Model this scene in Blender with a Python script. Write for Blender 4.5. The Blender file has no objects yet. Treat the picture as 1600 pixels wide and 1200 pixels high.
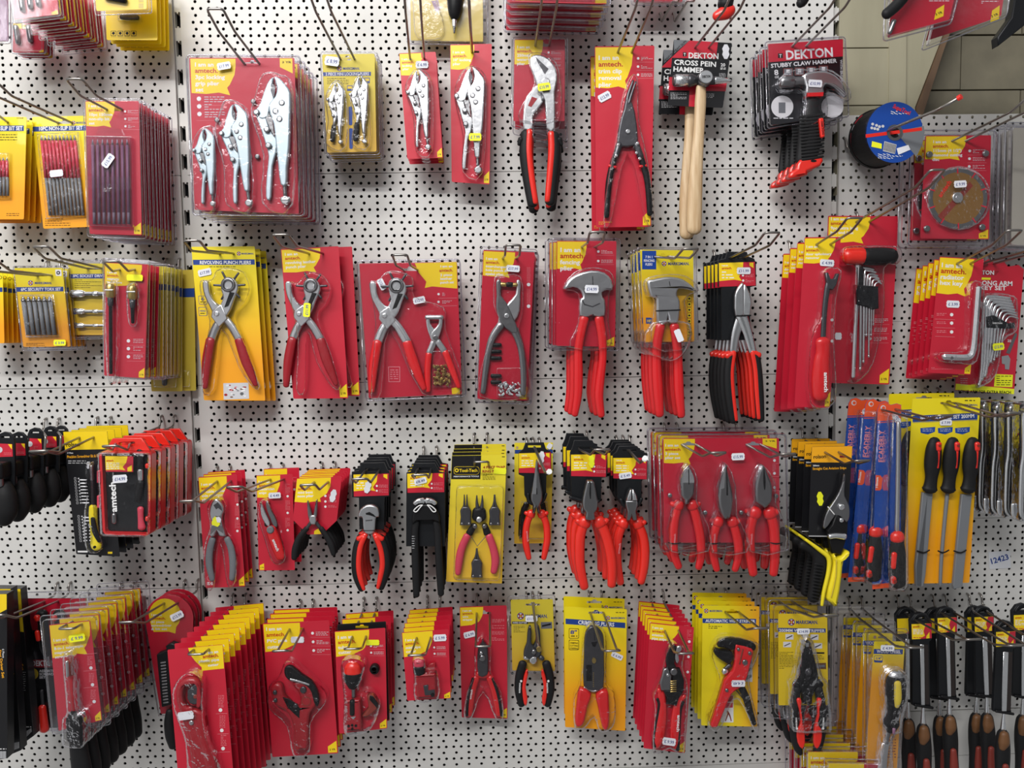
import bpy, math, random
from mathutils import Vector, Matrix
from mathutils.geometry import tessellate_polygon
random.seed(7)
PI = math.pi
SCN = bpy.context.scene
COL = SCN.collection
SC = 1.22            # scene scale: one peg hole column = 25.4 mm
D = 1.25             # camera distance to the board (before SC)
Z0 = 1.40            # camera height
CY, CP, CR, FPX = 0.027945, 0.074807, 0.017395, 1212.1

# ---------------------------------------------------------------- camera
fw = Vector((math.sin(CY)*math.cos(CP), math.cos(CY)*math.cos(CP), -math.sin(CP)))
rt = Vector((math.cos(CY), -math.sin(CY), 0))
up = rt.cross(fw)
RT = rt*math.cos(CR) - up*math.sin(CR)
UP = up*math.cos(CR) + rt*math.sin(CR)
camd = bpy.data.cameras.new('camera'); cam = bpy.data.objects.new('camera', camd); COL.objects.link(cam)
camd.sensor_width = 36; camd.lens = 36*FPX/1600; camd.clip_start = .02
cam.matrix_world = Matrix(((RT.x, UP.x, -fw.x, 0), (RT.y, UP.y, -fw.y, -D*SC), (RT.z, UP.z, -fw.z, Z0), (0, 0, 0, 1)))
SCN.camera = cam
# ---------------------------------------------------------------- world and lights
SCN.view_settings.view_transform = 'Standard'; SCN.view_settings.look = 'None'
SCN.view_settings.gamma = 1; SCN.view_settings.use_curve_mapping = False
SCN.view_settings.exposure = -0.08
SCN.cycles.transparent_max_bounces = 48
SCN.cycles.max_bounces = 6
SCN.cycles.caustics_reflective = False; SCN.cycles.caustics_refractive = False
wd = bpy.data.worlds.new('room light'); SCN.world = wd; wd.use_nodes = True
nt = wd.node_tree; bg = nt.nodes['Background']
tc = nt.nodes.new('ShaderNodeTexCoord'); sp = nt.nodes.new('ShaderNodeSeparateXYZ'); rp = nt.nodes.new('ShaderNodeValToRGB')
mr = nt.nodes.new('ShaderNodeMapRange'); mr.inputs[1].default_value = -1; mr.inputs[2].default_value = 1
nt.links.new(tc.outputs['Generated'], sp.inputs[0]); nt.links.new(sp.outputs[2], mr.inputs[0]); nt.links.new(mr.outputs[0], rp.inputs[0])
rp.color_ramp.elements[0].color = (.22, .22, .22, 1); rp.color_ramp.elements[1].color = (.62, .63, .64, 1)
e = rp.color_ramp.elements.new(.5); e.color = (.42, .42, .425, 1)
# invented blocks standing for the unseen shop, to vary reflections; dimmed on the right
vo = nt.nodes.new('ShaderNodeTexVoronoi'); vo.inputs['Scale'].default_value = 4.5; vo.distance = 'CHEBYCHEV'
vr = nt.nodes.new('ShaderNodeMapRange'); vr.inputs[3].default_value = .12; vr.inputs[4].default_value = 1.75
sv = nt.nodes.new('ShaderNodeSeparateXYZ'); nt.links.new(tc.outputs['Generated'], vo.inputs['Vector']); nt.links.new(vo.outputs['Color'], sv.inputs[0]); nt.links.new(sv.outputs[0], vr.inputs[0])
xr = nt.nodes.new('ShaderNodeMapRange'); xr.inputs[1].default_value = -1; xr.inputs[3].default_value = 1.2; xr.inputs[4].default_value = .6; nt.links.new(sp.outputs[0], xr.inputs[0])
mm_ = nt.nodes.new('ShaderNodeMath'); mm_.operation = 'MULTIPLY'; nt.links.new(vr.outputs[0], mm_.inputs[0]); nt.links.new(xr.outputs[0], mm_.inputs[1])
vs_ = nt.nodes.new('ShaderNodeVectorMath'); vs_.operation = 'SCALE'; nt.links.new(rp.outputs[0], vs_.inputs[0]); nt.links.new(mm_.outputs[0], vs_.inputs['Scale'])
nt.links.new(vs_.outputs[0], bg.inputs[0]); bg.inputs[1].default_value = 1.0
def area(name, loc, tgt, sx, sy, power, col=(1, .985, .97)):
    l = bpy.data.lights.new(name, 'AREA'); l.shape = 'RECTANGLE'; l.size = sx; l.size_y = sy; l.energy = power; l.color = col
    o = bpy.data.objects.new(name, l); COL.objects.link(o); o.location = loc
    o.rotation_euler = (Vector(tgt)-Vector(loc)).to_track_quat('-Z', 'Y').to_euler()
area('ceiling_tube_front', (-.75, -1.25, 3.05), (-.6, -.2, 1.0), 1.4, .14, 22)
area('ceiling_tube_rear', (-.95, -3.0, 3.4), (-.6, 0, .9), 2.0, .14, 84)
area('ceiling_tube_side', (-1.7, -1.9, 2.9), (0, 0, 1.2), .16, 1.6, 10)

# ---------------------------------------------------------------- materials
MATS = {}
def newmat(n):
    m = bpy.data.materials.new(n); m.use_nodes = True
    return m, m.node_tree, m.node_tree.nodes['Principled BSDF']
def bump(nt, b, scale, strength, dist=.001, detail=3):
    n = nt.nodes.new('ShaderNodeTexNoise'); n.inputs['Scale'].default_value = scale; n.inputs['Detail'].default_value = detail
    t = nt.nodes.new('ShaderNodeTexCoord'); nt.links.new(t.outputs['Object'], n.inputs['Vector'])
    u = nt.nodes.new('ShaderNodeBump'); u.inputs['Strength'].default_value = strength; u.inputs['Distance'].default_value = dist
    nt.links.new(n.outputs[0], u.inputs['Height']); nt.links.new(u.outputs[0], b.inputs['Normal'])
    return n
def simple(n, c, r=.5, met=0, coat=0, bs=None):
    m, nt, b = newmat(n)
    b.inputs['Base Color'].default_value = (*c, 1); b.inputs['Roughness'].default_value = r; b.inputs['Metallic'].default_value = met
    b.inputs['Coat Weight'].default_value = coat; b.inputs['Coat Roughness'].default_value = .15
    if bs: bump(nt, b, *bs)
    MATS[n] = m
    return m
simple('red', (.56, .012, .034), .38, coat=.3, bs=(25, .25, .002))
simple('amred', (.52, .02, .008), .4)
simple('yel', (.93, .66, .01), .38, coat=.2)
simple('mustard', (.62, .47, .05), .45)
simple('orange', (.92, .42, .01), .4, coat=.2)
simple('blue', (.012, .05, .26), .4)
simple('blue2', (.005, .06, .34), .35, coat=.3)
simple('oran', (.8, .09, .02), .4, coat=.3)
simple('black', (.008, .008, .009), .42)
simple('bprint', (.012, .012, .014), .3, coat=.3)
simple('bplastic', (.011, .012, .014), .35, bs=(60, .2, .001))
simple('rubber', (.011, .011, .012), .55, bs=(200, .3, .0006))
simple('white', (.85, .85, .85), .5)
simple('dimwhite', (.6, .6, .62), .5)
simple('pinkish', (.75, .25, .28), .45)
simple('grip', (.66, .012, .016), .28, coat=.4)
simple('gripo', (.78, .022, .012), .32, coat=.4)
simple('dkred', (.33, .008, .016), .35, coat=.3)
simple('rose', (.60, .05, .09), .4)
simple('purple', (.25, .12, .2), .4)
simple('ygrip', (.88, .72, .02), .38)
simple('ystick', (.9, .92, .02), .5)
simple('wstick', (.82, .83, .88), .5)
simple('ink', (.12, .14, .3), .6)
simple('chrome', (.84, .86, .88), .25, 1, bs=(26, .4, .002))
simple('satin', (.50, .60, .66), .42, .55, bs=(20, .15, .001))
simple('zinc', (.66, .67, .69), .28, 1, bs=(30, .35, .0015))
simple('steel', (.30, .30, .31), .3, 1, bs=(70, .45, .001))
simple('gunmetal', (.10, .10, .11), .35, .8, bs=(90, .3, .0006))
simple('wire', (.33, .31, .29), .33, 1)
simple('brass', (.62, .45, .16), .28, 1)
simple('grey', (.17, .18, .195), .5)
simple('brown', (.16, .07, .025), .5)
simple('maroon', (.22, .03, .02), .5)
simple('ochre', (.30, .16, .05), .4, .5)
simple('board', (.66, .655, .63), .55, bs=(14, .12, .003))
simple('upright', (.66, .65, .62), .5)
simple('dark', (.006, .006, .007), .9)
simple('paper', (.72, .74, .78), .7)
simple('holegrey', (.25, .25, .26), .8)
simple('clearolive', (.42, .40, .33), .3)
for k in ('black', 'bplastic', 'rubber', 'bprint'): MATS[k].node_tree.nodes['Principled BSDF'].inputs['Specular IOR Level'].default_value = .25
simple('darkblade', (.05, .04, .038), .3, .6)
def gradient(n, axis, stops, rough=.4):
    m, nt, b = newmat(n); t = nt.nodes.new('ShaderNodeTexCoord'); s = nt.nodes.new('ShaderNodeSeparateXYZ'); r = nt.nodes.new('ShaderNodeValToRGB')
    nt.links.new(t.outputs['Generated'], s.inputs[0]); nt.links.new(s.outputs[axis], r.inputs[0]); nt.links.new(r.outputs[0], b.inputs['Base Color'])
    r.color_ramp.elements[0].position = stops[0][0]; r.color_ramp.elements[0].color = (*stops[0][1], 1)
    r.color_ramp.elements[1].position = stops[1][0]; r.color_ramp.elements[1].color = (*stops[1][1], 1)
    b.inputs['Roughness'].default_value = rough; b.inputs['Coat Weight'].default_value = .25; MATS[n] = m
# Marksman cards are printed yellow at the head running to orange at the foot
gradient('ymark', 2, [(.25, (.90, .36, .005)), (.85, (.88, .72, .01))])
gradient('omark', 2, [(.72, (.88, .36, .005)), (.93, (.88, .70, .01))])
gradient('xmark', 0, [(.45, (.88, .72, .01)), (.95, (.88, .42, .01))])
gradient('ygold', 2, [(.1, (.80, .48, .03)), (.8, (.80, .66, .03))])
def wood(n, c1, c2, axis_scale, rough=.55, sc=60):
    m, nt, b = newmat(n); t = nt.nodes.new('ShaderNodeTexCoord'); mp = nt.nodes.new('ShaderNodeMapping'); mp.inputs['Scale'].default_value = axis_scale
    n1 = nt.nodes.new('ShaderNodeTexNoise'); n1.inputs['Scale'].default_value = sc; n1.inputs['Detail'].default_value = 6
    r = nt.nodes.new('ShaderNodeValToRGB'); r.color_ramp.elements[0].color = (*c1, 1); r.color_ramp.elements[1].color = (*c2, 1)
    r.color_ramp.elements[0].position = .35; r.color_ramp.elements[1].position = .65
    nt.links.new(t.outputs['Object'], mp.inputs[0]); nt.links.new(mp.outputs[0], n1.inputs['Vector']); nt.links.new(n1.outputs[0], r.inputs[0]); nt.links.new(r.outputs[0], b.inputs['Base Color'])
    u = nt.nodes.new('ShaderNodeBump'); u.inputs['Strength'].default_value = .25; u.inputs['Distance'].default_value = .001
    nt.links.new(n1.outputs[0], u.inputs['Height']); nt.links.new(u.outputs[0], b.inputs['Normal'])
    b.inputs['Roughness'].default_value = rough; MATS[n] = m
wood('ash', (.55, .36, .19), (.72, .54, .33), (3, 3, .25), .45)
wood('paintwood', (.33, .31, .215), (.40, .375, .265), (1, 1, .2), .5, 14)  # beige paint, darkened to hold part of the shade on the boards
wood('paintwall', (.15, .135, .095), (.20, .18, .125), (1, 1, 1), .6, 16)  # olive wall paint, with some of the corner's shade put into its colour
wood('rawwood', (.10, .06, .035), (.18, .11, .06), (1, 1, .2), .6, 20)
# slightly worn cream steel for the pegboard
m = MATS['board']; nt = m.node_tree; b = nt.nodes['Principled BSDF']
n = nt.nodes.new('ShaderNodeTexNoise'); n.inputs['Scale'].default_value = 3.5; n.inputs['Detail'].default_value = 8
r = nt.nodes.new('ShaderNodeValToRGB'); r.color_ramp.elements[0].color = (.60, .59, .56, 1); r.color_ramp.elements[1].color = (.70, .69, .665, 1)
r.color_ramp.elements[0].position = .35; r.color_ramp.elements[1].position = .6
t = nt.nodes.new('ShaderNodeTexCoord'); nt.links.new(t.outputs['Object'], n.inputs['Vector']); nt.links.new(n.outputs[0], r.inputs[0]); nt.links.new(r.outputs[0], b.inputs['Base Color'])
def clear(n, tint, base, rough, bs, gl=(.9, .9, .93)):
    m = bpy.data.materials.new(n); m.use_nodes = True; nt = m.node_tree; nt.nodes.clear()
    o = nt.nodes.new('ShaderNodeOutputMaterial'); mx = nt.nodes.new('ShaderNodeMixShader'); tr = nt.nodes.new('ShaderNodeBsdfTransparent'); g = nt.nodes.new('ShaderNodeBsdfGlossy')
    tr.inputs[0].default_value = (*tint, 1); g.inputs[0].default_value = (*gl, 1); g.inputs['Roughness'].default_value = rough
    lw = nt.nodes.new('ShaderNodeFresnel'); lw.inputs[0].default_value = 1.5
    ma = nt.nodes.new('ShaderNodeMath'); ma.operation = 'MULTIPLY_ADD'; ma.inputs[1].default_value = .55; ma.inputs[2].default_value = base; ma.use_clamp = True
    nt.links.new(lw.outputs[0], ma.inputs[0]); nt.links.new(ma.outputs[0], mx.inputs[0])
    nt.links.new(tr.outputs[0], mx.inputs[1]); nt.links.new(g.outputs[0], mx.inputs[2]); nt.links.new(mx.outputs[0], o.inputs[0])
    class B: inputs = g.inputs
    bump(nt, g, *bs)
    bm_ = [k for k in nt.nodes if k.type == 'BUMP'][0]; nt.links.new(bm_.outputs[0], lw.inputs['Normal'])
    MATS[n] = m
clear('clear', (.97, .965, .97), .0, .13, (42, 1, .006))
clear('clearflat', (.955, .95, .965), .0, .12, (20, .35, .002))
clear('rim', (.78, .77, .82), .10, .15, (30, .4, .002))
clear('lilac', (.74, .62, .72), .03, .2, (30, .5, .002))
clear('bag', (.965, .965, .965), .01, .12, (45, .8, .004))

# ---------------------------------------------------------------- pixel -> board frame
def unproj(px, py, d):
    v = fw*FPX + RT*(px-800) - UP*(py-600)
    k = (D-d)/v.y
    return v.x*k, v.z*k
ZM = dict(A=(3, 0, 0), B=(3.244, 280, 0), C=(3.244, 600, 0), D=(3.157, 900, 0), E=(3, 1150, 0), G=(4.287, 0, 360), H=(4.137, 280, 360),
          I=(4.1375, 540, 360), J=(3.637, 840, 350), K=(3.637, 1190, 330), L=(4.616, 0, 640), M=(4.614, 270, 680), N=(4.446, 540, 670),
          O=(4.446, 780, 660), P=(4.8, 1010, 660), Q=(3.429, 1220, 600), R=(4, 0, 900), S=(4, 240, 900), T=(4, 500, 900), U=(4, 700, 900),
          V=(4, 980, 900), W=(4, 1200, 900), X=(1, 0, 0))
def WZ(z, x, y, d):
    s, ox, oy = ZM[z]
    return unproj(x/s+ox, y/s+oy, d)
def smooth_closed(pts, n=4):
    out = []; k = len(pts)
    for i in range(k):
        a, b, c, d = pts[i-1], pts[i], pts[(i+1) % k], pts[(i+2) % k]
        for j in range(n):
            t = j/n
            out.append(tuple(.5*((2*b[q]) + (-a[q]+c[q])*t + (2*a[q]-5*b[q]+4*c[q]-d[q])*t*t + (-a[q]+3*b[q]-3*c[q]+d[q])*t**3) for q in (0, 1)))
    return out
def smooth_open(pts, n=5):
    P = [pts[0]]+list(pts)+[pts[-1]]; out = []
    for i in range(1, len(P)-2):
        a, b, c, d = P[i-1:i+3]
        for j in range(n):
            t = j/n
            out.append(tuple(.5*((2*b[q]) + (-a[q]+c[q])*t + (2*a[q]-5*b[q]+4*c[q]-d[q])*t*t + (-a[q]+3*b[q]-3*c[q]+d[q])*t**3) for q in range(len(b))))
    out.append(tuple(pts[-1])); return out
def rrect(q, r, n=4):
    """quad TL TR BR BL -> outline with corners rounded by r"""
    out = []
    for i in range(4):
        p = Vector(q[i]); a = Vector(q[i-1]); b = Vector(q[(i+1) % 4])
        p1 = p+(a-p).normalized()*r; p2 = p+(b-p).normalized()*r
        for j in range(n+1):
            t = j/n
            out.append(tuple((1-t)**2*p1+2*t*(1-t)*p+t*t*p2))
    return out
def circ(cx, cy, r, n=20, ry=None):
    return [(cx+r*math.cos(2*PI*i/n), cy+(ry or r)*math.sin(2*PI*i/n)) for i in range(n)]
def mir(pts, cx): return [(2*cx-p[0],)+tuple(p[1:]) for p in pts]
def sim(a, b, c, d):
    """similarity taking a->c, b->d"""
    k = complex(d[0]-c[0], d[1]-c[1])/complex(b[0]-a[0], b[1]-a[1])
    def f(x, y):
        z = complex(x-a[0], y-a[1])*k
        return c[0]+z.real, c[1]+z.imag
    f.s = abs(k); return f
def lerp(a, b, t): return (a[0]+(b[0]-a[0])*t, a[1]+(b[1]-a[1])*t)
def QU(q, u, v): return lerp(lerp(q[0], q[1], u), lerp(q[3], q[2], u), v)
TXT = {}
def textmesh(s):
    if s not in TXT:
        c = bpy.data.curves.new('t', 'FONT'); c.body = s; c.size = 1; c.resolution_u = 2; c.offset = .026
        o = bpy.data.objects.new('t', c); COL.objects.link(o)
        dg = bpy.context.evaluated_depsgraph_get(); me = bpy.data.meshes.new_from_object(o.evaluated_get(dg))
        TXT[s] = ([(v.co.x, v.co.y) for v in me.vertices], [tuple(p.vertices) for p in me.polygons])
        bpy.data.objects.remove(o); bpy.data.curves.remove(c); bpy.data.meshes.remove(me)
    return TXT[s]

class MB:
    """collects geometry for ONE mesh; x,y are zoomed photo units on the plane d in front of the board, z is mm towards the viewer"""
    def __init__(s, z='X', d=0, name='part', kids=None):
        s.z, s.d, s.name = z, d, name; s.v = []; s.f = []; s.mi = []; s.sm = []; s.mats = []; s.x = None; s.kids = []; s.label = None
    def W(s, x, y, h=0):
        if s.x: x, y = s.x(x, y)
        X, Z = WZ(s.z, x, y, s.d); return (X, -s.d-h*.001, Z)
    def mat(s, n):
        if n not in s.mats: s.mats.append(n)
        return s.mats.index(n)
    def face(s, idx, m, sm=False): s.f.append(tuple(idx)); s.mi.append(s.mat(m)); s.sm.append(sm)
    def poly(s, pts, z0, z1, mat, bev=0, sm=0, holes=(), side=None, back=True, steps=2):
        if sm: pts = smooth_closed(pts, sm)
        loops = [list(pts)]+[list(h) for h in holes]
        P = [[Vector(s.W(*p)) for p in l] for l in loops]
        if z1 == z0:
            base = len(s.v)
            for l in P:
                for p in l: s.v.append((p.x, p.y-z0*.001, p.z))
            for t in tessellate_polygon([[Vector((p.x, p.z, 0)) for p in l] for l in P]): s.face([base+i for i in t], mat)
            return
        rings = [(0, z0)]
        if bev:
            for k in range(steps+1):
                a = PI/2*k/steps; rings.append((bev*(1-math.cos(a)), z1-bev+bev*math.sin(a)))
        else: rings.append((0, z1))
        starts = []
        for off, zz in rings:
            rs = []
            for li, l in enumerate(P):
                n = len(l)
                area2 = sum(l[i].x*l[(i+1) % n].z-l[(i+1) % n].x*l[i].z for i in range(n))
                sg = (1 if area2 > 0 else -1)*(1 if li == 0 else -1)
                rs.append(len(s.v))
                for i in range(n):
                    p = l[i]
                    if off:
                        a = p-l[i-1]; b = l[(i+1) % n]-p
                        na = Vector((-a.z, 0, a.x)); nb = Vector((-b.z, 0, b.x))
                        if na.length > 0: na.normalize()
                        if nb.length > 0: nb.normalize()
                        nn = na+nb
                        if nn.length > 1e-6: nn.normalize()
                        p = p+nn*(off*.001*sg)
                    s.v.append((p.x, p.y-zz*.001, p.z))
            starts.append(rs)
        for k in range(len(rings)-1):
            for li, l in enumerate(P):
                n = len(l); a = starts[k][li]; b = starts[k+1][li]
                for i in range(n):
                    j = (i+1) % n
                    s.face((a+i, a+j, b+j, b+i), side or mat, k > 0 or bool(sm))
        flat = [Vector((p.x, p.z, 0)) for l in P for p in l]
        tt = tessellate_polygon([[Vector((p.x, p.z, 0)) for p in l] for l in P])
        offs = []
        for li, l in enumerate(P): offs += [starts[-1][li]+i for i in range(len(l))]
        offb = []
        for li, l in enumerate(P): offb += [starts[0][li]+i for i in range(len(l))]
        for t in tt:
            s.face([offs[i] for i in t], mat)
            if back: s.face([offb[i] for i in t][::-1], side or mat)
    def disc(s, x, y, r, z0, z1, mat, bev=0, n=18, hole=0, ry=None):
        s.poly(circ(x, y, r, n, ry), z0, z1, mat, bev, holes=[circ(x, y, hole, n)] if hole else ())
    def rect(s, x0, y0, x1, y1, z0, z1, mat, bev=0, r=0):
        q = [(x0, y0), (x1, y0), (x1, y1), (x0, y1)]
        s.poly(rrect(q, r) if r else q, z0, z1, mat, bev)
    def limb(s, pts, z, mat, flat=1., n=10, sub=4, cap=True, hexa=False):
        """tapered rounded bar; pts (x,y,r) in zoom units, z centre height mm, flat = depth/width"""
        pts = smooth_open([tuple(p) for p in pts], sub) if sub > 1 else [tuple(p) for p in pts]
        C = []
        for p in pts:
            a = Vector(s.W(p[0], p[1], z if len(p) < 4 else p[3])); b = Vector(s.W(p[0]+p[2], p[1], z if len(p) < 4 else p[3]))
            C.append((a, (b-a).length))
        if cap:
            d0 = (C[0][0]-C[1][0]).normalized(); d1 = (C[-1][0]-C[-2][0]).normalized()
            r0, r1 = C[0][1], C[-1][1]
            C = [(C[0][0]+d0*r0*.6, r0*.35), (C[0][0]+d0*r0*.35, r0*.78)]+C+[(C[-1][0]+d1*r1*.35, r1*.78), (C[-1][0]+d1*r1*.6, r1*.35)]
        base = len(s.v); Y = Vector((0, -1, 0))
        for i, (c, r) in enumerate(C):
            t = (C[min(i+1, len(C)-1)][0]-C[max(i-1, 0)][0])
            if t.length < 1e-9: t = Vector((0, 0, 1))
            t.normalize(); sd = t.cross(Y)
            if sd.length < 1e-4: sd = Vector((1, 0, 0))
            sd.normalize(); yy = sd.cross(t).normalized()
            for j in range(n):
                a = 2*PI*j/n+(PI/6 if hexa else 0)
                p = c+sd*(r*math.cos(a))+yy*(r*flat*math.sin(a)); s.v.append(tuple(p))
        for i in range(len(C)-1):
            for j in range(n):
                k = (j+1) % n; a = base+i*n
                s.face((a+j, a+k, a+n+k, a+n+j), mat, not hexa)
        s.face([base+j for j in range(n)][::-1], mat); s.face([base+(len(C)-1)*n+j for j in range(n)], mat)
    def text(s, t, a, b, h, mat, z, natural=False):
        """text baseline from a to b (zoom units) fitted, cap height h"""
        vs, fs = textmesh(t)
        if not vs: return
        w = max(v[0] for v in vs); k = h/.72
        dx, dy = b[0]-a[0], b[1]-a[1]; L = math.hypot(dx, dy); ux, uy = dx/L, dy/L
        kx = k*natural if natural else L/w
        base = len(s.v)
        for x, y in vs:
            X = a[0]+ux*x*kx+uy*y*k; Y = a[1]+uy*x*kx-ux*y*k
            s.v.append(s.W(X, Y, z))
        for f in fs: s.face([base+i for i in f], mat)
    def lines(s, x0, y0, x1, n, dy, mat, z, h=2.2, slope=0):
        """rows of print too small to read, as short dashes"""
        for i in range(n):
            x = x0; y = y0+i*dy
            while x < x1:
                w = random.uniform(4, 14)*h/2.2
                xe = min(x+w, x1)
                s.poly([(x, y), (xe, y+slope*(xe-x)), (xe, y+h+slope*(xe-x)), (x, y+h)], z, z, mat)
                x = xe+3*h/2.2
                if random.random() < .08: break
    def mesh(s, org, nm):
        me = bpy.data.meshes.new(nm)
        me.from_pydata([((v[0]-org[0])*SC, (v[1]-org[1])*SC, (v[2]-org[2])*SC) for v in s.v], [], s.f)
        for n in s.mats: me.materials.append(MATS[n])
        me.polygons.foreach_set('material_index', s.mi); me.polygons.foreach_set('use_smooth', s.sm); me.update()
        return me
ALL = []
class T:
    """one thing: an Empty with parts"""
    def __init__(s, z, d, name, label, cat, group=None):
        s.z, s.d, s.name, s.label, s.cat, s.group = z, d, name, label, cat, group; s.parts = []
    def m(s, name, parent=None, label=None, dz=0):
        b = MB(s.z, s.d+dz, name); b.label = label
        (parent.kids if parent else s.parts).append(b); return b
    def done(s):
        allv = []
        def col(b):
            allv.extend(b.v)
            for k in b.kids: col(k)
        for p in s.parts: col(p)
        xs = [v[0] for v in allv]; ys = [v[1] for v in allv]; zs = [v[2] for v in allv]
        org = ((min(xs)+max(xs))/2, (min(ys)+max(ys))/2, min(zs)); s.org = org; s.ext = max(ys)-min(ys)
        loc = (org[0]*SC, org[1]*SC, Z0+org[2]*SC)
        one = len(s.parts) == 1 and not s.parts[0].kids
        if one:
            o = bpy.data.objects.new(s.name, s.parts[0].mesh(org, s.name))
        else:
            o = bpy.data.objects.new(s.name, None); o.empty_display_size = .02
        COL.objects.link(o); o.location = loc
        o['label'] = s.label; o['category'] = s.cat
        if s.group: o['group'] = s.group
        if not one:
            def mk(b, par):
                q = bpy.data.objects.new(b.name, b.mesh(org, b.name)); COL.objects.link(q); q.parent = par
                if b.label: q['label'] = b.label
                for k in b.kids: mk(k, q)
            for p in s.parts: mk(p, o)
        s.o = o; return s
    def stack(s, n, step, what, dx=0, dz=0, rot=0, jit=.6, skip=('price_sticker',)):
        """n-1 more of it behind on the same hook"""
        sp = skip
        def cp(o, par):
            if par is not None and o.name.split('.')[0] in sp: return
            c = o.copy(); COL.objects.link(c)
            if par is not None: c.parent = par
            for k in o.children: cp(k, c)
            return c
        e = s.ext*1000; sy = max(.42, min(1, step*1000*.97/e)); sf = max(sy, .8)
        back = s.o.location.y+s.ext*SC/2
        s.o.scale.y = sf; s.o.location.y = back-s.ext*SC*sf/2; y0 = back-s.ext*SC*sy/2
        ws = ['second', 'third', 'fourth', 'fifth', 'sixth', 'seventh', 'eighth', 'ninth', 'tenth', 'eleventh', 'twelfth', 'thirteenth', 'fourteenth']
        for i in range(1, n):
            c = cp(s.o, None)
            c.location = (s.o.location.x+(dx*i+random.uniform(-jit, jit)*.001)*SC, y0+step*i*SC, s.o.location.z+(dz*i+random.uniform(-jit, jit)*.001)*SC)
            c.scale.y = sy
            c.rotation_euler = (0, rot*i+random.uniform(-.3, .3)*jit*.01, 0)
            w = ws[i-1] if i < n-1 or n == 2 else 'rearmost'
            if n == 2: w = 'rear'
            c['label'] = (w+' one of the '+what) if i == 1 and n == 2 else (w+' from the front of the '+what if w != 'rearmost' else 'rearmost of the '+what)
            c['group'] = s.group or what
        s.o['group'] = s.group or what
        return s
    # ---- packaging
    def card(s, q, r=8, mat='red', slot=None, sw=55, sh=16, th=.6, name='card', outline=None, side=None):
        m = s.m(name); holes = []
        if slot:
            x, y = slot; w, h = sw/2, sh/2
            holes = [[(x-w, y-h*.5), (x-w*.35, y-h*.6), (x-w*.2, y-h*1.6), (x+w*.2, y-h*1.6), (x+w*.35, y-h*.6), (x+w, y-h*.5), (x+w, y+h*.8), (x-w, y+h*.8)]]
        m.poly(outline or rrect(q, r), -th, 0, mat, holes=holes, side=side)
        m.q = q; return m
    def clam(s, q, r=14, lift=3.5, name='clamshell', inset=9, slotz=0):
        m = s.m(name)
        m.poly(rrect(q, r, 5), -1.6, .8, 'clearflat', bev=.8, back=False)
        o_ = rrect(q, r, 4); o_.append(o_[0]); m.limb([(x, y, s_r) for (x, y), s_r in ((p, max(2.2, abs(q[1][0]-q[0][0])*.009)) for p in o_)], 0, 'rim', 1.2, n=6, sub=1, cap=False)
        c = (sum(p[0] for p in q)/4, sum(p[1] for p in q)/4)
        w = abs(q[1][0]-q[0][0]); k = 1-2*inset/w; hh = abs(q[3][1]-q[0][1]); k2 = 1-2*inset/hh
        q2 = [(c[0]+(p[0]-c[0])*k, c[1]+(p[1]-c[1])*k2) for p in q]
        m.poly(rrect(q2, r, 5), .8, lift, 'clearflat', bev=1.2, back=False)
        return m
    def blister(s, pts, h, sm=3, name='blister', bev=None, mat='clear'):
        m = s.m(name); m.poly(pts, .2, h, mat, bev=bev if bev is not None else min(4, h*.45), sm=sm, back=False, steps=3); return m
    def sticker(s, x, y, w, h, ang, txt, col='wstick', z=12, name='price_sticker'):
        m = s.m(name); a = math.radians(ang)
        def R(u, v): return (x+u*math.cos(a)-v*math.sin(a), y+u*math.sin(a)+v*math.cos(a))
        o = [(-w/2+h*.15, -h/2), (w/2-h*.15, -h/2), (w/2, -h*.2), (w/2-h*.06, 0), (w/2, h*.2), (w/2-h*.15, h/2), (-w/2+h*.15, h/2), (-w/2, h*.2), (-w/2+h*.06, 0), (-w/2, -h*.2)]
        m.poly([R(*p) for p in o], z, z+.25, col)
        if txt: m.text(txt, R(-w*.36, h*.22), R(w*.36, h*.22), h*.42, 'ink', z+.35)
        return m
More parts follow.
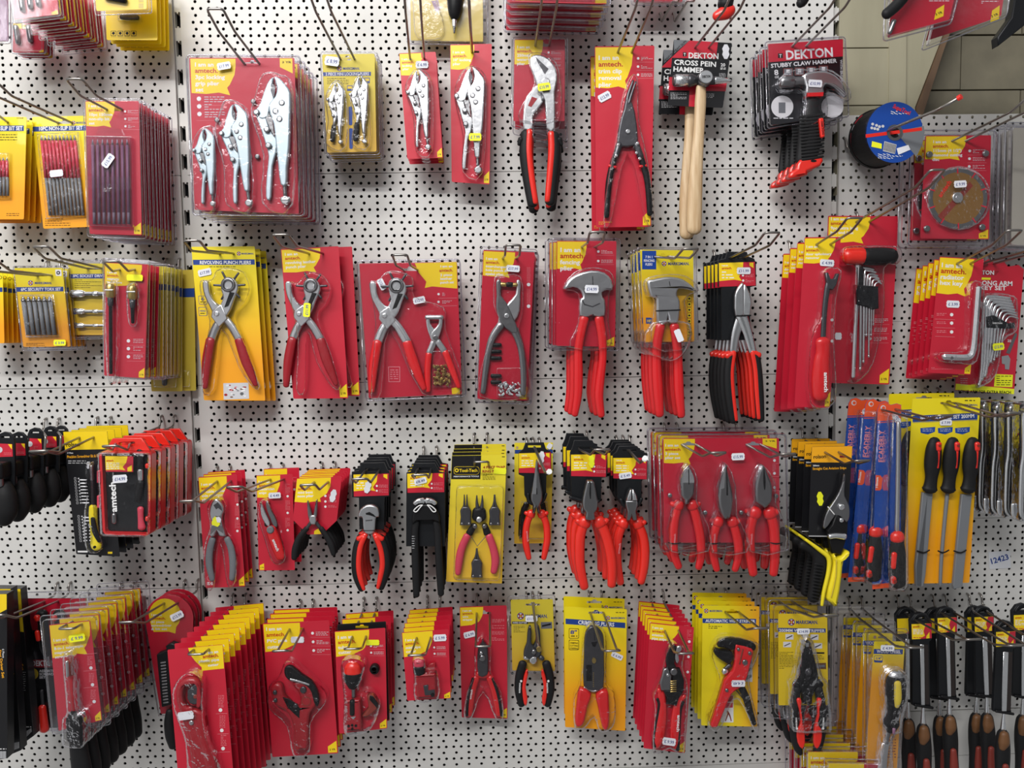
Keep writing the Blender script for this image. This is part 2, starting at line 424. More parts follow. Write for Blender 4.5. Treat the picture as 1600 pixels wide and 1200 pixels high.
def amt(m, lines, side='L', bw=.62, bh=.26, ts=.026, badge='BR', icons=None, tx=.06, ty=.055, ls=1.42, tail=True, z=.15, yr='2 YR'):
    q = m.q
    if side == 'R': U = lambda u, v: QU(q, 1-u, v)
    else: U = lambda u, v: QU(q, u, v)
    pts = [(.0, .0), (bw, 0), (bw*1.0, bh*.2), (bw*.97, bh*.45), (bw*.86, bh*.72), (bw*.80, bh*.80)]
    pts += [(bw*.86, bh*1.0), (bw*.62, bh*.93), (bw*.35, bh*.97), (0, bh*.95)] if tail else [(bw*.5, bh*.95), (0, bh)]
    c = .012
    pts = [(c, c*.6)]+[(bw, c*.6)]+pts[2:-1]+[(c, pts[-1][1])]
    m.poly([U(*p) for p in pts], z*.6, z*.6, 'yel')
    H = math.dist(q[0], q[3]); Wd = math.dist(q[0], q[1])
    h = ts*H*1.14
    dx, dy = (q[1][0]-q[0][0])/Wd, (q[1][1]-q[0][1])/Wd
    x0 = tx if side == 'L' else 1-bw+tx+.05
    for i, t in enumerate(lines):
        a = QU(q, x0, ty+ts*ls*i+ts*.8); hh = h
        mt = 'amred' if t.startswith('amtech') else 'white'
        if t.startswith('amtech'): hh = h*1.12
        m.text(t, a, (a[0]+dx*50, a[1]+dy*50), hh*.82, mt, z, natural=1.14)
    if badge:
        bu = .86 if badge == 'BR' else .02
        if badge == 'BR': P = [(.85, .945), (.985, .905), (.985, .992), (.85, .992)]
        elif badge == 'TR': P = [(.86, .005), (.98, .005), (.98, .10), (.86, .06)]
        else: P = [(.03, .945), (.15, .925), (.15, .992), (.03, .992)]
        m.poly([QU(q, *p) for p in P], z*.6, z*.6, 'yel')
        a = QU(q, P[0][0]+.02, P[0][1]+.03 if badge != 'TR' else .035)
        m.text(yr, a, (a[0]+dx*Wd*.09, a[1]+dy*Wd*.09), H*.011+2, 'black', z)
    if icons:
        u, v, n = icons[:3]; dv = icons[3] if len(icons) > 3 else .05
        for i in range(n):
            a = QU(q, u, v+dv*i)
            m.disc(a[0], a[1], Wd*.022, z, z, 'white', n=8)
            m.lines(a[0]+Wd*.05, a[1]-Wd*.02, a[0]+Wd*.24, 3, Wd*.022, 'dimwhite', z, h=max(1.4, Wd*.007))
            m.poly([(a[0]-Wd*.03, a[1]+Wd*.06), (a[0]+Wd*.26, a[1]+Wd*.06), (a[0]+Wd*.26, a[1]+Wd*.06+1.2), (a[0]-Wd*.03, a[1]+Wd*.06+1.2)], z, z, 'pinkish')
def logo(m, x, y, r, tx=None, tw=None, th=None, z=.2, mat='blue'):
    m.disc(x, y, r, z, z, 'blue', n=16); m.disc(x, y, r*.78, z+.05, z+.05, 'white', n=16)
    for a in (.785, 2.356):
        c, s = math.cos(a)*r*.85, math.sin(a)*r*.85; px, py = -s*.28, c*.28
        m.poly([(x-c+px, y-s+py), (x+c+px, y+s+py), (x+c-px, y+s-py), (x-c-px, y-s-py)], z+.1, z+.1, 'dkred')
    m.disc(x, y, r*.25, z+.15, z+.15, 'yel', n=8)
    if tx: m.text('MARKSMAN.', (tx, y+th*.5), (tx+tw, y+th*.5), th, mat, z)
def banner(m, q, txt, a, b, h, mat='blue', z=.1):
    m.poly(q, z, z, mat); m.text(txt, a, b, h, 'white', z+.08)

def hook(z, slot, ds, tip, what, peg=None, prongs=2, dt=.2, gap=.0208, rise=.012, mat='wire', w=.0017, label=None, endmat=None):
    """wire display hook: in at the board, out along the slot of its cards, bent up at the end"""
    S = WZ(z, *slot, ds); Tt = WZ(z, *tip, dt)
    if peg: P = WZ(z, *peg, 0); Bx, Bz = P[0], P[1]-.017
    else: Bx, Bz = S[0], S[1]; P = (Bx, Bz+.017)
    t = T('X', 0, 'display_hook', label or 'bent grey wire display hook holding the '+what, 'display hook', 'wire display hooks on the pegboard')
    m = t.m('wire'); g = gap/2
    def pts(o):
        B2 = (S[0]+(Tt[0]-S[0])*.78, S[1]+(Tt[1]-rise-S[1])*.82)
        return [(P[0]+o, .006, P[1]), (P[0]+o, -.004, P[1]), (P[0]+o, -.008, P[1]-.003), (Bx+o, -.010, Bz+.003), (Bx+o, -.014, Bz), (S[0]+o, -ds, S[1]), (B2[0]+o, -(dt-.03), B2[1]), (Tt[0]+o, -dt, Tt[1])]
    def sweep(L, r=w, mt=mat):
        base = len(m.v); n = 7
        for i, c in enumerate(L):
            c = Vector(c); tn = (Vector(L[min(i+1, len(L)-1)])-Vector(L[max(i-1, 0)])).normalized()
            a = tn.cross(Vector((.3, .2, 1))).normalized(); b = tn.cross(a)
            for j in range(n):
                an = 2*PI*j/n; m.v.append(tuple(c+a*r*math.cos(an)+b*r*math.sin(an)))
        for i in range(len(L)-1):
            for j in range(n):
                k = (j+1) % n; m.face((base+i*n+j, base+i*n+k, base+i*n+n+k, base+i*n+n+j), mt, True)
        m.face([base+j for j in range(n)], mt); m.face([base+(len(L)-1)*n+j for j in range(n)], mt)
    def soft(L):
        out = [L[0]]
        for i in range(1, len(L)-1):
            p = Vector(L[i]); a = Vector(L[i-1]); b = Vector(L[i+1]); r = min(.004, (a-p).length*.4, (b-p).length*.4)
            p1 = p+(a-p).normalized()*r; p2 = p+(b-p).normalized()*r
            out += [tuple(p1), tuple(.25*p1+.5*p+.25*p2), tuple(p2)]
        return out+[L[-1]]
    if prongs == 2:
        L = pts(-g); R = pts(g)
        sweep(soft(L+R[::-1]))
    else:
        L = pts(0); sweep(soft(L), w*1.25)
        # cross wire at the board that joins the two pegs
        if endmat: sweep([L[-1], (L[-1][0]+(L[-1][0]-L[-2][0])*.25, L[-1][1]-.004, L[-1][2]+(L[-1][2]-L[-2][2])*.25)], w*2.2, endmat)
        for o in (-g, g):
            sweep(soft([(P[0]+o, .006, P[1]), (P[0]+o, -.005, P[1]), (Bx+o, -.010, Bz), (Bx, -.012, Bz-.004)]))
    t.done(); return t
# ================================================================ the setting
def finish(me_name, v, f, mats, mi, kind='structure', smooth=False):
    me = bpy.data.meshes.new(me_name); me.from_pydata(v, [], f)
    for n in mats: me.materials.append(MATS[n])
    me.polygons.foreach_set('material_index', mi); me.update()
    o = bpy.data.objects.new(me_name, me); COL.objects.link(o)
    if kind: o['kind'] = kind
    return o
def pegpanel(V, F, MI, x0, x1, ztop, h, xph, holes=True):
    """pressed steel shelving back panel with rows of punched holes and a returned edge; board units"""
    th = .0009; rows = 32; ph = h/rows; gap = .0005
    def P(x, z, y=0): V.append((x*SC, y*SC, Z0+z*SC)); return len(V)-1
    a0, a1, b0, b1 = x0, x1, ztop-gap, ztop-h+gap
    # rolled edges
    for (p, q) in (((a0, b0), (a1, b0)), ((a1, b0), (a1, b1)), ((a1, b1), (a0, b1)), ((a0, b1), (a0, b0))):
        i = [P(*p), P(*q), P(q[0], q[1], .012), P(p[0], p[1], .012)]; F.append(i); MI.append(0)
    if not holes:
        F.append([P(a0, b0), P(a1, b0), P(a1, b1), P(a0, b1)]); MI.append(0); return
    R = .00255; N = 8; cs = [(math.cos(2*PI*(k+.5)/N)*R, math.sin(2*PI*(k+.5)/N)*R) for k in range(N)]
    for r in range(rows):
        zt = b0 if r == 0 else ztop-r*ph; zb = b1 if r == rows-1 else ztop-(r+1)*ph; zc = ztop-(r+.5)*ph
        pit = .0625/3 if r % 2 == 0 else .0125
        k0 = math.ceil((x0+pit*.55-xph)/pit); k1 = math.floor((x1-pit*.55-xph)/pit)
        xs = [xph+k*pit for k in range(k0, k1+1)]
        e = [x0]+[(xs[i]+xs[i+1])/2 for i in range(len(xs)-1)]+[x1]
        for i, xc in enumerate(xs):
            l, rr = e[i], e[i+1]
            q = [P(rr, zt), P(l, zt), P(l, zb), P(rr, zb)]
            c = [P(xc+a, zc+b) for a, b in cs]; c2 = [P(xc+a*.96, zc+b*.96, th) for a, b in cs]
            # octagon verts: 0,1 face right-top... join to the cell corners
            F.append([q[0], q[1], c[2], c[1]]); F.append([q[1], q[2], c[4], c[3]]); F.append([q[2], q[3], c[6], c[5]]); F.append([q[3], q[0], c[0], c[7]])
            F.append([q[0], c[1], c[0]]); F.append([q[1], c[3], c[2]]); F.append([q[2], c[5], c[4]]); F.append([q[3], c[7], c[6]])
            for k in range(N): F.append([c[k], c[(k+1) % N], c2[(k+1) % N], c2[k]])
            MI.extend([0]*16)
SEAM = .2439
def bay(name, x0, x1, tops, xph):
    V, F, MI = [], [], []
    for zt, h, hl in tops: pegpanel(V, F, MI, x0, x1, zt, h, xph, hl)
    return finish(name, V, F, ['board'], MI)
XP = -.1729
bay('wall_centre', -.4672, .5533, [(SEAM+.33*k, .33, True) for k in (2, 1, 0, -1, -2)]+[(SEAM-.99, .33, False)], XP)
bay('wall_left', -1.6, -.4795, [(SEAM+.33*k, .33, True) for k in (2, 1, 0, -1, -2)]+[(SEAM-.99, .33, True)], XP-.3125-.0052)
bay('wall_right', .5655, 1.25, [(.3260, .33, True), (-.0034, .33, True), (-.3330, .33, True), (-.6640, .08, False), (-.7440, .25, False)], XP+.75-.0045)
# near-black sheet standing in for the shade behind the punched panels
V, F, MI = [], [], []
def qd(x0, x1, z0, z1, y, m=0):
    b = len(V); V.extend([(x0*SC, y*SC, Z0+z0*SC), (x1*SC, y*SC, Z0+z0*SC), (x1*SC, y*SC, Z0+z1*SC), (x0*SC, y*SC, Z0+z1*SC)]); F.append([b, b+1, b+2, b+3]); MI.append(m)
qd(-1.65, .5648, -1.05, .9, .02); qd(.5648, 1.3, -1.05, .325, .02)
finish('wall_back_shade', V, F, ['dark'], MI)
# slotted uprights
def upright(name, x0, x1, ztop=.60, ph=0):
    V, F, MI = [], [], []
    pitch = .0356*1.0; y = .0045
    def bx(x0, x1, z0, z1, ya, yb):
        b = len(V)
        for z in (z0, z1):
            for (x, yy) in ((x0, ya), (x1, ya), (x1, yb), (x0, yb)): V.append((x*SC, yy*SC, Z0+z*SC))
        for f in ((0, 1, 5, 4), (1, 2, 6, 5), (2, 3, 7, 6), (3, 0, 4, 7), (0, 3, 2, 1), (4, 5, 6, 7)): F.append([b+i for i in f]); MI.append(0)
    z = ztop+ph; pitch = .0432; w = x1-x0
    while z > -1.0:
        bx(x0+w*.12, x1-w*.05, z-.0195, z, y, .014)
        bx(x0+w*.42, x0+w*.62, z, z+.0022, y, .014); bx(x0+w*.42, x0+w*.62, z-.0217, z-.0195, y, .014)
        z -= pitch
    bx(x0, x0+w*.1, -1.0, ztop, y, .014)
    finish(name, V, F, ['upright'], MI)
upright('trim_1', -.4785, -.4680, .62, -.021); upright('trim_2', .5545, .5643, .62, .003)
# painted timber and wall above the right hand bay
V, F, MI = [], [], []
def bx2(x0, x1, z0, z1, ya, yb, m=0):
    b = len(V)
    for z in (z0, z1):
        for (x, yy) in ((x0, ya), (x1, ya), (x1, yb), (x0, yb)): V.append((x*SC, yy*SC, Z0+z*SC))
    for f in ((0, 1, 5, 4), (1, 2, 6, 5), (2, 3, 7, 6), (3, 0, 4, 7), (0, 3, 2, 1), (4, 5, 6, 7)): F.append([b+i for i in f]); MI.append(m)
zt = [.62, .522, .431, .3415, .20]
for i in range(4):
    bx2(.5652, .6475, zt[i+1]+.002, zt[i], .006, .03)
finish('wall_boarding', V, F, ['paintwood'], MI)
V, F, MI = [], [], []
random.seed(3)
zz = .2
bx2(.70, 1.3, .2, .66, .06, .08)
k = 0
while zz < .64:
    x = .62-(.07 if k % 2 else 0)
    while x < 1.3:
        bx2(x, x+.1695, zz+.0015, zz+.0875, .05+random.uniform(0, .002), .07); x += .172
    zz += .089; k += 1
finish('wall_painted_brick', V, F, ['paintwall'], MI)
# plank beside the brick, cut on the slope of the brown brace
def prism(P, ya, yb, m):
    b = len(V); n = len(P)
    for yy in (ya, yb):
        for x, z in P: V.append((x*SC, yy*SC, Z0+z*SC))
    F.append([b+i for i in range(n)]); F.append([b+n+i for i in range(n)][::-1]); MI.extend([m, m])
    for i in range(n): F.append([b+i, b+(i+1) % n, b+n+(i+1) % n, b+n+i]); MI.append(m)
def WE(*p): return WZ('E', *p, -.01)
V, F, MI = [], [], []
prism([WE(714, -120), WE(792, -120), WE(786, 600), WE(706, 600)], .004, .03, 0)
prism([WE(796, -120), WE(1075, -120), WE(940, 235), WE(836, 505), WE(836, 600), WE(790, 600)], .008, .03, 0)
finish('trim_3', V, F, ['paintwood'], MI)
V, F, MI = [], [], []
prism([WE(1078, -120), WE(1100, -120), WE(966, 235), WE(848, 600), WE(840, 600), WE(840, 508), WE(943, 236)], .004, .05, 0)
finish('trim_4', V, F, ['rawwood'], MI)
random.seed(11)
# ================================================================ tools
def lockplier(t, top, knob, mat='chrome', grips=False, z=3, par=None, th=9):
    """locking grip pliers, drawn between the jaw tip and the adjusting knob"""
    m = t.m('locking_pliers', par); m.x = sim((483, 402), (547, 1030), top, knob); k = m.x.s
    def hsc(v): return z+v
    m.poly([(492, 402), (520, 410), (552, 446), (574, 487), (573, 600), (568, 760), (556, 860), (554, 945), (524, 945), (512, 850), (500, 740), (488, 640), (470, 590), (464, 545), (480, 520), (497, 500), (506, 455)], z, z+th, mat, bev=2.2, sm=2)
    m.poly([(452, 440), (470, 410), (486, 402), (482, 430), (478, 470), (488, 500), (488, 525), (470, 545), (458, 600), (425, 612), (394, 594), (390, 572), (415, 545), (430, 500)], z, z+th*.75, mat, bev=1.6, sm=2)
    m.poly([(392, 577), (440, 592), (458, 640), (480, 690), (503, 720), (497, 790), (480, 850), (472, 1005), (458, 1022), (446, 1005), (450, 900), (460, 800), (445, 740), (420, 660)], z, z+th*.6, mat, bev=1.8, sm=2)
    m.poly([(445, 600), (478, 605), (490, 700), (470, 665)], z+th*.6, z+th*.62, 'steel')
    m.poly([(480, 430), (497, 460), (492, 500), (484, 502), (474, 470)], z+th*.76, z+th*.78, 'gunmetal')
    m.limb([(540, 940, 10), (544, 1000, 10)], z+th*.4, 'steel')
    m.disc(546, 1025, 22, z, z+th*.9, 'zinc', 1.5, n=14)
    m.limb([(530, 1022, 16), (563, 1022, 16)], z+th*.45, 'zinc')
    for x, y in ((403, 582), (500, 577), (532, 535), (520, 617), (455, 668), (463, 750)):
        m.disc(x, y, 16, z+th*.5, z+th*1.03, 'gunmetal', n=10); m.disc(x, y, 13, z+th*.5, z+th*1.16, 'zinc', .9, n=10)
    if grips:
        g = t.m('grip', m); g.x = m.x
        g.limb([(470, 850, 22), (462, 930, 26), (458, 1010, 24)], z+th*.4, 'rubber', .5)
    return m
def punch(t, wheel, hend, mat='zinc', grip='dkred', z=3, full=True):
    """revolving leather punch"""
    m = t.m('punch_pliers'); m.x = sim((330, 355), (505, 1000), wheel, hend)
    m.poly([(290, 480), (330, 570), (275, 625), (225, 560), (230, 520)], z+5, z+11, mat, 1.5)
    m.poly([(166, 338), (190, 326), (206, 345), (212, 400), (235, 450), (270, 480), (300, 490), (265, 610), (225, 520), (190, 450), (172, 400)], z+2, z+9, mat, 2, sm=2)
    m.poly([(283, 345), (300, 315), (330, 303), (370, 315), (392, 350), (396, 385), (370, 450), (345, 520), (310, 560), (270, 520), (300, 440), (290, 400)], z+3, z+10, mat, 2, sm=2)
    m.poly([(345, 400), (375, 405), (335, 490), (310, 500)], z+10, z+11, 'black')
    m.limb([(305, 555, 26), (250, 620, 27), (215, 705, 27)], z+4, mat, .5)
    m.limb([(300, 560, 24), (350, 620, 26), (400, 705, 27)], z+6, mat, .5)
    m.disc(262, 540, 17, z+9, z+13, 'chrome', 1.5)
    w = t.m('punch_wheel', m); w.x = m.x
    w.disc(335, 355, 47, z+8, z+13, 'steel', 2, hole=25)
    for a in (-.06, -.95, -2.05, -3.1, .85, 2.1):
        c, s_ = math.cos(a), math.sin(a)
        w.limb([(338+50*c, 360+50*s_, 8), (338+100*c, 360+100*s_, 7)], z+7, 'gunmetal')
    for L in ([(214, 708, 30), (190, 850, 31), (178, 1010, 20)], [(398, 706, 30), (445, 850, 33), (505, 995, 17)]):
        g = t.m('handle', m); g.x = m.x; g.limb(L, z+6, grip, .55)
    return m
def hanger(t, outline, lab=None, labtxt=('amtech', ''), extra=None, th=3, slot=None, z0=0):
    m = t.m('hanger')
    holes = []
    if slot: x, y, w, h = slot; holes = [[(x-w/2, y-h/2), (x+w/2, y-h/2), (x+w/2, y+h/2), (x-w/2, y+h/2)]]
    m.poly(outline, z0-th, z0, 'bplastic', bev=.6, holes=holes)
    if lab:
        l = t.m('label_card'); l.q = lab
        l.poly(lab, z0+.1, z0+.5, 'red')
        q = lab; W_ = q[1][0]-q[0][0]
        l.poly([QU(q, 0, 0), QU(q, .68, 0), QU(q, .66, .35), QU(q, .55, .6), QU(q, .62, .78), QU(q, .42, .72), QU(q, 0, .76)], z0+.6, z0+.6, 'yel')
        hh = abs(q[3][1]-q[0][1])
        a = QU(q, .08, .27); l.text('I am an', QU(q, .08, .14), QU(q, .25, .14), hh*.07, 'white', z0+.7)
        l.text('amtech.', a, QU(q, .36, .27), hh*.10, 'amred', z0+.7)
        for i in range(3): l.lines(*QU(q, .08, .36+i*.12), QU(q, .45, 0)[0], 1, 1, 'white', z0+.7, h=hh*.045)
        for i in range(2):
            a = QU(q, .66, .55+i*.22); l.disc(a[0], a[1], hh*.05, z0+.7, z0+.7, 'white', n=8); l.lines(a[0]+hh*.1, a[1]-hh*.05, QU(q, .97, 0)[0], 3, hh*.05, 'pinkish', z0+.7, h=hh*.018)
        l.poly([QU(q, .85, .03), QU(q, .96, .03), QU(q, .96, .26), QU(q, .85, .15)], z0+.6, z0+.6, 'yel')
    return m
def grips(t, m, specs, mat, z=3, flat=.75, name='handle'):
    out = []
    for L in specs:
        g = t.m(name, m); g.limb(L, z, mat, flat); out.append(g)
    return out
def vde(t, m, L, mat='gripo', z=4, side=1):
    """insulated handle with a finger guard collar"""
    g = t.m('handle', m); g.limb(L, z, mat, .7)
    x, y, r = L[0][:3]; x2, y2, r2 = L[1][:3]
    a = math.atan2(y2-y, x2-x); c, s_ = math.cos(a), math.sin(a)
    g.limb([(x-c*r*.2, y-s_*r*.2, r*1.25), (x+c*r*.8, y+s_*r*.8, r*1.35)], z, mat, .75, sub=1)
    g.limb([(x+side*r*.9, y+r*.35, r*.8), (x+side*r*1.7, y-r*.1, r*.55)], z, mat, .9, sub=1)
    return g

# ================================================================ top edge of the photo and row 1, left to right
def smallbits(t, q, xs, y0s, y1s, r, mat='grey', m=None, z=5, sub='bit', par=None):
    for i, x in enumerate(xs):
        b = t.m(sub, par)
        b.limb([(x, y0s[i], r), (x, y1s[i], r)], z, mat, 1, n=8, sub=1)
t = T('A', .125, 'clamshell_pack', 'dark purplish clamshell pack cut by the left edge, above the yellow bit sets', 'packaged tool')
q = [(-120, -60), (38, -60), (40, 195), (-120, 195)]; t.card(q, mat='purple'); t.clam([(-130, -70), (48, -70), (50, 205), (-130, 205)]); t.done()
for (q, cq, d, n, st, bx, by0, by1, what, lab) in (
    ([(45, -160), (255, -165), (275, 68), (66, 90)], [(35, -170), (272, -175), (300, 85), (62, 112)], .15, 7, .0205, (112, 150, 188), (-40, -40, -40), (55, 42, 30), 'row of red drill bit packs at the top left', 'frontmost red pack of grey drill bits at the top left corner, nearest the viewer'),
    ([(62, 108), (206, 108), (206, 246), (60, 246)], [(56, 100), (212, 100), (212, 252), (54, 252)], .055, 3, .012, (92, 150), (128, 128), (205, 196), 'small red bit packs hanging low at the top left', 'small red pack with two grey bits hanging below the top left packs')):
    t = T('A', d, 'drill_bit_pack', lab, 'packaged tool'); m = t.card(q); amt(m, [], bw=.5, bh=.2, icons=None)
    t.clam(cq, lift=6)
    for x, a, b in zip(bx, by0, by1):
        k = t.m('drill_bit'); k.limb([(x-12, a, 12), (x, b, 12)], 3, 'steel', 1)
    t.done().stack(n, st, what)
t = T('A', .115, 'yellow_tool_pack', 'lower edge of a yellow carded tool in a clamshell, frontmost at the top', 'packaged tool')
q = [(430, -150), (680, -155), (688, 42), (452, 52)]; m = t.card(q, mat='yel'); t.clam([(425, -160), (700, -165), (712, 62), (447, 72)])
b = t.m('tool'); b.limb([(500, -10, 14), (590, 5, 16)], 4, 'black'); 
for i in range(3): m.rect(650, -40+i*28, 672, -18+i*28, .2, .2, 'mustard')
t.done()
t = T('A', .07, 'yellow_tool_pack', 'yellow card with four small black icons along its foot, top left', 'packaged tool')
q = [(488, -150), (730, -150), (738, 188), (500, 188)]; m = t.card(q, mat='yel')
for x in (532, 564, 596, 627):
    m.poly(rrect([(x-13, 145), (x+13, 145), (x+13, 168), (x-13, 168)], 3), .1, .1, 'black'); m.poly(rrect([(x-11, 147), (x+11, 147), (x+11, 166), (x-11, 166)], 3), .15, .15, 'yel'); m.disc(x, 156, 7, .2, .2, 'black', n=10); m.lines(x-12, 171, x+12, 1, 3, 'black', .2, h=1.5)
t.blister([(560, 70), (665, 70), (668, 105), (562, 105)], 9, sm=0); b = t.m('tool'); b.limb([(575, 86, 12), (650, 86, 12)], 4, 'gunmetal')
t.done().stack(4, .0145, 'yellow cards at the top left of the board')

def bits10(t, xa, ya, xb, yb, n, dx, split, r, colA='rose', colB='grey', z=4):
    for i in range(n):
        b = t.m('screwdriver_bit')
        a = (xa+dx*i, ya); c = (xb+dx*i, yb); mdl = lerp(a, c, split)
        b.limb([(*lerp(a, c, .06), r), (*mdl, r)], z, colA, 1, n=8, sub=1, cap=False); b.limb([(*mdl, r*.95), (*c, r*.95)], z, colB, 1, n=6, sub=1, cap=False)
        b.limb([(a[0], a[1]-2, r*.35), (*lerp(a, c, .06), r*.9)], z, 'steel', 1, n=6, sub=1)
t = T('A', .07, 'bit_set_card', 'yellow card of red and grey bits cut by the left edge, frontmost of its row', 'packaged tool')
q = [(-110, 548), (125, 548), (112, 1028), (-100, 1028)]; m = t.card(q, mat='ymark', slot=(0, 572))
banner(m, [(-105, 590), (112, 588), (112, 614), (-105, 616)], '10PC NON-SLIP BIT SET', (-100, 611), (106, 610), 19); m.lines(-20, 630, 80, 3, 12, 'black', .2, h=3)
m.text('CODE', (78, 556), (110, 556), 5, 'black', .2)
m.lines(30, 1000, 90, 2, 9, 'black', .2, h=2.5)
t.blister([(-60, 720), (52, 720), (56, 930), (-60, 935)], 8, sm=0); bits10(t, -45, 745, -40, 920, 6, 17, .5, 7)
t.done().stack(4, .0145, 'yellow bit set cards at the left edge')
hook('A', (0, 572), .07, (-150, 420), 'yellow bit sets cut by the left edge')
t = T('A', .05, 'bit_set_card', 'yellow card of ten long red and grey bits reading 10PC NON-SLIP BIT SET', 'packaged tool')
q = [(150, 548), (402, 542), (452, 1062), (203, 1072)]; m = t.card(q, mat='ymark', slot=(300, 574))
logo(m, 345, 575, 9, 357, 60, 10)
banner(m, [(153, 594), (404, 588), (404, 612), (155, 617)], '10PC NON-SLIP BIT SET', (180, 612), (388, 607), 18)
m.lines(212, 1025, 330, 4, 10, 'black', .2, h=2.5)
bits10(t, 200, 640, 242, 1012, 10, 17.2, .53, 7.2)
t.blister([(180, 630), (375, 622), (415, 1015), (225, 1030)], 7, sm=0); t.sticker(280, 818, 64, 32, -6, '', z=9); t.done()
hook('A', (306, 576), .05, (-70, 370), 'card of ten long red and grey bits')
t = T('A', .118, 'bit_set_pack', 'frontmost red pack of boxed long bits with a slanted white price tag', 'packaged tool')
q = [(398, 472), (650, 472), (665, 1103), (420, 1096)]
m = t.card(q, slot=(540, 514)); amt(m, ['I am an', 'amtech.', '10pc 150mm', 'non-slip bit', 'set'], bw=.55, bh=.2, ts=.023, icons=(.74, .08, 3, .055), ty=.03)
t.clam([(390, 462), (662, 464), (684, 1120), (410, 1110)], lift=3)
bits10(t, 440, 660, 448, 1052, 8, 23, .86, 7, 'purple', 'grey', z=5)
c = t.m('inner_case'); c.poly(rrect([(412, 642), (626, 646), (634, 1066), (424, 1060)], 6), 1, 10, 'lilac', bev=1, back=False); c.poly([(420, 832), (628, 838), (630, 896), (422, 888)], 10.2, 11.2, 'clearflat', back=False); c.disc(515, 886, 22, 11.3, 11.5, 'clear')
c.poly([(455, 640), (470, 602), (575, 608), (590, 642)], 1, 6, 'clearflat', back=False)
t.sticker(522, 760, 70, 36, -55, '£15.99'); t.done().stack(9, .0118, 'red boxed long bit packs on the left', dx=0.0005)
hook('A', (537, 513), .118, (347, 370), 'red packs of boxed long bits')

# three piece locking pliers set
t = T('B', .118, 'locking_pliers_set', 'large red clamshell of three chrome locking pliers in rising sizes, frontmost of its hook', 'packaged tool set')
q = [(50, 292), (584, 293), (606, 1085), (78, 1063)]
m = t.card(q, slot=(370, 322), sw=75, sh=22); amt(m, ['I am an', 'amtech.', '3pc locking', 'grip plier', 'set'], bw=.44, bh=.245, ts=.029, badge='TR', icons=(.08, .27, 3, .05), yr='3 YR', tx=.05, ty=.035)
t.clam([(36, 280), (612, 284), (634, 1095), (70, 1090)], lift=4, r=22)
t.blister([(160, 650), (195, 690), (200, 1050), (95, 1060), (80, 900), (68, 780), (110, 680)], 16)
t.blister([(250, 520), (330, 540), (365, 620), (385, 1050), (255, 1045), (240, 850), (196, 690), (215, 600)], 17)
t.blister([(440, 390), (530, 395), (585, 480), (585, 1045), (435, 1040), (440, 800), (380, 600), (400, 500)], 18)
lockplier(t, (135, 660), (181, 1040), 'satin', th=8); lockplier(t, (282, 537), (363, 1037), 'satin', th=8); lockplier(t, (483, 402), (547, 1025), 'satin', th=9)
for x, y in ((380, 518), (197, 612), (400, 797)):
    r_ = t.m('stud'); r_.disc(x, y, 13, 3, 6, 'steel', 1.5, n=10)
t.sticker(233, 340, 70, 36, -10, '£17.99', z=5); t.done().stack(5, .0235, 'red three piece locking pliers sets', dx=.0007)
hook('B', (370, 326), .118, (180, 45), 'three piece locking pliers sets')
t = T('B', .07, 'mini_pliers_pack', 'yellow card with two small locking pliers, frontmost of its hook', 'packaged tool set')
q = [(724, 276), (990, 272), (1000, 768), (750, 774)]
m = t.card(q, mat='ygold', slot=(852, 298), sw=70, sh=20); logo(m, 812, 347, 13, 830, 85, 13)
banner(m, [(729, 366), (972, 364), (972, 384), (730, 386)], '2 PIECE MINI LOCKING PLIERS', (742, 383), (962, 381), 15); m.lines(750, 396, 860, 4, 9, 'black', .2, h=2.5)
for x, y in ((865, 446), (952, 407)): m.rect(x-14, y-13, x+14, y+15, .2, .2, 'blue'); m.rect(x-11, y-9, x+11, y+4, .3, .3, 'yel')
m.poly(rrect([(858, 540), (878, 540), (878, 635), (860, 635)], 8), .3, .3, 'blue2'); m.poly(rrect([(861, 650), (880, 650), (880, 755), (863, 755)], 8), .3, .3, 'blue2')
t.clam([(715, 262), (1006, 264), (1018, 784), (738, 788)], lift=4, r=20)
lockplier(t, (800, 428), (822, 728), grips=True, th=7); lockplier(t, (918, 395), (943, 725), grips=True, th=7)
t.blister([(800, 415), (850, 480), (850, 750), (750, 740), (760, 620), (745, 500)], 13); t.blister([(918, 385), (965, 480), (970, 745), (880, 740), (890, 620), (870, 500)], 13)
t.sticker(778, 316, 76, 46, 8, '£ 8.99', z=5); t.done().stack(4, .0148, 'yellow mini locking pliers cards')
hook('B', (853, 300), .07, (690, -60), 'mini locking pliers', gap=.0205)

# zoom C : yellow driver pack, locking pliers, water pump pliers
t = T('C', .03, 'driver_pack', 'yellow clamshell pack with a black tapered driver tip, cut by the top edge', 'packaged tool')
q = [(132, -180), (500, -180), (502, 214), (136, 206)]; m = t.card(q, mat='mustard')
m.poly([(240, 5), (275, 0), (285, 50), (262, 60)], .2, .2, 'purple')
t.clam([(105, -190), (524, -190), (527, 228), (116, 222)], lift=8, r=20); t.blister([(150, -100), (230, -60), (300, 100), (290, 195), (170, 195), (150, 80)], 7)
b = t.m('driver'); b.limb([(362, -120, 44), (362, 30, 40), (360, 88, 30), (358, 108, 20)], 12, 'black'); b.limb([(358, 108, 13), (358, 150, 10)], 12, 'chrome', hexa=True); b.limb([(358, 150, 8), (358, 182, 4)], 12, 'steel')
b.limb([(362, -60, 47), (362, 5, 46)], 12, 'ygrip'); t.done()
t = T('C', .07, 'locking_pliers_card', 'small nickel locking pliers on the narrower red card, frontmost', 'packaged tool')
q = [(76, 270), (262, 262), (298, 800), (118, 806)]; m = t.card(q, slot=(168, 296)); amt(m, ['I am an', 'amtech.', 'locking', 'plier'], bw=.6, bh=.22, ts=.022, icons=None, ty=.05)
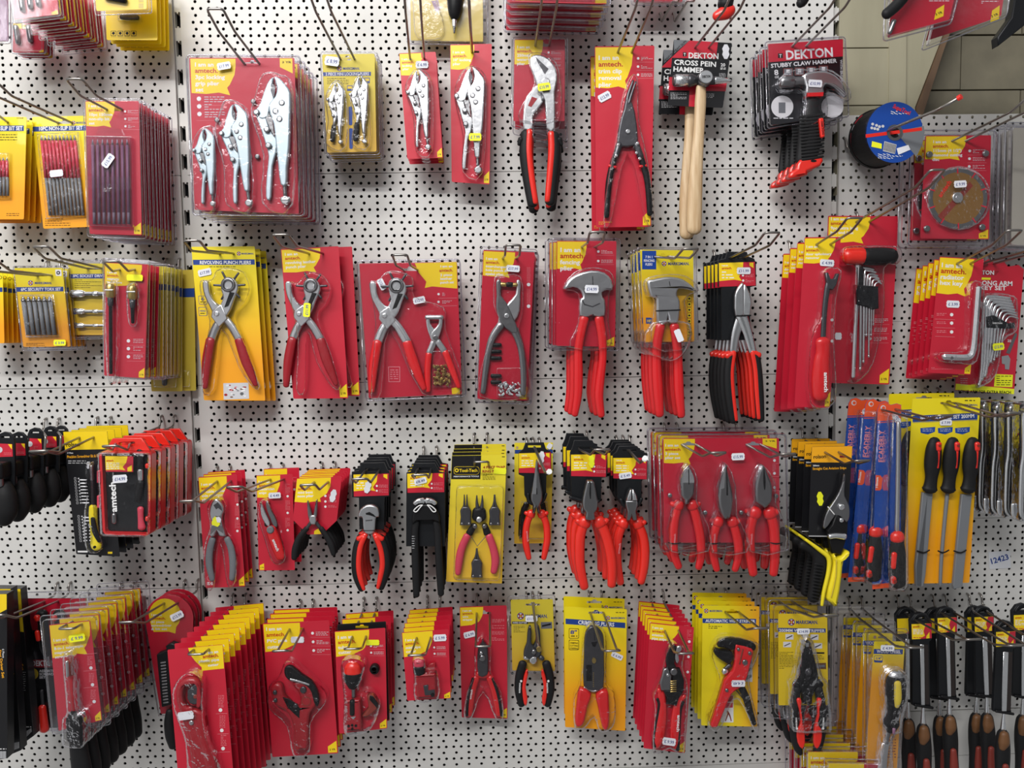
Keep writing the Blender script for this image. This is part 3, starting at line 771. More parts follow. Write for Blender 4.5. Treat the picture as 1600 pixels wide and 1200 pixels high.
lockplier(t, (170, 365), (226, 755), mat='chrome', th=9); t.blister([(168, 358), (225, 380), (250, 460), (248, 775), (165, 778), (150, 600), (110, 470), (130, 400)], 14)
t.sticker(193, 330, 66, 36, 0, '£ 6.99', z=2); t.done().stack(3, .018, 'small red locking pliers cards')
hook('C', (168, 298), .07, (140, -60), 'small locking pliers card')
t = T('C', .045, 'locking_pliers_card', 'larger nickel locking pliers on red card with yellow price tag', 'packaged tool')
q = [(335, 225), (546, 222), (535, 935), (343, 922)]; m = t.card(q, slot=(446, 262), sw=74); amt(m, ['I am an', 'amtech.', '10" locking', 'plier'], bw=.58, bh=.19, ts=.02, ty=.05)
lockplier(t, (440, 352), (478, 872), th=10); t.blister([(440, 345), (505, 380), (520, 470), (500, 885), (400, 880), (400, 700), (358, 510), (380, 400)], 16)
t.sticker(463, 708, 64, 38, 0, '£ 7.99', 'ystick', z=17); t.done()
hook('C', (446, 264), .045, (428, -60), 'larger locking pliers card', prongs=1)
t = T('C', .06, 'water_pump_pliers', 'chrome water pump pliers with red and black grips and a yellow price tag, frontmost', 'packaged tool')
q = [(660, 200), (917, 200), (915, 614), (655, 614)]; m = t.card(q, slot=(802, 228), sw=75, sh=20); amt(m, ['I am an', 'amtech.', '250mm', 'water pump', 'plier'], bw=.57, bh=.32, ts=.036, badge=None, icons=(.68, .16, 3, .08), ty=.08)
c = t.clam([(650, 190), (930, 190), (928, 716), (645, 640)], lift=4)
p = t.m('pliers')
p.poly([(738, 318), (752, 296), (785, 292), (830, 312), (866, 360), (874, 420), (862, 480), (862, 660), (822, 660), (812, 520), (780, 460), (756, 400), (738, 350)], 8, 14, 'chrome', 2, sm=2)
p.poly([(765, 305), (830, 365), (812, 392), (775, 330)], 14, 14.6, 'gunmetal')
p.poly([(800, 400), (772, 440), (722, 495), (706, 570), (706, 660), (748, 660), (756, 590), (806, 525), (812, 460)], 4, 10, 'chrome', 2, sm=2)
p.poly([(748, 500), (775, 510), (745, 552), (728, 545)], 10, 10.6, 'dkred')
p.disc(815, 432, 22, 14, 17, 'zinc', 1.2)
for (A_, s_) in (([(722, 680, 30), (718, 780, 33), (730, 900, 30), (752, 1040, 26)], 1), ([(858, 690, 30), (862, 780, 34), (852, 900, 30), (840, 1030, 26)], -1)):
    h = t.m('handle', p); h.limb(A_, 6, 'rubber', .75); h.limb([(x+s_*14, y-8, r*.55) for x, y, r in A_], 10, 'gripo', .8)
    h.limb([(A_[0][0]-s_*28, 712, 16), (A_[0][0]-s_*40, 740, 8)], 8, 'rubber')
p.limb([(790, 470, 4), (800, 520, 4)], 10, 'steel')
t.blister([(740, 285), (830, 295), (885, 380), (880, 620), (690, 620), (700, 540), (760, 440), (730, 330)], 18)
b = t.m('blister_foot'); b.poly([(745, 615), (825, 615), (825, 720), (748, 720)], 1, 14, 'clearflat', bev=3, back=False)
t.sticker(807, 460, 66, 38, -8, '£10.99', 'ystick', z=19); t.done().stack(2, .03, 'water pump pliers', dx=.004, dz=-.004)
hook('C', (802, 232), .06, (845, -70), 'water pump pliers')

# zoom D
t = T('D', .13, 'red_clamshell_pack', 'lowest front red pack of the stack cut by the top edge, above the pump pliers', 'packaged tool')
q = [(-335, -420), (150, -420), (150, 20), (-335, 10)]; m = t.card(q); m.rect(95, -6, 150, 16, .2, .2, 'yel'); t.clam([(-348, -430), (168, -430), (170, 32), (-345, 20)], lift=14, r=20, inset=14); t.done().stack(5, .026, 'red packs above the pump pliers', dx=0)
t = T('D', .05, 'red_clamshell_pack', 'bottom rim of a single red pack at the top edge above the trim pliers', 'packaged tool')
t.card([(285, -200), (525, -200), (525, 12), (285, 12)]); t.clam([(272, -200), (540, -200), (540, 26), (274, 26)], lift=10); t.done()
t = T('D', .10, 'hand_tool', 'black handle with red pommel cut by the top edge above the cross pein hammer', 'hand tool')
m = t.m('handle'); m.limb([(765, -120, 40), (745, -20, 38), (735, 30, 38)], 0, 'rubber')
m = t.m('pommel'); m.limb([(688, 82, 22), (735, 62, 36), (765, 45, 30)], 0, 'gripo', .8); t.done()
t = T('E', .10, 'hand_tool', 'black handle end cut by the top edge above the stubby hammers', 'hand tool')
m = t.m('handle'); m.limb([(345, -80, 34), (310, 5, 26), (295, 14, 18)], 0, 'rubber'); t.done()
hook('D', (515, 5), .09, (560, -60), 'black and red hand tool at the top edge')
t = T('D', .07, 'trim_clip_pliers', 'dark trim clip removal pliers on tall red card, front one of two', 'packaged tool')
q = [(92, 228), (387, 225), (370, 1118), (100, 1122)]; m = t.card(q, slot=(242, 256), sw=70); amt(m, ['I am an', 'amtech.', 'trim clip', 'removal', 'plier'], bw=.64, bh=.24, ts=.026, icons=(.73, .07, 3, .045), ty=.055)
m.lines(112, 1095, 250, 2, 9, 'yel', .2, h=2)
p = t.m('pliers'); p.poly([(240, 505), (262, 500), (285, 560), (300, 690), (285, 725), (212, 728), (200, 690), (215, 600), (232, 545)], 3, 10, 'gunmetal', 2, sm=2)
p.limb([(246, 520, 10), (255, 470, 8), (278, 405, 6)], 6, 'gunmetal'); p.limb([(255, 520, 9), (270, 470, 7), (290, 412, 5)], 8, 'gunmetal'); p.disc(250, 657, 11, 10, 12, 'chrome', .8)
p.limb([(212, 715, 17), (190, 780, 17)], 6, 'gunmetal'); p.limb([(292, 715, 17), (315, 780, 17)], 6, 'gunmetal')
for x, y in ((203, 722), (193, 775), (297, 715), (292, 762), (308, 790)): p.disc(x, y, 8, 8, 12, 'chrome', 1)
grips(t, p, [[(186, 785, 15), (160, 900, 16), (148, 1070, 13)], [(318, 785, 15), (350, 900, 16), (360, 1060, 13)]], 'black', 5)
for a, b in (((160, 822), (194, 830)), ((310, 826), (344, 822))):
    r_ = t.m('red_band', p); r_.limb([(*a, 8), (*b, 8)], 6, 'grip')
t.blister([(262, 388), (300, 400), (305, 600), (340, 760), (382, 1075), (335, 1090), (250, 760), (170, 1095), (130, 1090), (160, 850), (195, 680), (220, 500)], 14)
t.sticker(140, 478, 66, 38, -28, '£12.99', z=1); t.done().stack(2, .04, 'trim clip removal pliers', dz=-.001, dx=-.001)
hook('D', (240, 260), .07, (360, -70), 'trim clip removal pliers')
# cross pein hammer
t = T('D', .06, 'cross_pein_hammer', 'front cross pein hammer with pale ash handle in a black and red card sleeve', 'hammer')
q = [(482, 196), (770, 212), (724, 532), (452, 520)]
m = t.card(q, mat='bprint', slot=(620, 234), sw=70)
m.poly([(560, 200), (700, 208), (690, 290), (470, 285)], .1, .1, 'red'); m.poly([(482, 196), (560, 200), (485, 262)], .15, .15, 'grey'); m.text('HEAVY DUTY', (488, 258), (548, 206), 11, 'black', .3)
m.poly([(460, 380), (748, 385), (738, 450), (455, 445)], .1, .1, 'red'); m.poly([(560, 445), (590, 445), (588, 527), (556, 525)], .1, .1, 'red')
m.poly([(482, 290), (700, 300), (694, 365), (476, 350)], .25, .25, 'bprint')
m.text('DEKTON', (553, 287), (702, 291), 28, 'white', .4); m.rect(527, 258, 545, 278, .3, .3, 'dark'); m.text('T', (531, 276), (541, 276), 14, 'white', .4)
m.text('CROSS PEIN', (483, 318), (690, 330), 25, 'white', .4); m.text('HAMMER', (478, 352), (632, 360), 25, 'white', .4)
m.text('20', (713, 328), (736, 328), 16, 'white', .4); m.lines(712, 334, 738, 2, 6, 'white', .4, h=3); m.lines(706, 362, 738, 5, 6, 'dimwhite', .4); m.lines(466, 458, 545, 5, 7, 'dimwhite', .4); m.lines(640, 462, 680, 4, 6, 'dimwhite', .4)
h = t.m('hammer_head')
h.limb([(476, 410, 29), (545, 411, 29)], 14, 'chrome', 1, n=16, sub=1, cap=False); h.limb([(468, 410, 22), (476, 410, 29)], 14, 'steel', 1, n=16, sub=1, cap=False); h.limb([(545, 411, 31), (560, 411, 30), (592, 410, 17)], 14, 'gunmetal', 1, n=16)
h.limb([(640, 410, 20), (672, 411, 20)], 14, 'gunmetal', 1, n=14, cap=False); h.limb([(672, 411, 19), (690, 411, 17), (750, 413, 7)], 14, 'chrome', 1.2, n=14)
h.limb([(617, 395, 34), (617, 425, 34)], 14, 'steel', 1, n=16); h.disc(617, 408, 35, 26, 30, 'steel', 2, n=24); h.disc(617, 408, 30, 30, 30.6, 'zinc', n=24)
h.text('DEKTON', (597, 414), (637, 412), 12, 'black', 31); h.x = None
w = t.m('hammer_handle'); w.limb([(606, 440, 24), (603, 520, 28), (596, 650, 27), (585, 800, 31), (576, 950, 37), (573, 1060, 38), (573, 1140, 36)], 13, 'ash', .62, n=14)
t.sticker(738, 256, 36, 72, 0, '', z=1); t.done().stack(2, .03, 'cross pein hammers', dx=-.003, dz=-.003, rot=-.02)
hook('D', (620, 236), .06, (815, -50), 'cross pein hammers')

# zoom E: stubby hammers
t = T('E', .08, 'stubby_claw_hammer', 'front stubby claw hammer with black grip in a red and black clamshell card', 'hammer')
q = [(146, 208), (502, 182), (500, 545), (156, 588)]
m = t.card(q, mat='bprint', slot=(296, 216), sw=90, sh=22)
m.poly([(148, 206), (502, 184), (502, 264), (150, 292)], .1, .1, 'red')
m.text('DEKTON', (233, 279), (455, 264), 43, 'white', .3); m.rect(197, 250, 220, 272, .2, .2, 'dark'); m.text('T', (203, 270), (214, 270), 16, 'white', .3)
m.text('STUBBY CLAW HAMMER', (164, 318), (474, 293), 19, 'white', .3); m.text('8', (180, 352), (200, 350), 25, 'white', .3); m.text('OZ', (182, 367), (202, 365), 10, 'white', .3)
for x, y in ((244, 338), (298, 335), (352, 331), (410, 326)):
    m.rect(x-22, y-18, x+22, y+18, .2, .2, 'maroon'); m.rect(x-19, y-15, x+19, y+15, .25, .25, 'grey'); m.rect(x-8, y-12, x+8, y+5, .3, .3, 'white'); m.lines(x-14, y+9, x+16, 1, 4, 'white', .35, h=3)
m.disc(217, 500, 52, .2, .2, 'white', n=28); m.rect(200, 480, 232, 530, .3, .3, 'grey'); m.disc(452, 500, 52, .2, .2, 'white', n=28)
m.text('WITH ERGONOMIC SOFT', (488, 280), (492, 480), 11, 'dimwhite', .3); m.lines(176, 552, 270, 1, 3, 'white', .35, h=4)
t.clam([(136, 196), (512, 172), (530, 546), (148, 602)], lift=6, r=16)
h = t.m('hammer_head')
h.limb([(200, 398, 27), (248, 397, 26)], 18, 'steel', 1, n=16, sub=1); h.limb([(248, 397, 19), (310, 392, 20)], 18, 'steel', 1, n=12)
h.poly([(290, 372), (330, 356), (390, 352), (440, 372), (475, 412), (492, 468), (470, 450), (440, 425), (402, 410), (385, 430), (382, 462), (306, 462), (304, 425)], 10, 26, 'zinc', 3, sm=2)
h.poly([(306, 455), (382, 452), (380, 470), (308, 472)], 9, 27, 'grip')
g = t.m('handle'); g.limb([(345, 480, 34), (340, 530, 38), (335, 600, 52), (325, 690, 54), (308, 770, 46)], 16, 'rubber', .6, n=14)
for i in range(14):
    y = 560+i*15; g.limb([(272+i*1.0, y+6, 6), (335, y, 7), (388-i*.5, y-8, 5)], 26, 'rubber', .5, sub=1)
e_ = t.m('pommel'); e_.poly([(276, 762), (378, 748), (370, 790), (310, 812), (312, 830), (228, 846), (238, 815), (262, 800)], 4, 26, 'gripo', 4, sm=2); e_.disc(337, 768, 14, 26.2, 26.3, 'black', ry=6)
e_ = t.m('logo_inlay'); e_.poly(rrect([(356, 574), (378, 572), (384, 662), (366, 666)], 9), 26, 32, 'gripo', 2); e_.text('DEKTON', (364, 590), (370, 650), 9, 'black', 32.2)
t.sticker(342, 413, 66, 34, 3, '£10.99', z=28)
t.blister([(200, 365), (300, 345), (420, 350), (500, 430), (500, 490), (400, 450), (400, 560), (300, 600), (300, 450), (190, 440)], 30)
t.done().stack(4, .0195, 'stubby claw hammers', dz=-.001, dx=-.0008)
hook('E', (295, 218), .08, (540, -70), 'stubby claw hammers')
# cutting discs: twenty on one spindle hook
for i in range(17):
    d = .022+i*.0058
    front = i == 16
    x = 2+(744+1140)*(1)-1140; 
    X0, Z0_ = WZ('E', 744, 620, .118); Xb, Zb = WZ('E', 652, 655, .02)
    k = (i/16); cx, cz = Xb+(X0-Xb)*k, Zb+(Z0_-Zb)*k
    t = T('X', d, 'cutting_disc', '', 'cutting disc', 'cutting discs threaded on one hook')
    m = t.m('disc'); a = 134/3*(1.25-.118)/FPX*(1.05 if i == 0 else 1)
    base = len(m.v)
    def rg(r, y):
        b = len(m.v)
        for j in range(40): m.v.append((cx+r*math.cos(2*PI*j/40), -y, cz+r*1.04*math.sin(2*PI*j/40)))
        return b
    th = .0028 if i else .006
    rings = [rg(a*.13, d), rg(a, d), rg(a, d+th), rg(a*.13, d+th)]
    mt = 'rubber'
    for p_, q_, mm in ((rings[0], rings[1], mt), (rings[1], rings[2], mt), (rings[2], rings[3], 'blue2' if i in (16, 15) else mt), (rings[3], rings[0], 'zinc')):
        for j in range(40): m.face((p_+j, p_+(j+1) % 40, q_+(j+1) % 40, q_+j), mm)
    if i == 0:
        for (a0, a1, mc) in ((2.2, 2.6, 'red'), (2.65, 2.85, 'dimwhite'), (2.95, 3.9, 'red')):
            P_ = []
            n_ = 8
            for (rr, rng) in ((a*.985, range(n_+1)), (a*.88, range(n_, -1, -1))):
                for j in rng:
                    an = a0+(a1-a0)*j/n_; P_.append((cx+rr*math.cos(an), -d-th-.0003, cz+rr*1.04*math.sin(an)))
            b = len(m.v); m.v.extend(P_)
            for j in range(n_): m.face((b+j, b+j+1, b+2*n_-j, b+2*n_+1-j), mc)
    if front:
        m.z = 'E'; m.d = d+th
        m.poly([(748, 618), (880, 590), (884, 620), (872, 680), (845, 735)], .2, .2, 'grey')
        m.poly([(607, 630), (870, 597), (872, 612), (608, 646)], .3, .3, 'gripo'); m.disc(744, 622, 38, .4, .5, 'steel', n=24, hole=24); m.disc(744, 622, 24, -1, .1, 'black', n=20, hole=12)
        m.text('SupaTool', (733, 505), (812, 540), 20, 'gripo', .4); m.lines(725, 520, 815, 2, 9, 'white', .4, h=3, slope=.35)
        for x, y in ((640, 582), (658, 588), (672, 594), (688, 592), (636, 600), (650, 603), (664, 606)): m.disc(x, y, 7, .4, .4, 'dimwhite', n=8)
        m.poly([(637, 662), (683, 674), (682, 698), (634, 688)], .4, .4, 'ystick'); m.poly([(695, 662), (752, 678), (744, 722), (688, 708)], .4, .4, 'dimwhite')
        for j in range(9): m.poly([(698+j*6, 666+j*1.6), (701+j*6, 667+j*1.6), (694+j*6, 706+j*1.6), (691+j*6, 705+j*1.6)], .5, .5, 'black')
        m.lines(665, 720, 780, 3, 9, 'white', .4, h=3, slope=.3)
        t.label = 'blue faced cutting disc at the front of the disc stack'
        st = t.m('price_sticker'); st.z = 'E'; st.d = d+th; st.poly([(752, 696), (806, 680), (816, 702), (760, 726)], .6, .9, 'wstick')
    else:
        t.label = 'widest black disc at the back of the cutting disc stack, with red patches' if i == 0 else 'thin dark cutting disc stacked between the blue front disc and the widest rear disc'
    t.done()
hook('E', (742, 598), .135, (1040, 462), 'stack of cutting discs', prongs=1, dt=.215, label='single wire hook with red tip holding the cutting discs', endmat='gripo', rise=.004)
# diamond disc
t = T('E', .075, 'diamond_disc_pack', 'red clamshell pack with a brown diamond cutting disc', 'packaged tool')
q = [(888, 636), (1196, 634), (1186, 1122), (864, 1118)]
m = t.card(q, slot=(1042, 660), sw=70); amt(m, ['I am an', 'amtech.', '115mm (4 1/2")', 'diamond cutting', 'disc'], bw=.62, bh=.24, ts=.03, icons=(.68, .15, 3, .075), ty=.05, tx=.12)
t.clam([(820, 610), (1226, 612), (1216, 1160), (804, 1156)], lift=5, r=30, inset=14)
dd = t.m('diamond_disc'); dd.disc(1030, 932, 138, 4, 5.6, 'steel', .4, n=48, ry=142); dd.disc(1030, 932, 118, 5.7, 5.8, 'ochre', n=40, ry=121)
for k in range(10):
    a = k*2*PI/10+.3; c, s_ = math.cos(a), math.sin(a); dd.poly([(1030+c*112-s_*3, 932+s_*115+c*3), (1030+c*140-s_*3, 932+s_*144+c*3), (1030+c*140+s_*3, 932+s_*144-c*3), (1030+c*112+s_*3, 932+s_*115-c*3)], 5.9, 5.9, 'red')
dd.poly([(935, 1015), (955, 1035), (1100, 875), (1085, 855)], 5.9, 5.9, 'maroon'); dd.text('amtech', (950, 930), (1000, 858), 22, 'gripo', 6.1); dd.disc(1025, 930, 26, 5.8, 9, 'zinc', 1.5, n=20); dd.disc(1025, 930, 10, 9, 9.4, 'chrome', n=10)
t.blister(circ(1030, 932, 150, 20), 12, sm=0, bev=5)
for x, y in ((900, 726), (1163, 722), (888, 1073), (1146, 1066)):
    r_ = t.m('stud'); r_.disc(x, y, 15, 3, 6, 'steel', 1.5, n=10)
t.sticker(1027, 870, 60, 32, -4, '£ 9.99', z=13); t.done().stack(2, .03, 'diamond cutting disc packs', dx=.0)
hook('E', (1043, 662), .075, (1420, 440), 'diamond cutting disc packs')
t = T('E', .068, 'clear_clamshell_pack', 'clouded clear clamshell pack cut by the right edge, frontmost', 'packaged tool')
t.card([(1300, 600), (1600, 600), (1600, 1160), (1290, 1150)], mat='clearolive'); t.clam([(1262, 575), (1620, 575), (1620, 1180), (1250, 1165)], lift=9, r=26, inset=16); t.done()  .stack(4, .013, 'clouded clear packs at the right edge', dx=0)
# top right corner packs
t = T('E', .23, 'reamer_pack', 'tilted red pack with a black handled tool, cut by the top edge at right', 'packaged tool')
q = [(760, -190), (1085, -260), (1000, 92), (712, 178)]
m = t.card(q); m.poly([(938, 45), (976, 22), (972, 76), (928, 94)], .2, .2, 'yel'); m.text('3 YR', (936, 74), (968, 62), 11, 'black', .3); m.lines(905, -5, 1000, 2, 8, 'white', .2, h=3)
t.clam([(705, -180), (1110, -270), (1008, 112), (690, 195)], lift=9, r=20, inset=12)
p = t.m('tool'); p.limb([(672, 92, 24), (730, 40, 26), (800, -60, 30), (850, -160, 30)], 16, 'rubber', .8); p.limb([(705, 165, 9), (725, 110, 12)], 8, 'steel'); t.done()
t = T('E', .20, 'reamer_pack', 'second tilted red pack at top right, beside the one with the black handle', 'packaged tool')
q = [(1000, -190), (1290, -260), (1242, 78), (890, 192)]
m = t.card(q); m.poly([(1200, 50), (1236, 25), (1232, 90), (1192, 104)], .2, .2, 'yel'); m.text('3 YR', (1198, 84), (1230, 70), 11, 'black', .3); m.lines(1150, 5, 1230, 2, 8, 'white', .2, h=3)
t.clam([(980, -190), (1320, -270), (1268, 80), (868, 240)], lift=9, r=20, inset=12); t.done()
t = T('E', .18, 'hand_tool', 'black angular plastic tool cut by the top right corner', 'hand tool')
m = t.m('body'); m.poly([(1290, -80), (1420, -100), (1420, 30), (1330, 130), (1200, 232), (1196, 190), (1260, 100)], 0, 14, 'bplastic', 2); t.done()
# ================================================================ row 2, left to right
t = T('G', .078, 'tool_card', 'yellow and orange card cut by the left edge, frontmost of its row, second row', 'packaged tool')
q = [(-230, 282), (18, 278), (30, 755), (-210, 760)]; m = t.card(q, mat='ymark'); m.poly([(-225, 385), (17, 382), (18, 412), (-224, 415)], .1, .1, 'blue'); m.disc(2, 315, 12, .2, .2, 'black', n=12); m.disc(2, 315, 9, .3, .3, 'yel', n=12)
t.done().stack(5, .012, 'yellow cards at the left edge, second row', dx=-.0005)
t = T('G', .068, 'torx_bit_set', 'yellow card of six grey security bits with a yellow price tag, frontmost', 'packaged tool set')
q = [(96, 252), (420, 250), (472, 778), (156, 780)]
m = t.card(q, mat='ymark', slot=(270, 298), sw=90, sh=24); m.poly(rrect([(370, 262), (410, 262), (414, 305), (374, 305)], 5), .2, .2, 'white'); m.disc(391, 284, 13, .3, .3, 'black', n=12); m.disc(391, 284, 6, .4, .4, 'white', n=6)
logo(m, 205, 352, 17, 232, 115, 15); m.lines(116, 268, 155, 3, 12, 'orange', .2, h=3)
banner(m, [(105, 380), (424, 377), (426, 408), (108, 411)], '6PC SECURITY TORX SET', (140, 405), (408, 403), 20)
m.lines(175, 755, 300, 3, 7, 'black', .2, h=2.5); t.clam([(88, 240), (430, 240), (482, 800), (150, 806)], lift=3, r=14)
bits10(t, 168, 448, 204, 700, 6, 35, .12, 15.5, 'steel', 'grey', z=5)
t.blister([(150, 430), (370, 430), (412, 705), (190, 720)], 9, sm=0); t.sticker(410, 752, 84, 40, 0, '£ 3.99', 'ystick', z=4); t.done().stack(4, .0145, 'yellow security bit cards')
hook('G', (300, 302), .068, (-80, 200), 'security bit cards', peg=(373, 205))
t = T('G', .05, 'socket_driver_set', 'yellow clamshell card of three socket drivers lying sideways', 'packaged tool set')
q = [(456, 222), (765, 222), (768, 700), (484, 700)]
m = t.card(q, mat='ygold', slot=(640, 252), sw=100, sh=26); banner(m, [(466, 292), (768, 290), (768, 322), (468, 322)], '3PC SOCKET DRIVER SET', (486, 314), (760, 312), 18); m.lines(500, 330, 680, 5, 13, 'black', .2, h=3)
for y in (432, 542, 637): m.rect(490, y-20, 512, y+20, .2, .2, 'blue'); m.text('1/4', (494, y+6), (509, y+6), 8, 'white', .3)
for y, r in ((425, 27), (543, 21), (637, 17)):
    b = t.m('socket_driver'); b.limb([(498 if r > 25 else 530, y, r), (565, y, r*.9), (580, y, r*.6)], 6, 'chrome', sub=1, n=12); b.limb([(580, y, r*.55), (740, y, r*.5)], 6, 'steel', hexa=True, n=6, sub=1)
    b.limb([(640, y, r*.62), (668, y, r*.62)], 6, 'chrome', sub=1)
t.clam([(446, 200), (780, 198), (784, 726), (470, 728)], lift=4); t.done().stack(2, .02, 'yellow socket driver cards')
hook('G', (635, 254), .05, (270, 108), 'socket driver cards')
t = T('G', .137, 'nut_driver_pack', 'red clamshell pack of two black nut drivers with brass collars, frontmost', 'packaged tool set')
q = [(700, 212), (992, 228), (970, 993), (696, 972)]
m = t.card(q, slot=(858, 258), sw=110, sh=26); amt(m, ['I am an', 'amtech.', 'magnetic', 'nut drivers'], bw=.86, bh=.21, ts=.02, ty=.08)
for i, y in enumerate((740, 792, 846)):
    m.disc(860, y, 12, .2, .2, 'white', n=8); m.lines(893, y-12, 960, 3, 11, 'dimwhite', .2, h=3); m.poly([(850, y+28), (968, y+30), (968, y+31.5), (850, y+29.5)], .2, .2, 'pinkish')
for x, yb, y0 in ((756, 955, 372), (902, 618, 384)):
    b = t.m('nut_driver'); b.limb([(x, y0, 31), (x, y0+68, 30)], 8, 'brass', sub=1, n=14); b.limb([(x-28, y0+30, 5), (x+28, y0+30, 5)], 14, 'chrome'); b.limb([(x, y0+70, 21), (x+1, y0+130, 18)], 8, 'gunmetal', sub=1); b.limb([(x+1, y0+130, 12 if yb > 900 else 14), (x+3, yb, 11)], 8, 'black', hexa=True, n=6, sub=1)
t.blister([(756, 350), (800, 380), (796, 960), (738, 965), (722, 400)], 14); t.blister([(902, 352), (945, 390), (935, 620), (880, 620), (865, 400)], 14)
t.clam([(690, 186), (1004, 202), (990, 1002), (690, 984)], lift=3); t.sticker(910, 318, 110, 42, 2, '', 'ystick', z=4); t.done().stack(3, .0155, 'red nut driver packs', dx=.001)
t = T('G', .088, 'yellow_clamshell_pack', 'frontmost yellow clamshell pack behind the red nut driver packs', 'packaged tool')
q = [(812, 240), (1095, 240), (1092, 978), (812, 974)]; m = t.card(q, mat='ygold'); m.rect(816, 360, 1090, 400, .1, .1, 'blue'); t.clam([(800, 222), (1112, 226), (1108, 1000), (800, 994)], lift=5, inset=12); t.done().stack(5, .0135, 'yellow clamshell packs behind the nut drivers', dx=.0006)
t = T('G', .028, 'yellow_tool_card', 'dull yellow card hanging lowest, behind the yellow clamshell packs', 'packaged tool')
m = t.card([(965, 260), (1222, 260), (1222, 1078), (1015, 1078)], mat='mustard'); m.poly([(970, 385), (1222, 385), (1222, 445), (972, 445)], .2, .2, 'blue'); b = t.m('tool'); b.limb([(1110, 960, 22), (1112, 1030, 16)], 5, 'gunmetal'); t.blister([(1040, 940), (1190, 940), (1190, 1050), (1040, 1050)], 8, sm=0)
t.done().stack(2, .012, 'dull yellow cards hanging lowest, second row', dx=.017, rot=-.02)
hook('G', (850, 262), .137, (742, 208), 'red nut driver packs', peg=(1163, 190))

# zoom H, I : punches
def photo(m, q, z=.25):
    """small printed photo of eyelets and pliers"""
    m.poly(q, z, z, 'dimwhite')
    for i in range(26):
        a = QU(q, random.uniform(.08, .92), random.uniform(.1, .9)); w = random.uniform(6, 13)
        m.disc(a[0], a[1], w, z+.02+i*.01, z+.02+i*.01, random.choice(['steel', 'pinkish', 'grey', 'white', 'brown', 'dkred', 'paper']), n=9, ry=w*random.uniform(.35, .9))
t = T('H', .055, 'punch_pliers_card', 'yellow card of revolving punch pliers with red handles and a white price tag, frontmost', 'packaged tool')
q = [(78, 106), (488, 103), (556, 1100), (160, 1098)]
m = t.card(q, mat='ymark', slot=(305, 146), sw=80, sh=20); logo(m, 385, 150, 13, 402, 80, 11)
banner(m, [(88, 190), (487, 187), (489, 221), (91, 223)], 'REVOLVING PUNCH PLIERS', (132, 218), (464, 218), 22); m.lines(195, 233, 400, 1, 9, 'black', .2, h=4)
for y, a, b in ((448, '6', 'PUNCH'), (522, 'HEAD', 'SIZES')):
    m.poly(rrect([(124, y-26), (178, y-26), (182, y+30), (128, y+30)], 8), .2, .2, 'blue'); m.poly(rrect([(127, y-23), (175, y-23), (179, y+27), (131, y+27)], 7), .3, .3, 'yel'); m.text(a, (140 if len(a) < 2 else 134, y+4), (164 if len(a) < 2 else 172, y+4), 20 if len(a) < 2 else 12, 'blue', .4); m.lines(136, y+12, 174, 1, 5, 'black', .4, h=5)
photo(m, [(285, 988), (448, 984), (452, 1088), (288, 1094)])
punch(t, (330, 355), (505, 1000)); t.blister([(330, 245), (430, 270), (470, 370), (440, 470), (370, 560), (450, 760), (530, 1000), (490, 1010), (400, 880), (290, 640), (240, 1020), (165, 1030), (190, 750), (215, 580), (165, 450), (155, 330), (230, 320), (260, 260)], 17)
t.sticker(166, 272, 88, 44, -12, '£17.99', z=1); t.done().stack(3, .017, 'yellow revolving punch pliers cards', dx=.0035, dz=-.002)
hook('H', (306, 150), .055, (78, 66), 'yellow punch pliers cards')
t = T('H', .06, 'punch_pliers_card', 'red card of revolving punch pliers with a yellow price tag on the jaw, frontmost', 'packaged tool')
q = [(656, 120), (1030, 102), (1093, 1085), (738, 1088)]; m = t.card(q, slot=(885, 146), sw=80, sh=20); amt(m, ['I am an', 'amtech.', 'revolving leather', 'punch plier'], bw=.68, bh=.165, ts=.02, badge='BR', ty=.03)
punch(t, (858, 360), (1022, 995), mat='zinc'); t.blister([(860, 270), (950, 300), (990, 380), (960, 480), (910, 560), (990, 780), (1050, 1000), (1000, 1010), (900, 850), (840, 650), (830, 1020), (770, 1020), (780, 700), (740, 480), (730, 340), (780, 340)], 18)
t.sticker(845, 516, 92, 44, -86, '£11.99', 'ystick', z=20); t.done().stack(2, .022, 'red revolving punch pliers cards', dx=.014, dz=.002, rot=.01)
hook('H', (885, 150), .06, (655, 28), 'red revolving punch pliers')
t = T('I', .045, 'leather_punch_set', 'wide red clamshell with a large red handled punch and a small eyelet plier', 'packaged tool set')
q = [(88, 214), (720, 202), (752, 1060), (150, 1086)]
m = t.card(q, slot=(415, 252), sw=90, sh=24); m.poly([(448, 212), (718, 204), (722, 376), (560, 362), (512, 372), (522, 332), (470, 270)], .1, .1, 'yel')
m.text('I am an', (612, 240), (690, 238), 15, 'white', .3); m.text('amtech.', (606, 268), (694, 266), 20, 'amred', .3); m.text('2 piece', (612, 296), (690, 294), 16, 'white', .3); m.text('leather', (612, 320), (690, 318), 16, 'white', .3); m.text('punch set', (612, 344), (700, 342), 16, 'white', .3)
for y in (412, 462): m.disc(601, y, 8, .2, .2, 'white', n=8); m.lines(625, y-8, 700, 3, 8, 'dimwhite', .2); m.poly([(600, y+26), (720, y+24), (720, y+26), (600, y+28)], .2, .2, 'pinkish')
m.poly([(275, 880), (352, 880), (352, 980), (278, 980)], .2, .2, 'pinkish'); m.poly([(279, 884), (348, 884), (348, 976), (282, 976)], .3, .3, 'red'); m.lines(288, 900, 340, 5, 14, 'pinkish', .4, h=5)
m.poly([(685, 1020), (738, 1012), (740, 1056), (688, 1058)], .2, .2, 'yel')
t.clam([(74, 198), (738, 188), (778, 1072), (132, 1102)], lift=6, r=26, inset=16)
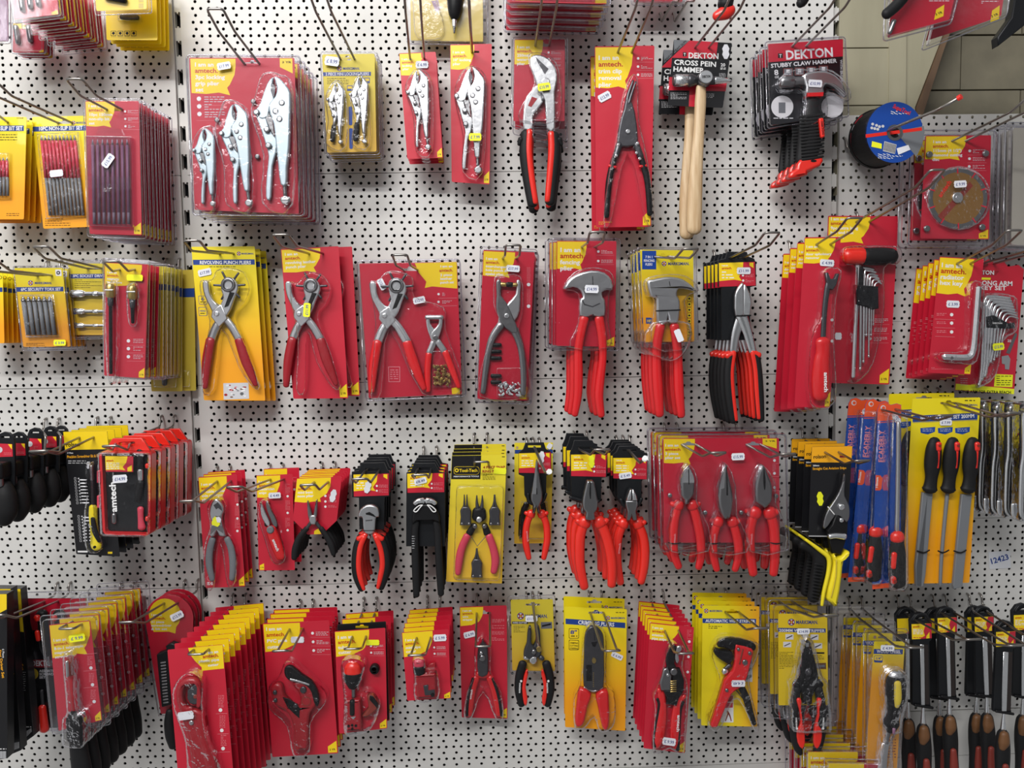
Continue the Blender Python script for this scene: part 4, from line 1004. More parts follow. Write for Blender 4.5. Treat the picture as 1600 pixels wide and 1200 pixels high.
punch(t, (330, 362), (510, 1025), mat='chrome', grip='grip'); t.parts[-1].text('amtech', (396, 792), (435, 905), 32, 'white', 11)
e_ = t.m('eyelet_pliers'); L = [(524, 556), (545, 552), (548, 600), (570, 632), (590, 650), (604, 695), (575, 722), (548, 690), (526, 620)]
e_.poly(L, 3, 9, 'chrome', 2, sm=2); e_.poly(mir(L, 576), 4, 10, 'chrome', 2, sm=2); e_.limb([(524, 562, 14), (628, 562, 14)], 8, 'zinc'); e_.disc(583, 692, 16, 10, 13, 'steel', 1)
e_.limb([(575, 715, 20), (540, 795, 20)], 6, 'zinc', .5); e_.limb([(595, 715, 20), (640, 780, 20)], 6, 'zinc', .5)
grips(t, e_, [[(540, 798, 22), (532, 900, 22), (535, 1035, 18)], [(645, 785, 22), (690, 900, 22), (733, 1010, 15)]], 'grip', 6, .6)
t.blister([(330, 265), (440, 310), (450, 430), (640, 500), (650, 640), (760, 1020), (500, 1050), (290, 640), (240, 1040), (170, 1060), (200, 600), (160, 350), (220, 330), (260, 280)], 18)
def eyelets(t, x0, y0, x1, y1, n, mat):
    e_ = t.m('bag_of_eyelets'); e_.poly(rrect([(x0-4, y0-90), (x1+4, y0-95), (x1+6, y1+4), (x0-2, y1+8)], 10), 1, 7, 'bag', 1.5, back=False)
    for i in range(n):
        x, y = random.uniform(x0+8, x1-8), random.uniform(y0, y1-6); z = random.uniform(1, 6); r = random.uniform(6, 8)
        e_.disc(x, y, r, z, z+2, mat, .4, n=9, hole=r*.5)
eyelets(t, 562, 870, 682, 1005, 110, 'brass')
t.sticker(238, 350, 78, 40, 62, '£12.99', z=7); t.sticker(478, 452, 80, 42, -12, '£12.99', z=7); t.done()
hook('I', (420, 255), .045, (350, 158), 'wide leather punch set', dt=.14)
t = T('I', .06, 'eyelet_pliers_pack', 'red clamshell of dark chrome eyelet pliers with a bag of silver eyelets, frontmost', 'packaged tool')
q = [(890, 126), (1222, 142), (1172, 1100), (852, 1088)]
m = t.card(q, slot=(1060, 176), sw=100, sh=26); amt(m, ['I am an', 'amtech.', 'interchangeable', 'hole punch &', 'eyelet plier'], bw=.62, bh=.18, ts=.018, ty=.05, badge='BR')
for y in (350, 490): m.disc(1183, y, 12, .2, .2, 'white', n=8); m.lines(1172, y-110, 1196, 12, 8, 'pinkish', .2, h=2)
t.clam([(872, 106), (1240, 124), (1190, 1124), (836, 1108)], lift=5, r=22, inset=13)
p = t.m('pliers'); p.poly([(973, 330), (1000, 322), (1006, 370), (1002, 420), (1040, 470), (1090, 580), (1112, 655), (1070, 660), (1000, 590), (972, 500), (976, 420)], 4, 12, 'steel', 2.5, sm=2)
p.poly([(1104, 326), (1130, 330), (1128, 400), (1124, 520), (1085, 590), (1020, 620), (985, 590), (1000, 540), (1050, 470), (1100, 410)], 3, 9, 'zinc', 2.5, sm=2); p.disc(1040, 553, 17, 12, 15, 'chrome', 1.5)
p.limb([(1005, 350, 14), (1035, 352, 14)], 8, 'brass'); p.limb([(1045, 352, 17), (1075, 353, 17)], 8, 'black'); p.limb([(1078, 353, 13), (1105, 353, 13)], 8, 'brass')
grips(t, p, [[(1005, 610, 26), (945, 700, 22), (912, 850, 20), (888, 1045, 17)], [(1090, 640, 26), (1130, 750, 21), (1148, 900, 20), (1148, 1055, 17)]], 'steel', 7, .7)
for y in (740, 782, 825, 940, 980): d_ = t.m('punch_die'); d_.limb([(945, y, 14), (1002, y, 12)], 5, 'black')
t.blister([(990, 300), (1130, 300), (1145, 520), (1120, 640), (1170, 850), (1170, 1070), (870, 1070), (900, 800), (990, 600), (955, 480), (960, 320)], 17)
eyelets(t, 980, 980, 1140, 1072, 90, 'chrome')
t.sticker(1082, 248, 88, 42, 4, '£17.99', z=6); t.done().stack(3, .016, 'red eyelet pliers packs', dx=.0025, dz=-.002)
hook('I', (1060, 180), .06, (1083, 95), 'eyelet pliers packs', dt=.15)

# zoom J
t = T('J', .075, 'fencing_pliers', 'red handled fencing pliers on a red clamshell card, front one with a white price tag', 'packaged tool')
q = [(108, 95), (448, 97), (440, 698), (106, 692)]
m = t.card(q, slot=(290, 128), sw=75, sh=20); amt(m, ['I am an', 'amtech.', 'fencing', 'plier'], bw=.5, bh=.28, ts=.045, badge='BR', icons=(.70, .1, 2, .09), ty=.07, ls=1.3); m.lines(120, 560, 128, 1, 5, 'pinkish', .2)
t.clam([(84, 80), (470, 84), (462, 720), (82, 716)], lift=5, r=18, inset=12)
p = t.m('pliers'); p.poly([(147, 372), (165, 330), (210, 292), (300, 266), (375, 280), (415, 325), (418, 376), (390, 376), (360, 390), (365, 420), (376, 435), (375, 520), (312, 520), (306, 450), (304, 520), (235, 520), (237, 430), (252, 420), (240, 380), (200, 358)], 5, 16, 'zinc', 3, sm=2)
p.limb([(306, 300, 2), (308, 350, 2)], 16, 'black'); p.poly([(250, 430), (262, 455), (305, 468), (345, 450), (350, 455), (306, 475), (258, 462), (244, 432)], 16, 16.3, 'gunmetal')
grips(t, p, [[(262, 535, 27), (243, 620, 25), (228, 720, 24), (228, 850, 26), (225, 970, 24), (208, 1080, 19)], [(345, 535, 27), (362, 640, 25), (366, 760, 22), (352, 880, 25), (345, 980, 25), (358, 1085, 20)]], 'grip', 10, .7)
t.blister([(140, 370), (200, 280), (300, 250), (400, 270), (430, 340), (400, 400), (395, 560), (400, 700), (180, 700), (225, 560), (225, 400)], 22)
t.sticker(298, 373, 80, 44, 2, '£14.99', z=23); t.done().stack(3, .0215, 'amber red fencing pliers packs'.replace('amber ', ''), dx=-.0035, dz=.001)
hook('J', (290, 130), .075, (340, 45), 'red fencing pliers packs')
t = T('J', .112, 'fencing_pliers', 'red handled fencing pliers on a yellow clamshell card, front one wrapped in film', 'packaged tool')
q = [(580, 146), (884, 150), (890, 668), (606, 672)]
m = t.card(q, mat='ymark', slot=(712, 183), sw=80, sh=22); m.rect(594, 152, 674, 258, .1, .1, 'blue2')
for i, s_ in enumerate(('7 IN 1', 'FENCING', 'PLIERS')): m.text(s_, (612 if i != 1 else 603, 194+i*21), (652 if i != 1 else 664, 194+i*21), 14, 'white', .3)
logo(m, 719, 225, 14, 740, 122, 17); m.poly([(615, 532), (648, 532), (650, 566), (616, 566)], .2, .2, 'blue'); m.text('10"', (619, 558), (645, 558), 15, 'yel', .3)
for i in range(8):
    m.rect(850, 410+i*32, 874, 438+i*32, .2, .2, 'black'); m.rect(852, 412+i*32, 872, 436+i*32, .25, .25, 'yel'); m.disc(862, 424+i*32, 7, .3, .3, 'black', n=5)
t.clam([(566, 132), (900, 136), (914, 672), (590, 684)], lift=5, r=20, inset=12)
p = t.m('pliers'); p.poly([(613, 330), (645, 318), (690, 308), (745, 303), (815, 318), (870, 360), (888, 385), (850, 376), (800, 368), (782, 378), (780, 410), (796, 440), (792, 520), (780, 562), (735, 560), (728, 500), (722, 562), (668, 560), (664, 430), (650, 420), (630, 408)], 5, 16, 'zinc', 3, sm=2)
p.limb([(660, 495, 4), (796, 490, 4)], 17, 'black', .5); p.limb([(735, 330, 2), (740, 355, 2)], 16, 'black')
grips(t, p, [[(690, 578, 27), (672, 680, 27), (668, 800, 28), (675, 930, 30), (686, 1080, 24)], [(768, 578, 27), (785, 700, 27), (790, 820, 27), (795, 950, 28), (808, 1085, 22)]], 'grip', 10, .7)
t.blister([(600, 320), (700, 290), (830, 300), (900, 380), (820, 440), (850, 690), (640, 700), (650, 440), (610, 410)], 22)
b = t.m('film_wrap'); b.poly([(640, 560), (850, 560), (840, 700), (770, 775), (700, 770), (590, 700)], 1, 24, 'bag', bev=6, sm=2, back=False)
t.sticker(780, 633, 74, 36, 68, '', z=26); t.done().stack(4, .027, 'yellow fencing pliers packs', dx=0)
hook('J', (705, 186), .112, (872, 140), 'yellow fencing pliers packs')
t = T('J', .09, 'long_reach_cutters', 'front red and black handled cutters on a black hanger, with a white price tag', 'pliers')
hanger(t, [(1080, 156), (1190, 158), (1200, 185), (1232, 196), (1242, 220), (1244, 352), (1210, 357), (1208, 660), (1046, 660), (1046, 360), (1026, 356), (1026, 205), (1066, 196)], [(1030, 222), (1234, 215), (1240, 350), (1032, 357)], slot=(1130, 190, 70, 14))
p = t.m('pliers'); p.poly([(1106, 430), (1114, 385), (1140, 345), (1158, 340), (1160, 430), (1158, 520), (1112, 520)], 6, 15, 'zinc', 2.5, sm=2); p.poly([(1160, 345), (1180, 365), (1204, 430), (1200, 480), (1192, 522), (1155, 520), (1156, 440)], 5, 14, 'chrome', 2.5, sm=2)
p.limb([(1150, 530, 30), (1120, 620, 26), (1105, 720, 22)], 8, 'zinc', .4); p.limb([(1150, 520, 34), (1185, 620, 27), (1212, 722, 22)], 10, 'chrome', .4); p.limb([(1108, 524, 4), (1194, 520, 4)], 18, 'black', .5)
for L, s_ in (([(1090, 745, 28), (1078, 850, 27), (1085, 980, 27), (1105, 1120, 20)], 1), ([(1228, 740, 28), (1243, 830, 26), (1252, 960, 26), (1262, 1110, 20)], -1)):
    h = t.m('handle', p); h.limb(L, 8, 'rubber', .75); h.limb([(x+s_*14, y-10, r*.6) for x, y, r in L], 10, 'gripo', .8)
    h.limb([(L[0][0]-s_*22, L[0][1]+6, 18), (L[0][0]+s_*20, L[0][1]-14, 16)], 9, 'gripo')
t.sticker(1170, 266, 80, 38, 0, '£11.99', z=2); t.done().stack(5, .0165, 'red and black handled cutters on black hangers', dx=-.001, dz=.000)
hook('J', (1130, 192), .09, (1335, 48), 'long red and black cutters', peg=(1032, 150))

# zoom K
t = T('K', .035, 't_handle_set', 'tall red card with a red and black T handle above chrome hex keys', 'packaged tool set')
q = [(378, 26), (778, 28), (725, 985), (350, 975)]; m = t.card(q, slot=(570, 60), sw=90, sh=22); amt(m, ['I am an', 'amtech.', '9pc extra long', 'ball end hex', 'key set'], bw=.6, bh=.165, ts=.019, icons=(.68, .62, 3, .055), ty=.012, tx=.04)
p = t.m('t_handle'); p.limb([(455, 260, 46), (545, 260, 47)], 16, 'gripo', .8); p.limb([(556, 262, 47), (650, 262, 50), (715, 262, 44)], 16, 'rubber', .8); p.limb([(532, 310, 17), (520, 600, 12), (505, 940, 11)], 8, 'chrome', hexa=True, n=6)
h = t.m('key_holder'); h.poly([(512, 420), (640, 430), (642, 555), (610, 560), (570, 545), (515, 530)], 4, 14, 'bplastic', 2); h.poly([(520, 320), (560, 320), (556, 430), (520, 430)], 4, 12, 'bplastic', 2)
for i, (x, y0, yb) in enumerate(((550, 325, 890), (568, 340, 850), (584, 360, 700), (598, 375, 820), (612, 390, 700), (625, 405, 640))):
    k = t.m('hex_key'); k.limb([(x+70-i*6, y0+10, 8-i*.6), (x+20, y0, 8-i*.6), (x, y0+25, 8-i*.6), (x-3, (y0+yb)/2, 8-i*.7), (x-6, yb, 7-i*.7)], 9, 'chrome' if i % 2 else 'zinc', n=8)
    k.limb([(x-6, yb, 9-i*.7), (x-6, yb+8, 7-i*.6)], 9, 'chrome')
t.blister([(430, 230), (480, 205), (720, 205), (760, 260), (730, 310), (660, 330), (660, 560), (600, 860), (500, 970), (470, 900), (500, 520), (500, 330), (440, 310)], 24)
t.sticker(434, 710, 40, 40, 0, '', z=1); t.done()
hook('K', (572, 62), .035, (1003, -235), 'tall T handle hex key card', peg=(567, 5))
t = T('K', .11, 'upholstery_remover_card', 'front red card of a fork tipped remover with a clear red handle, white price tag', 'packaged tool')
q = [(245, 148), (450, 146), (388, 1118), (186, 1112)]; m = t.card(q, slot=(345, 186), sw=70); amt(m, ['I am an', 'amtech.', 'door upholstery', 'remover'], bw=.86, bh=.16, ts=.0155, ty=.05)
m.text('amtech', (0, 0), (1, 0), .01, 'red', .0)
for y in (600, 720): m.lines(395, y-70, 412, 12, 7, 'pinkish', .2, h=2); m.disc(400, y+18, 9, .2, .2, 'white', n=8)
p = t.m('fork_bar'); p.limb([(334, 760, 15), (345, 560, 15), (360, 440, 17), (372, 405, 18)], 8, 'gunmetal', .6); p.poly([(358, 440), (346, 352), (362, 350), (376, 388), (396, 384), (408, 356), (426, 358), (408, 420), (388, 450)], 5, 11, 'gunmetal', 2)
h = t.m('handle'); h.limb([(333, 740, 42), (333, 800, 40), (325, 860, 46), (320, 960, 52), (318, 1050, 44)], 9, 'grip', .55, n=14); h.text('amtech', (327, 912), (328, 1022), 22, 'white', 17.2)
t.blister([(340, 330), (430, 340), (400, 500), (390, 740), (395, 1080), (255, 1085), (260, 720), (310, 600), (320, 420)], 17); t.sticker(370, 294, 82, 38, 4, '£ 4.99', z=1)
t.done().stack(4, .028, 'red fork tipped remover cards', dx=0, dz=-.0052)
hook('K', (350, 190), .11, (530, 38), 'fork tipped remover cards')
t = T('K', .088, 'radiator_key_card', 'front red card of a silver L shaped radiator hex key, white price tag', 'packaged tool')
q = [(1012, 258), (1264, 272), (1188, 930), (946, 918)]; m = t.card(q, slot=(1140, 296), sw=75); amt(m, ['I am an', 'amtech.', 'radiator', 'hex key'], bw=.78, bh=.33, ts=.042, ty=.055, ls=1.2)
for i, y in enumerate((588, 636, 686)): m.disc(1080, y, 10, .2, .2, 'white', n=8); m.lines(995, y-8, 1050, 2, 9, 'pinkish', .2, h=3); m.poly([(985, y+24), (1098, y+28), (1098, y+29.5), (985, y+25.5)], .2, .2, 'pinkish')
m.lines(965, 888, 1085, 2, 8, 'pinkish', .2, h=2)
k = t.m('hex_key'); k.limb([(1212, 438, 18), (1196, 640, 18), (1182, 780, 18), (1162, 822, 20), (1120, 830, 19), (1020, 826, 19)], 10, 'chrome', 1, n=6, hexa=True); k.disc(1048, 832, 9, 19, 19.5, 'steel', n=10)
t.blister([(1160, 420), (1235, 430), (1222, 640), (1195, 850), (1100, 865), (985, 850), (985, 800), (1120, 790), (1150, 700)], 19)
t.sticker(1086, 528, 76, 40, 2, '£ 3.99', z=1); t.done().stack(5, .0155, 'red radiator hex key cards', dz=-.0032)
hook('K', (1145, 300), .088, (1440, 108), 'radiator hex key cards', peg=(1250, 250))
t = T('K', .035, 'hex_key_set_card', 'red card of chrome long arm hex keys, with a yellow strip at its foot', 'packaged tool set')
q = [(1170, 268), (1488, 312), (1434, 1040), (1100, 1018)]
m = t.card(q, outline=[(1165, 300), (1200, 275), (1260, 290), (1290, 272), (1330, 300), (1380, 290), (1400, 315), (1460, 305), (1490, 330), (1434, 1040), (1098, 1018)], mat='red')
m.poly([(1100, 1015), (1104, 980), (1436, 1010), (1434, 1040)], .1, .1, 'ystick'); m.text('LONG ARM FOR EXTRA REACH', (1118, 1032), (1416, 1038), 17, 'black', .3)
m.poly([(1190, 335), (1350, 340), (1330, 365), (1186, 362)], .1, .1, 'dkred'); m.text('DEKTON', (1190, 358), (1320, 361), 24, 'white', .3); m.poly([(1230, 376), (1302, 378), (1300, 390), (1229, 389)], .2, .2, 'ystick')
m.text('LONG ARM', (1232, 419), (1424, 424), 26, 'white', .3); m.text('KEY SET', (1238, 446), (1390, 449), 24, 'white', .3)
m.poly([(1326, 925), (1428, 930), (1424, 1000), (1320, 996)], .2, .2, 'ystick'); m.lines(1334, 936, 1418, 5, 12, 'black', .3, h=4)
m.poly([(1440, 690), (1452, 700), (1408, 812), (1388, 805)], .3, .6, 'steel'); m.poly([(1362, 825), (1400, 818), (1412, 840), (1405, 900), (1382, 898), (1380, 870), (1364, 866)], .3, .8, 'zinc'); m.text('25', (1396, 742), (1418, 744), 14, 'white', .3); m.lines(1130, 950, 1170, 4, 12, 'dimwhite', .2)
h = t.m('key_holder'); h.poly([(1250, 600), (1290, 590), (1330, 610), (1380, 640), (1410, 632), (1412, 665), (1380, 668), (1250, 662)], 4, 13, 'bplastic', 2); h.text('DEKTON', (1282, 640), (1336, 641), 8, 'white', 13.2)
for i in range(8):
    x = 1236+i*17; yb = (980, 950, 930, 870, 850, 840, 820, 800)[i]; y0 = 490+i*16; r = 11-i*.9
    k = t.m('hex_key'); k.limb([(x+150-i*10, y0+8, r), (x+35, y0-4, r), (x+10, y0+26, r), (x+4, y0+80, r), (x-8, yb-80, r*.9), (x-22, yb, r*.85)], 9, 'chrome', n=8); k.limb([(x-22, yb, r), (x-23, yb+8, r*.8)], 9, 'zinc')
t.blister([(1240, 470), (1400, 480), (1420, 560), (1415, 680), (1340, 740), (1300, 930), (1200, 1000), (1190, 940), (1230, 700), (1235, 540)], 17)
t.sticker(1304, 768, 66, 40, -6, '£13.99', 'ystick', z=18); t.done()
hook('K', (1282, 300), .035, (1600, 160), 'long arm key set card')
# ================================================================ row 3, left to right
for i, (x, y, d) in enumerate(((40, 0, .17), (135, 0, .145), (255, -30, .115), (365, -42, .085), (440, -45, .055))):
    lab = ('nearest black ratchet screwdriver pack, cut by the left edge', 'second black ratchet screwdriver from the left edge', 'black ratchet screwdriver with a red spot, middle of the dark row at left',
           'black ratchet screwdriver fourth from the left edge, white disc on its label', 'rearmost black ratchet screwdriver, just left of the yellow and black card')[i]
    t = T('L', d, 'ratchet_screwdriver', lab, 'screwdriver', 'black ratchet screwdrivers at the left edge'); s = (1.08-.2*i*.25)
    def f(u, v, x=x, y=y, s=s): return (x+u*s, y+160+v*s)
    h = t.m('hanger'); h.x = f
    h.poly([(-55, 90), (-60, 50), (-45, 15), (-10, 0), (25, 5), (50, 30), (60, 70), (62, 360), (-58, 360)], -3, 0, 'bplastic', .8, sm=1, holes=[[(-28, 32), (25, 32), (25, 42), (-28, 42)]])
    l = t.m('label_card'); l.x = f; l.poly([(-42, 78), (46, 82), (50, 165), (-40, 168)], .1, .5, 'red'); l.poly([(18, 82), (44, 83), (45, 118), (30, 100)], .6, .6, 'yel'); l.disc(-38, 120, 20, .6, .7, 'dimwhite'); l.lines(-10, 140, 40, 2, 10, 'pinkish', .6)
    p = t.m('ratchet_head'); p.x = f
    p.poly(rrect([(-38, 190), (38, 190), (42, 300), (-40, 300)], 20), 0, 22, 'black', 4); p.poly(rrect([(-20, 205), (16, 205), (20, 250), (-20, 250)], 6), 22, 26, 'gunmetal', 1); p.limb([(0, 295, 22), (0, 345, 26)], 12, 'steel')
    g = t.m('handle'); g.x = f; g.limb([(0, 350, 56), (2, 410, 78), (4, 480, 86), (4, 540, 82), (2, 590, 56)], 4, 'rubber', .8, n=14)
    for v in (390, 470): g.limb([(-40, v+40, 10), (-44, v+70, 14)], 30, 'dkred', .6)
    g.limb([(-20, 598, 20), (25, 598, 20)], 2, 'dkred'); t.done()
hook('L', (385, 190), .17, (280, 298), 'black ratchet screwdrivers', peg=(385, 62), label='bent wire display hook above the black ratchet screwdrivers at the left')
t = T('L', .088, 'precision_bit_set', 'front black card with yellow head holding a yellow and black precision screwdriver', 'packaged tool set')
q = [(455, 160), (772, 152), (864, 1060), (550, 1042)]
m = t.card(q, mat='bprint', slot=(622, 195), sw=80, sh=20); m.poly([(456, 161), (771, 153), (785, 285), (469, 291)], .1, .1, 'yel')
m.text('rolson', (476, 268), (576, 264), 30, 'black', .3); m.text('11 Piece', (484, 318), (528, 317), 11, 'white', .3); m.text('Precision Screwdriver Bit & Driver Set', (484, 350), (775, 340), 20, 'orange', .3); m.lines(492, 368, 620, 2, 15, 'dimwhite', .3, h=5)
for y0 in (497, 770):
    for i in range(9):
        y = y0+i*22; x = 535+(y-497)*.09
        m.poly(rrect([(x, y-8), (x+14, y-8), (x+14, y+8), (x, y+8)], 3), .2, .2, 'dimwhite'); m.poly(rrect([(x+2, y-6), (x+12, y-6), (x+12, y+6), (x+2, y+6)], 3), .3, .3, 'bprint'); m.disc(x+32, y, 6, .3, .3, 'dimwhite', n=8)
m.rect(560, 1018, 632, 1030, .2, .2, 'white'); m.rect(778, 1025, 810, 1040, .2, .2, 'yel')
for y0 in (505, 775):
    for i in range(8):
        b = t.m('driver_bit'); y = y0+i*23.5; x = 590+(y-505)*.1; b.limb([(x, y, 7), (x+44, y, 7)], 5, 'steel', hexa=True, n=6, sub=1); b.limb([(x-12, y, 3), (x, y, 6)], 5, 'chrome', sub=1)
p = t.m('screwdriver'); p.limb([(674, 402, 15), (680, 498, 15)], 8, 'zinc', sub=1, n=12); p.limb([(680, 498, 12), (692, 700, 13)], 8, 'gunmetal', sub=1)
h = t.m('handle', p); h.limb([(690, 695, 30), (690, 760, 32), (698, 860, 30), (712, 960, 42), (720, 985, 36)], 9, 'ygrip', .6, n=14); h.limb([(700, 770, 16), (716, 860, 22), (750, 930, 18)], 16, 'black', .5); h.limb([(672, 800, 8), (676, 930, 8)], 20, 'black', .5)
h.disc(731, 965, 10, 24, 26, 'black')
t.blister([(660, 395), (700, 400), (715, 690), (740, 800), (775, 960), (740, 1010), (670, 990), (650, 850), (655, 700), (668, 600)], 26); t.sticker(640, 400, 32, 50, 0, '', z=1)
t.done().stack(4, .022, 'black cards with yellow heads', dx=0)
hook('L', (625, 200), .088, (262, 300), 'black precision screwdriver cards', peg=(757, 52), label='bent wire display hook through the yellow headed black cards')
# red framed cases
t = T('L', .168, 'screwdriver_case', 'nearest clear red framed case of black tools with a white price tag', 'tool case')
c = t.m('case_frame'); c.poly(rrect([(716, 300), (1088, 305), (1082, 912), (744, 905)], 34), -18, 0, 'grip', 3, holes=[rrect([(730, 318), (1072, 322), (1067, 895), (757, 889)], 24)])
c.poly([(790, 300), (775, 250), (800, 212), (1010, 208), (1040, 250), (1075, 300)], -8, -4, 'gripo', 1, sm=1, holes=[rrect([(850, 240), (960, 238), (958, 262), (852, 264)], 8)])
for y in (405, 785): c.limb([(1068, y-10, 16), (1070, y+10, 16)], 2, 'gripo')
for y in (470, 650): c.rect(700, y-30, 730, y+60, -14, 2, 'rose', 2, 6)
b = t.m('case_tray'); b.poly(rrect([(730, 318), (1072, 322), (1067, 895), (757, 889)], 24), -16, -9, 'bplastic', 1)
for (pts, mt) in (([(800, 460, 5), (806, 760, 5)], 'zinc'), ([(806, 765, 20), (808, 820, 20)], 'steel'), ([(995, 300, 26), (998, 430, 26)], 'black'), ([(998, 440, 24), (1000, 510, 22)], 'chrome'), ([(1000, 530, 28), (985, 600, 26), (980, 660, 24)], 'black'), ([(1000, 720, 24), (1002, 800, 22), (1010, 860, 30)], 'rose')):
    k = t.m('tool'); k.limb(pts, -6, mt, .7, n=10)
l = t.m('label_card'); l.q = [(757, 336), (960, 338), (958, 450), (762, 448)]; l.poly(l.q, -1, -.6, 'red'); l.poly([QU(l.q, *u) for u in ((0, 0), (.8, 0), (.75, .4), (.62, .7), (.72, .9), (.5, .86), (0, .9))], -.5, -.5, 'yel'); l.text('amtech.', (766, 374), (820, 374), 13, 'amred', -.3); l.lines(766, 384, 860, 4, 13, 'white', -.3, h=5)
l.poly([(918, 420), (950, 400), (950, 446), (918, 446)], -.4, -.4, 'yel')
w = t.m('lid'); w.poly(rrect([(716, 300), (1088, 305), (1082, 912), (744, 905)], 34), .3, 12, 'bag', 5, back=False); w.text('amtech', (874, 722), (862, 508), 46, 'white', 12.4)
t.sticker(897, 486, 106, 56, -4, '£14.99', z=13); t.done().stack(5, .033, 'red framed clear tool cases', dx=0, dz=-.001)
hook('L', (880, 250), .168, (792, 262), 'red framed tool cases', peg=(1217, 42), dt=.21)

# zoom M
t = T('M', .062, 'cable_cutters_card', 'front red card of cable cutters with grey grips and a tag on the jaws', 'packaged tool')
q = [(183, 302), (458, 284), (522, 1090), (236, 1102)]; m = t.card(q, slot=(352, 326), sw=70, sh=20); amt(m, ['I am an', 'amtech.', '6" cable cutter', 'side cutting', 'plier'], bw=.74, bh=.22, ts=.024, ty=.06)
for y in (500, 600, 690): m.disc(466, y, 9, .2, .2, 'white', n=8); m.lines(448, y-88, 482, 9, 8, 'pinkish', .2, h=2)
m.disc(266, 1030, 20, .2, .2, 'pinkish', n=20); m.disc(266, 1030, 16, .3, .3, 'red', n=20); m.lines(248, 1058, 290, 3, 8, 'white', .3, h=5)
p = t.m('pliers'); p.poly([(284, 540), (288, 500), (305, 462), (330, 446), (352, 460), (378, 490), (388, 530), (376, 560), (372, 600), (380, 640), (400, 712), (352, 712), (335, 670), (320, 712), (284, 712), (300, 620), (290, 580)], 4, 13, 'zinc', 2.5, sm=2); p.poly([(316, 490), (345, 470), (368, 500), (376, 530), (350, 510), (335, 520)], 13, 14, 'gunmetal'); p.poly([(296, 640), (340, 632), (378, 640), (384, 690), (335, 660), (296, 700)], 13, 13.8, 'steel')
grips(t, p, [[(300, 738, 24), (280, 820, 26), (276, 920, 26), (298, 1030, 20)], [(404, 735, 24), (434, 810, 26), (446, 920, 26), (438, 1025, 20)]], 'grey', 8, .6)
t.parts[-1].text('', (0, 0), (1, 0), 1, 'white', 0) if 0 else None
t.blister([(335, 420), (400, 470), (400, 640), (470, 800), (480, 930), (460, 1060), (410, 1050), (360, 740), (320, 1070), (250, 1060), (245, 800), (290, 640), (270, 500)], 17)
s_ = t.sticker(338, 606, 62, 62, 20, '', 'ystick', z=15); s_.poly([(335, 575), (360, 570), (374, 590), (368, 612), (345, 610)], 15.4, 15.6, 'wstick')
t.done().stack(3, .018, 'red cable cutters cards', dx=.001, dz=.0005)
hook('M', (372, 330), .062, (102, 474), 'red cable cutters cards', peg=(372, 222))
t = T('M', .05, 'snips_card', 'front red card of small red handled electrician snips with £4.49 white tag', 'packaged tool')
q = [(602, 290), (862, 280), (880, 972), (620, 976)]; m = t.card(q, slot=(735, 305), sw=66, sh=18); amt(m, ['I am an', 'amtech.', 'electrician', 'snips'], bw=.66, bh=.245, ts=.027, badge='BL', ty=.06)
for y in (440, 560, 685): m.disc(828, y, 9, .2, .2, 'white', n=8); m.lines(812, y-88, 846, 9, 8, 'pinkish', .2, h=2)
p = t.m('snips'); p.poly([(640, 482), (652, 478), (680, 550), (712, 620), (700, 650), (670, 620), (645, 560)], 4, 9, 'chrome', 1.5, sm=2); p.poly([(678, 480), (700, 475), (725, 540), (760, 600), (762, 650), (735, 650), (710, 590), (690, 540)], 3, 8, 'steel', 1.5, sm=2); p.limb([(672, 560, 10), (690, 640, 22)], 6, 'black', .6)
h = t.m('handle', p); h.limb([(715, 665, 38), (735, 720, 42), (765, 800, 42), (790, 870, 34)], 8, 'grip', .5, n=14); h.disc(718, 668, 27, 9, 14, 'grey', 2, n=22); h.text('amtech', (732, 738), (766, 820), 22, 'white', 13.2)
t.blister([(650, 460), (700, 460), (760, 560), (800, 700), (830, 860), (790, 910), (730, 880), (680, 720), (630, 560)], 20); t.sticker(742, 428, 90, 42, -3, '£ 4.49', z=6)
t.done().stack(2, .022, 'red snips cards', dx=.005, dz=.0065)
hook('M', (755, 318), .05, (440, 372), 'red snips cards', peg=(751, 208))
t = T('M', .09, 'bent_nose_pliers', 'nearest small black handled bent nose pliers on a shield shaped red card', 'pliers')
q = [(895, 312), (1215, 300), (1210, 720), (868, 720)]
m = t.card(q, outline=[(893, 320), (900, 310), (1208, 298), (1218, 308), (1182, 615), (1078, 714), (972, 716), (866, 610)], slot=(1040, 345), sw=70, sh=18)
m.poly([(896, 314), (1140, 304), (1135, 370), (1110, 420), (1060, 455), (1068, 480), (1020, 478), (950, 486), (877, 480)], .1, .1, 'yel')
for i, (s, c) in enumerate((('amtech.', 'amred'), ('mini bent', 'white'), ('nose plier', 'white'))): m.text(s, (902-i*2, 396+i*26), (1005+i*5, 393+i*26), 18, c, .2)
for y in (438, 478, 515): m.disc(1100, y, 9, .2, .2, 'white', n=8); m.lines(1120, y-8, 1180, 2, 9, 'pinkish', .2, h=3)
m.poly([(1020, 690), (1060, 668), (1068, 712), (1018, 714)], .2, .2, 'yel')
p = t.m('pliers'); p.poly([(980, 465), (990, 470), (1006, 520), (1018, 570), (1022, 600), (1000, 610), (985, 560)], 8, 14, 'steel', 1.5, sm=2); p.poly([(1042, 462), (1052, 460), (1052, 530), (1046, 590), (1030, 612), (1018, 590), (1028, 540)], 7, 13, 'steel', 1.5, sm=2)
p.poly([(1000, 566), (1040, 562), (1048, 600), (1040, 628), (1008, 630), (996, 600)], 5, 16, 'zinc', 2); p.limb([(1005, 620, 14), (975, 660, 13)], 9, 'gunmetal'); p.limb([(1040, 620, 14), (1068, 655, 13)], 9, 'gunmetal')
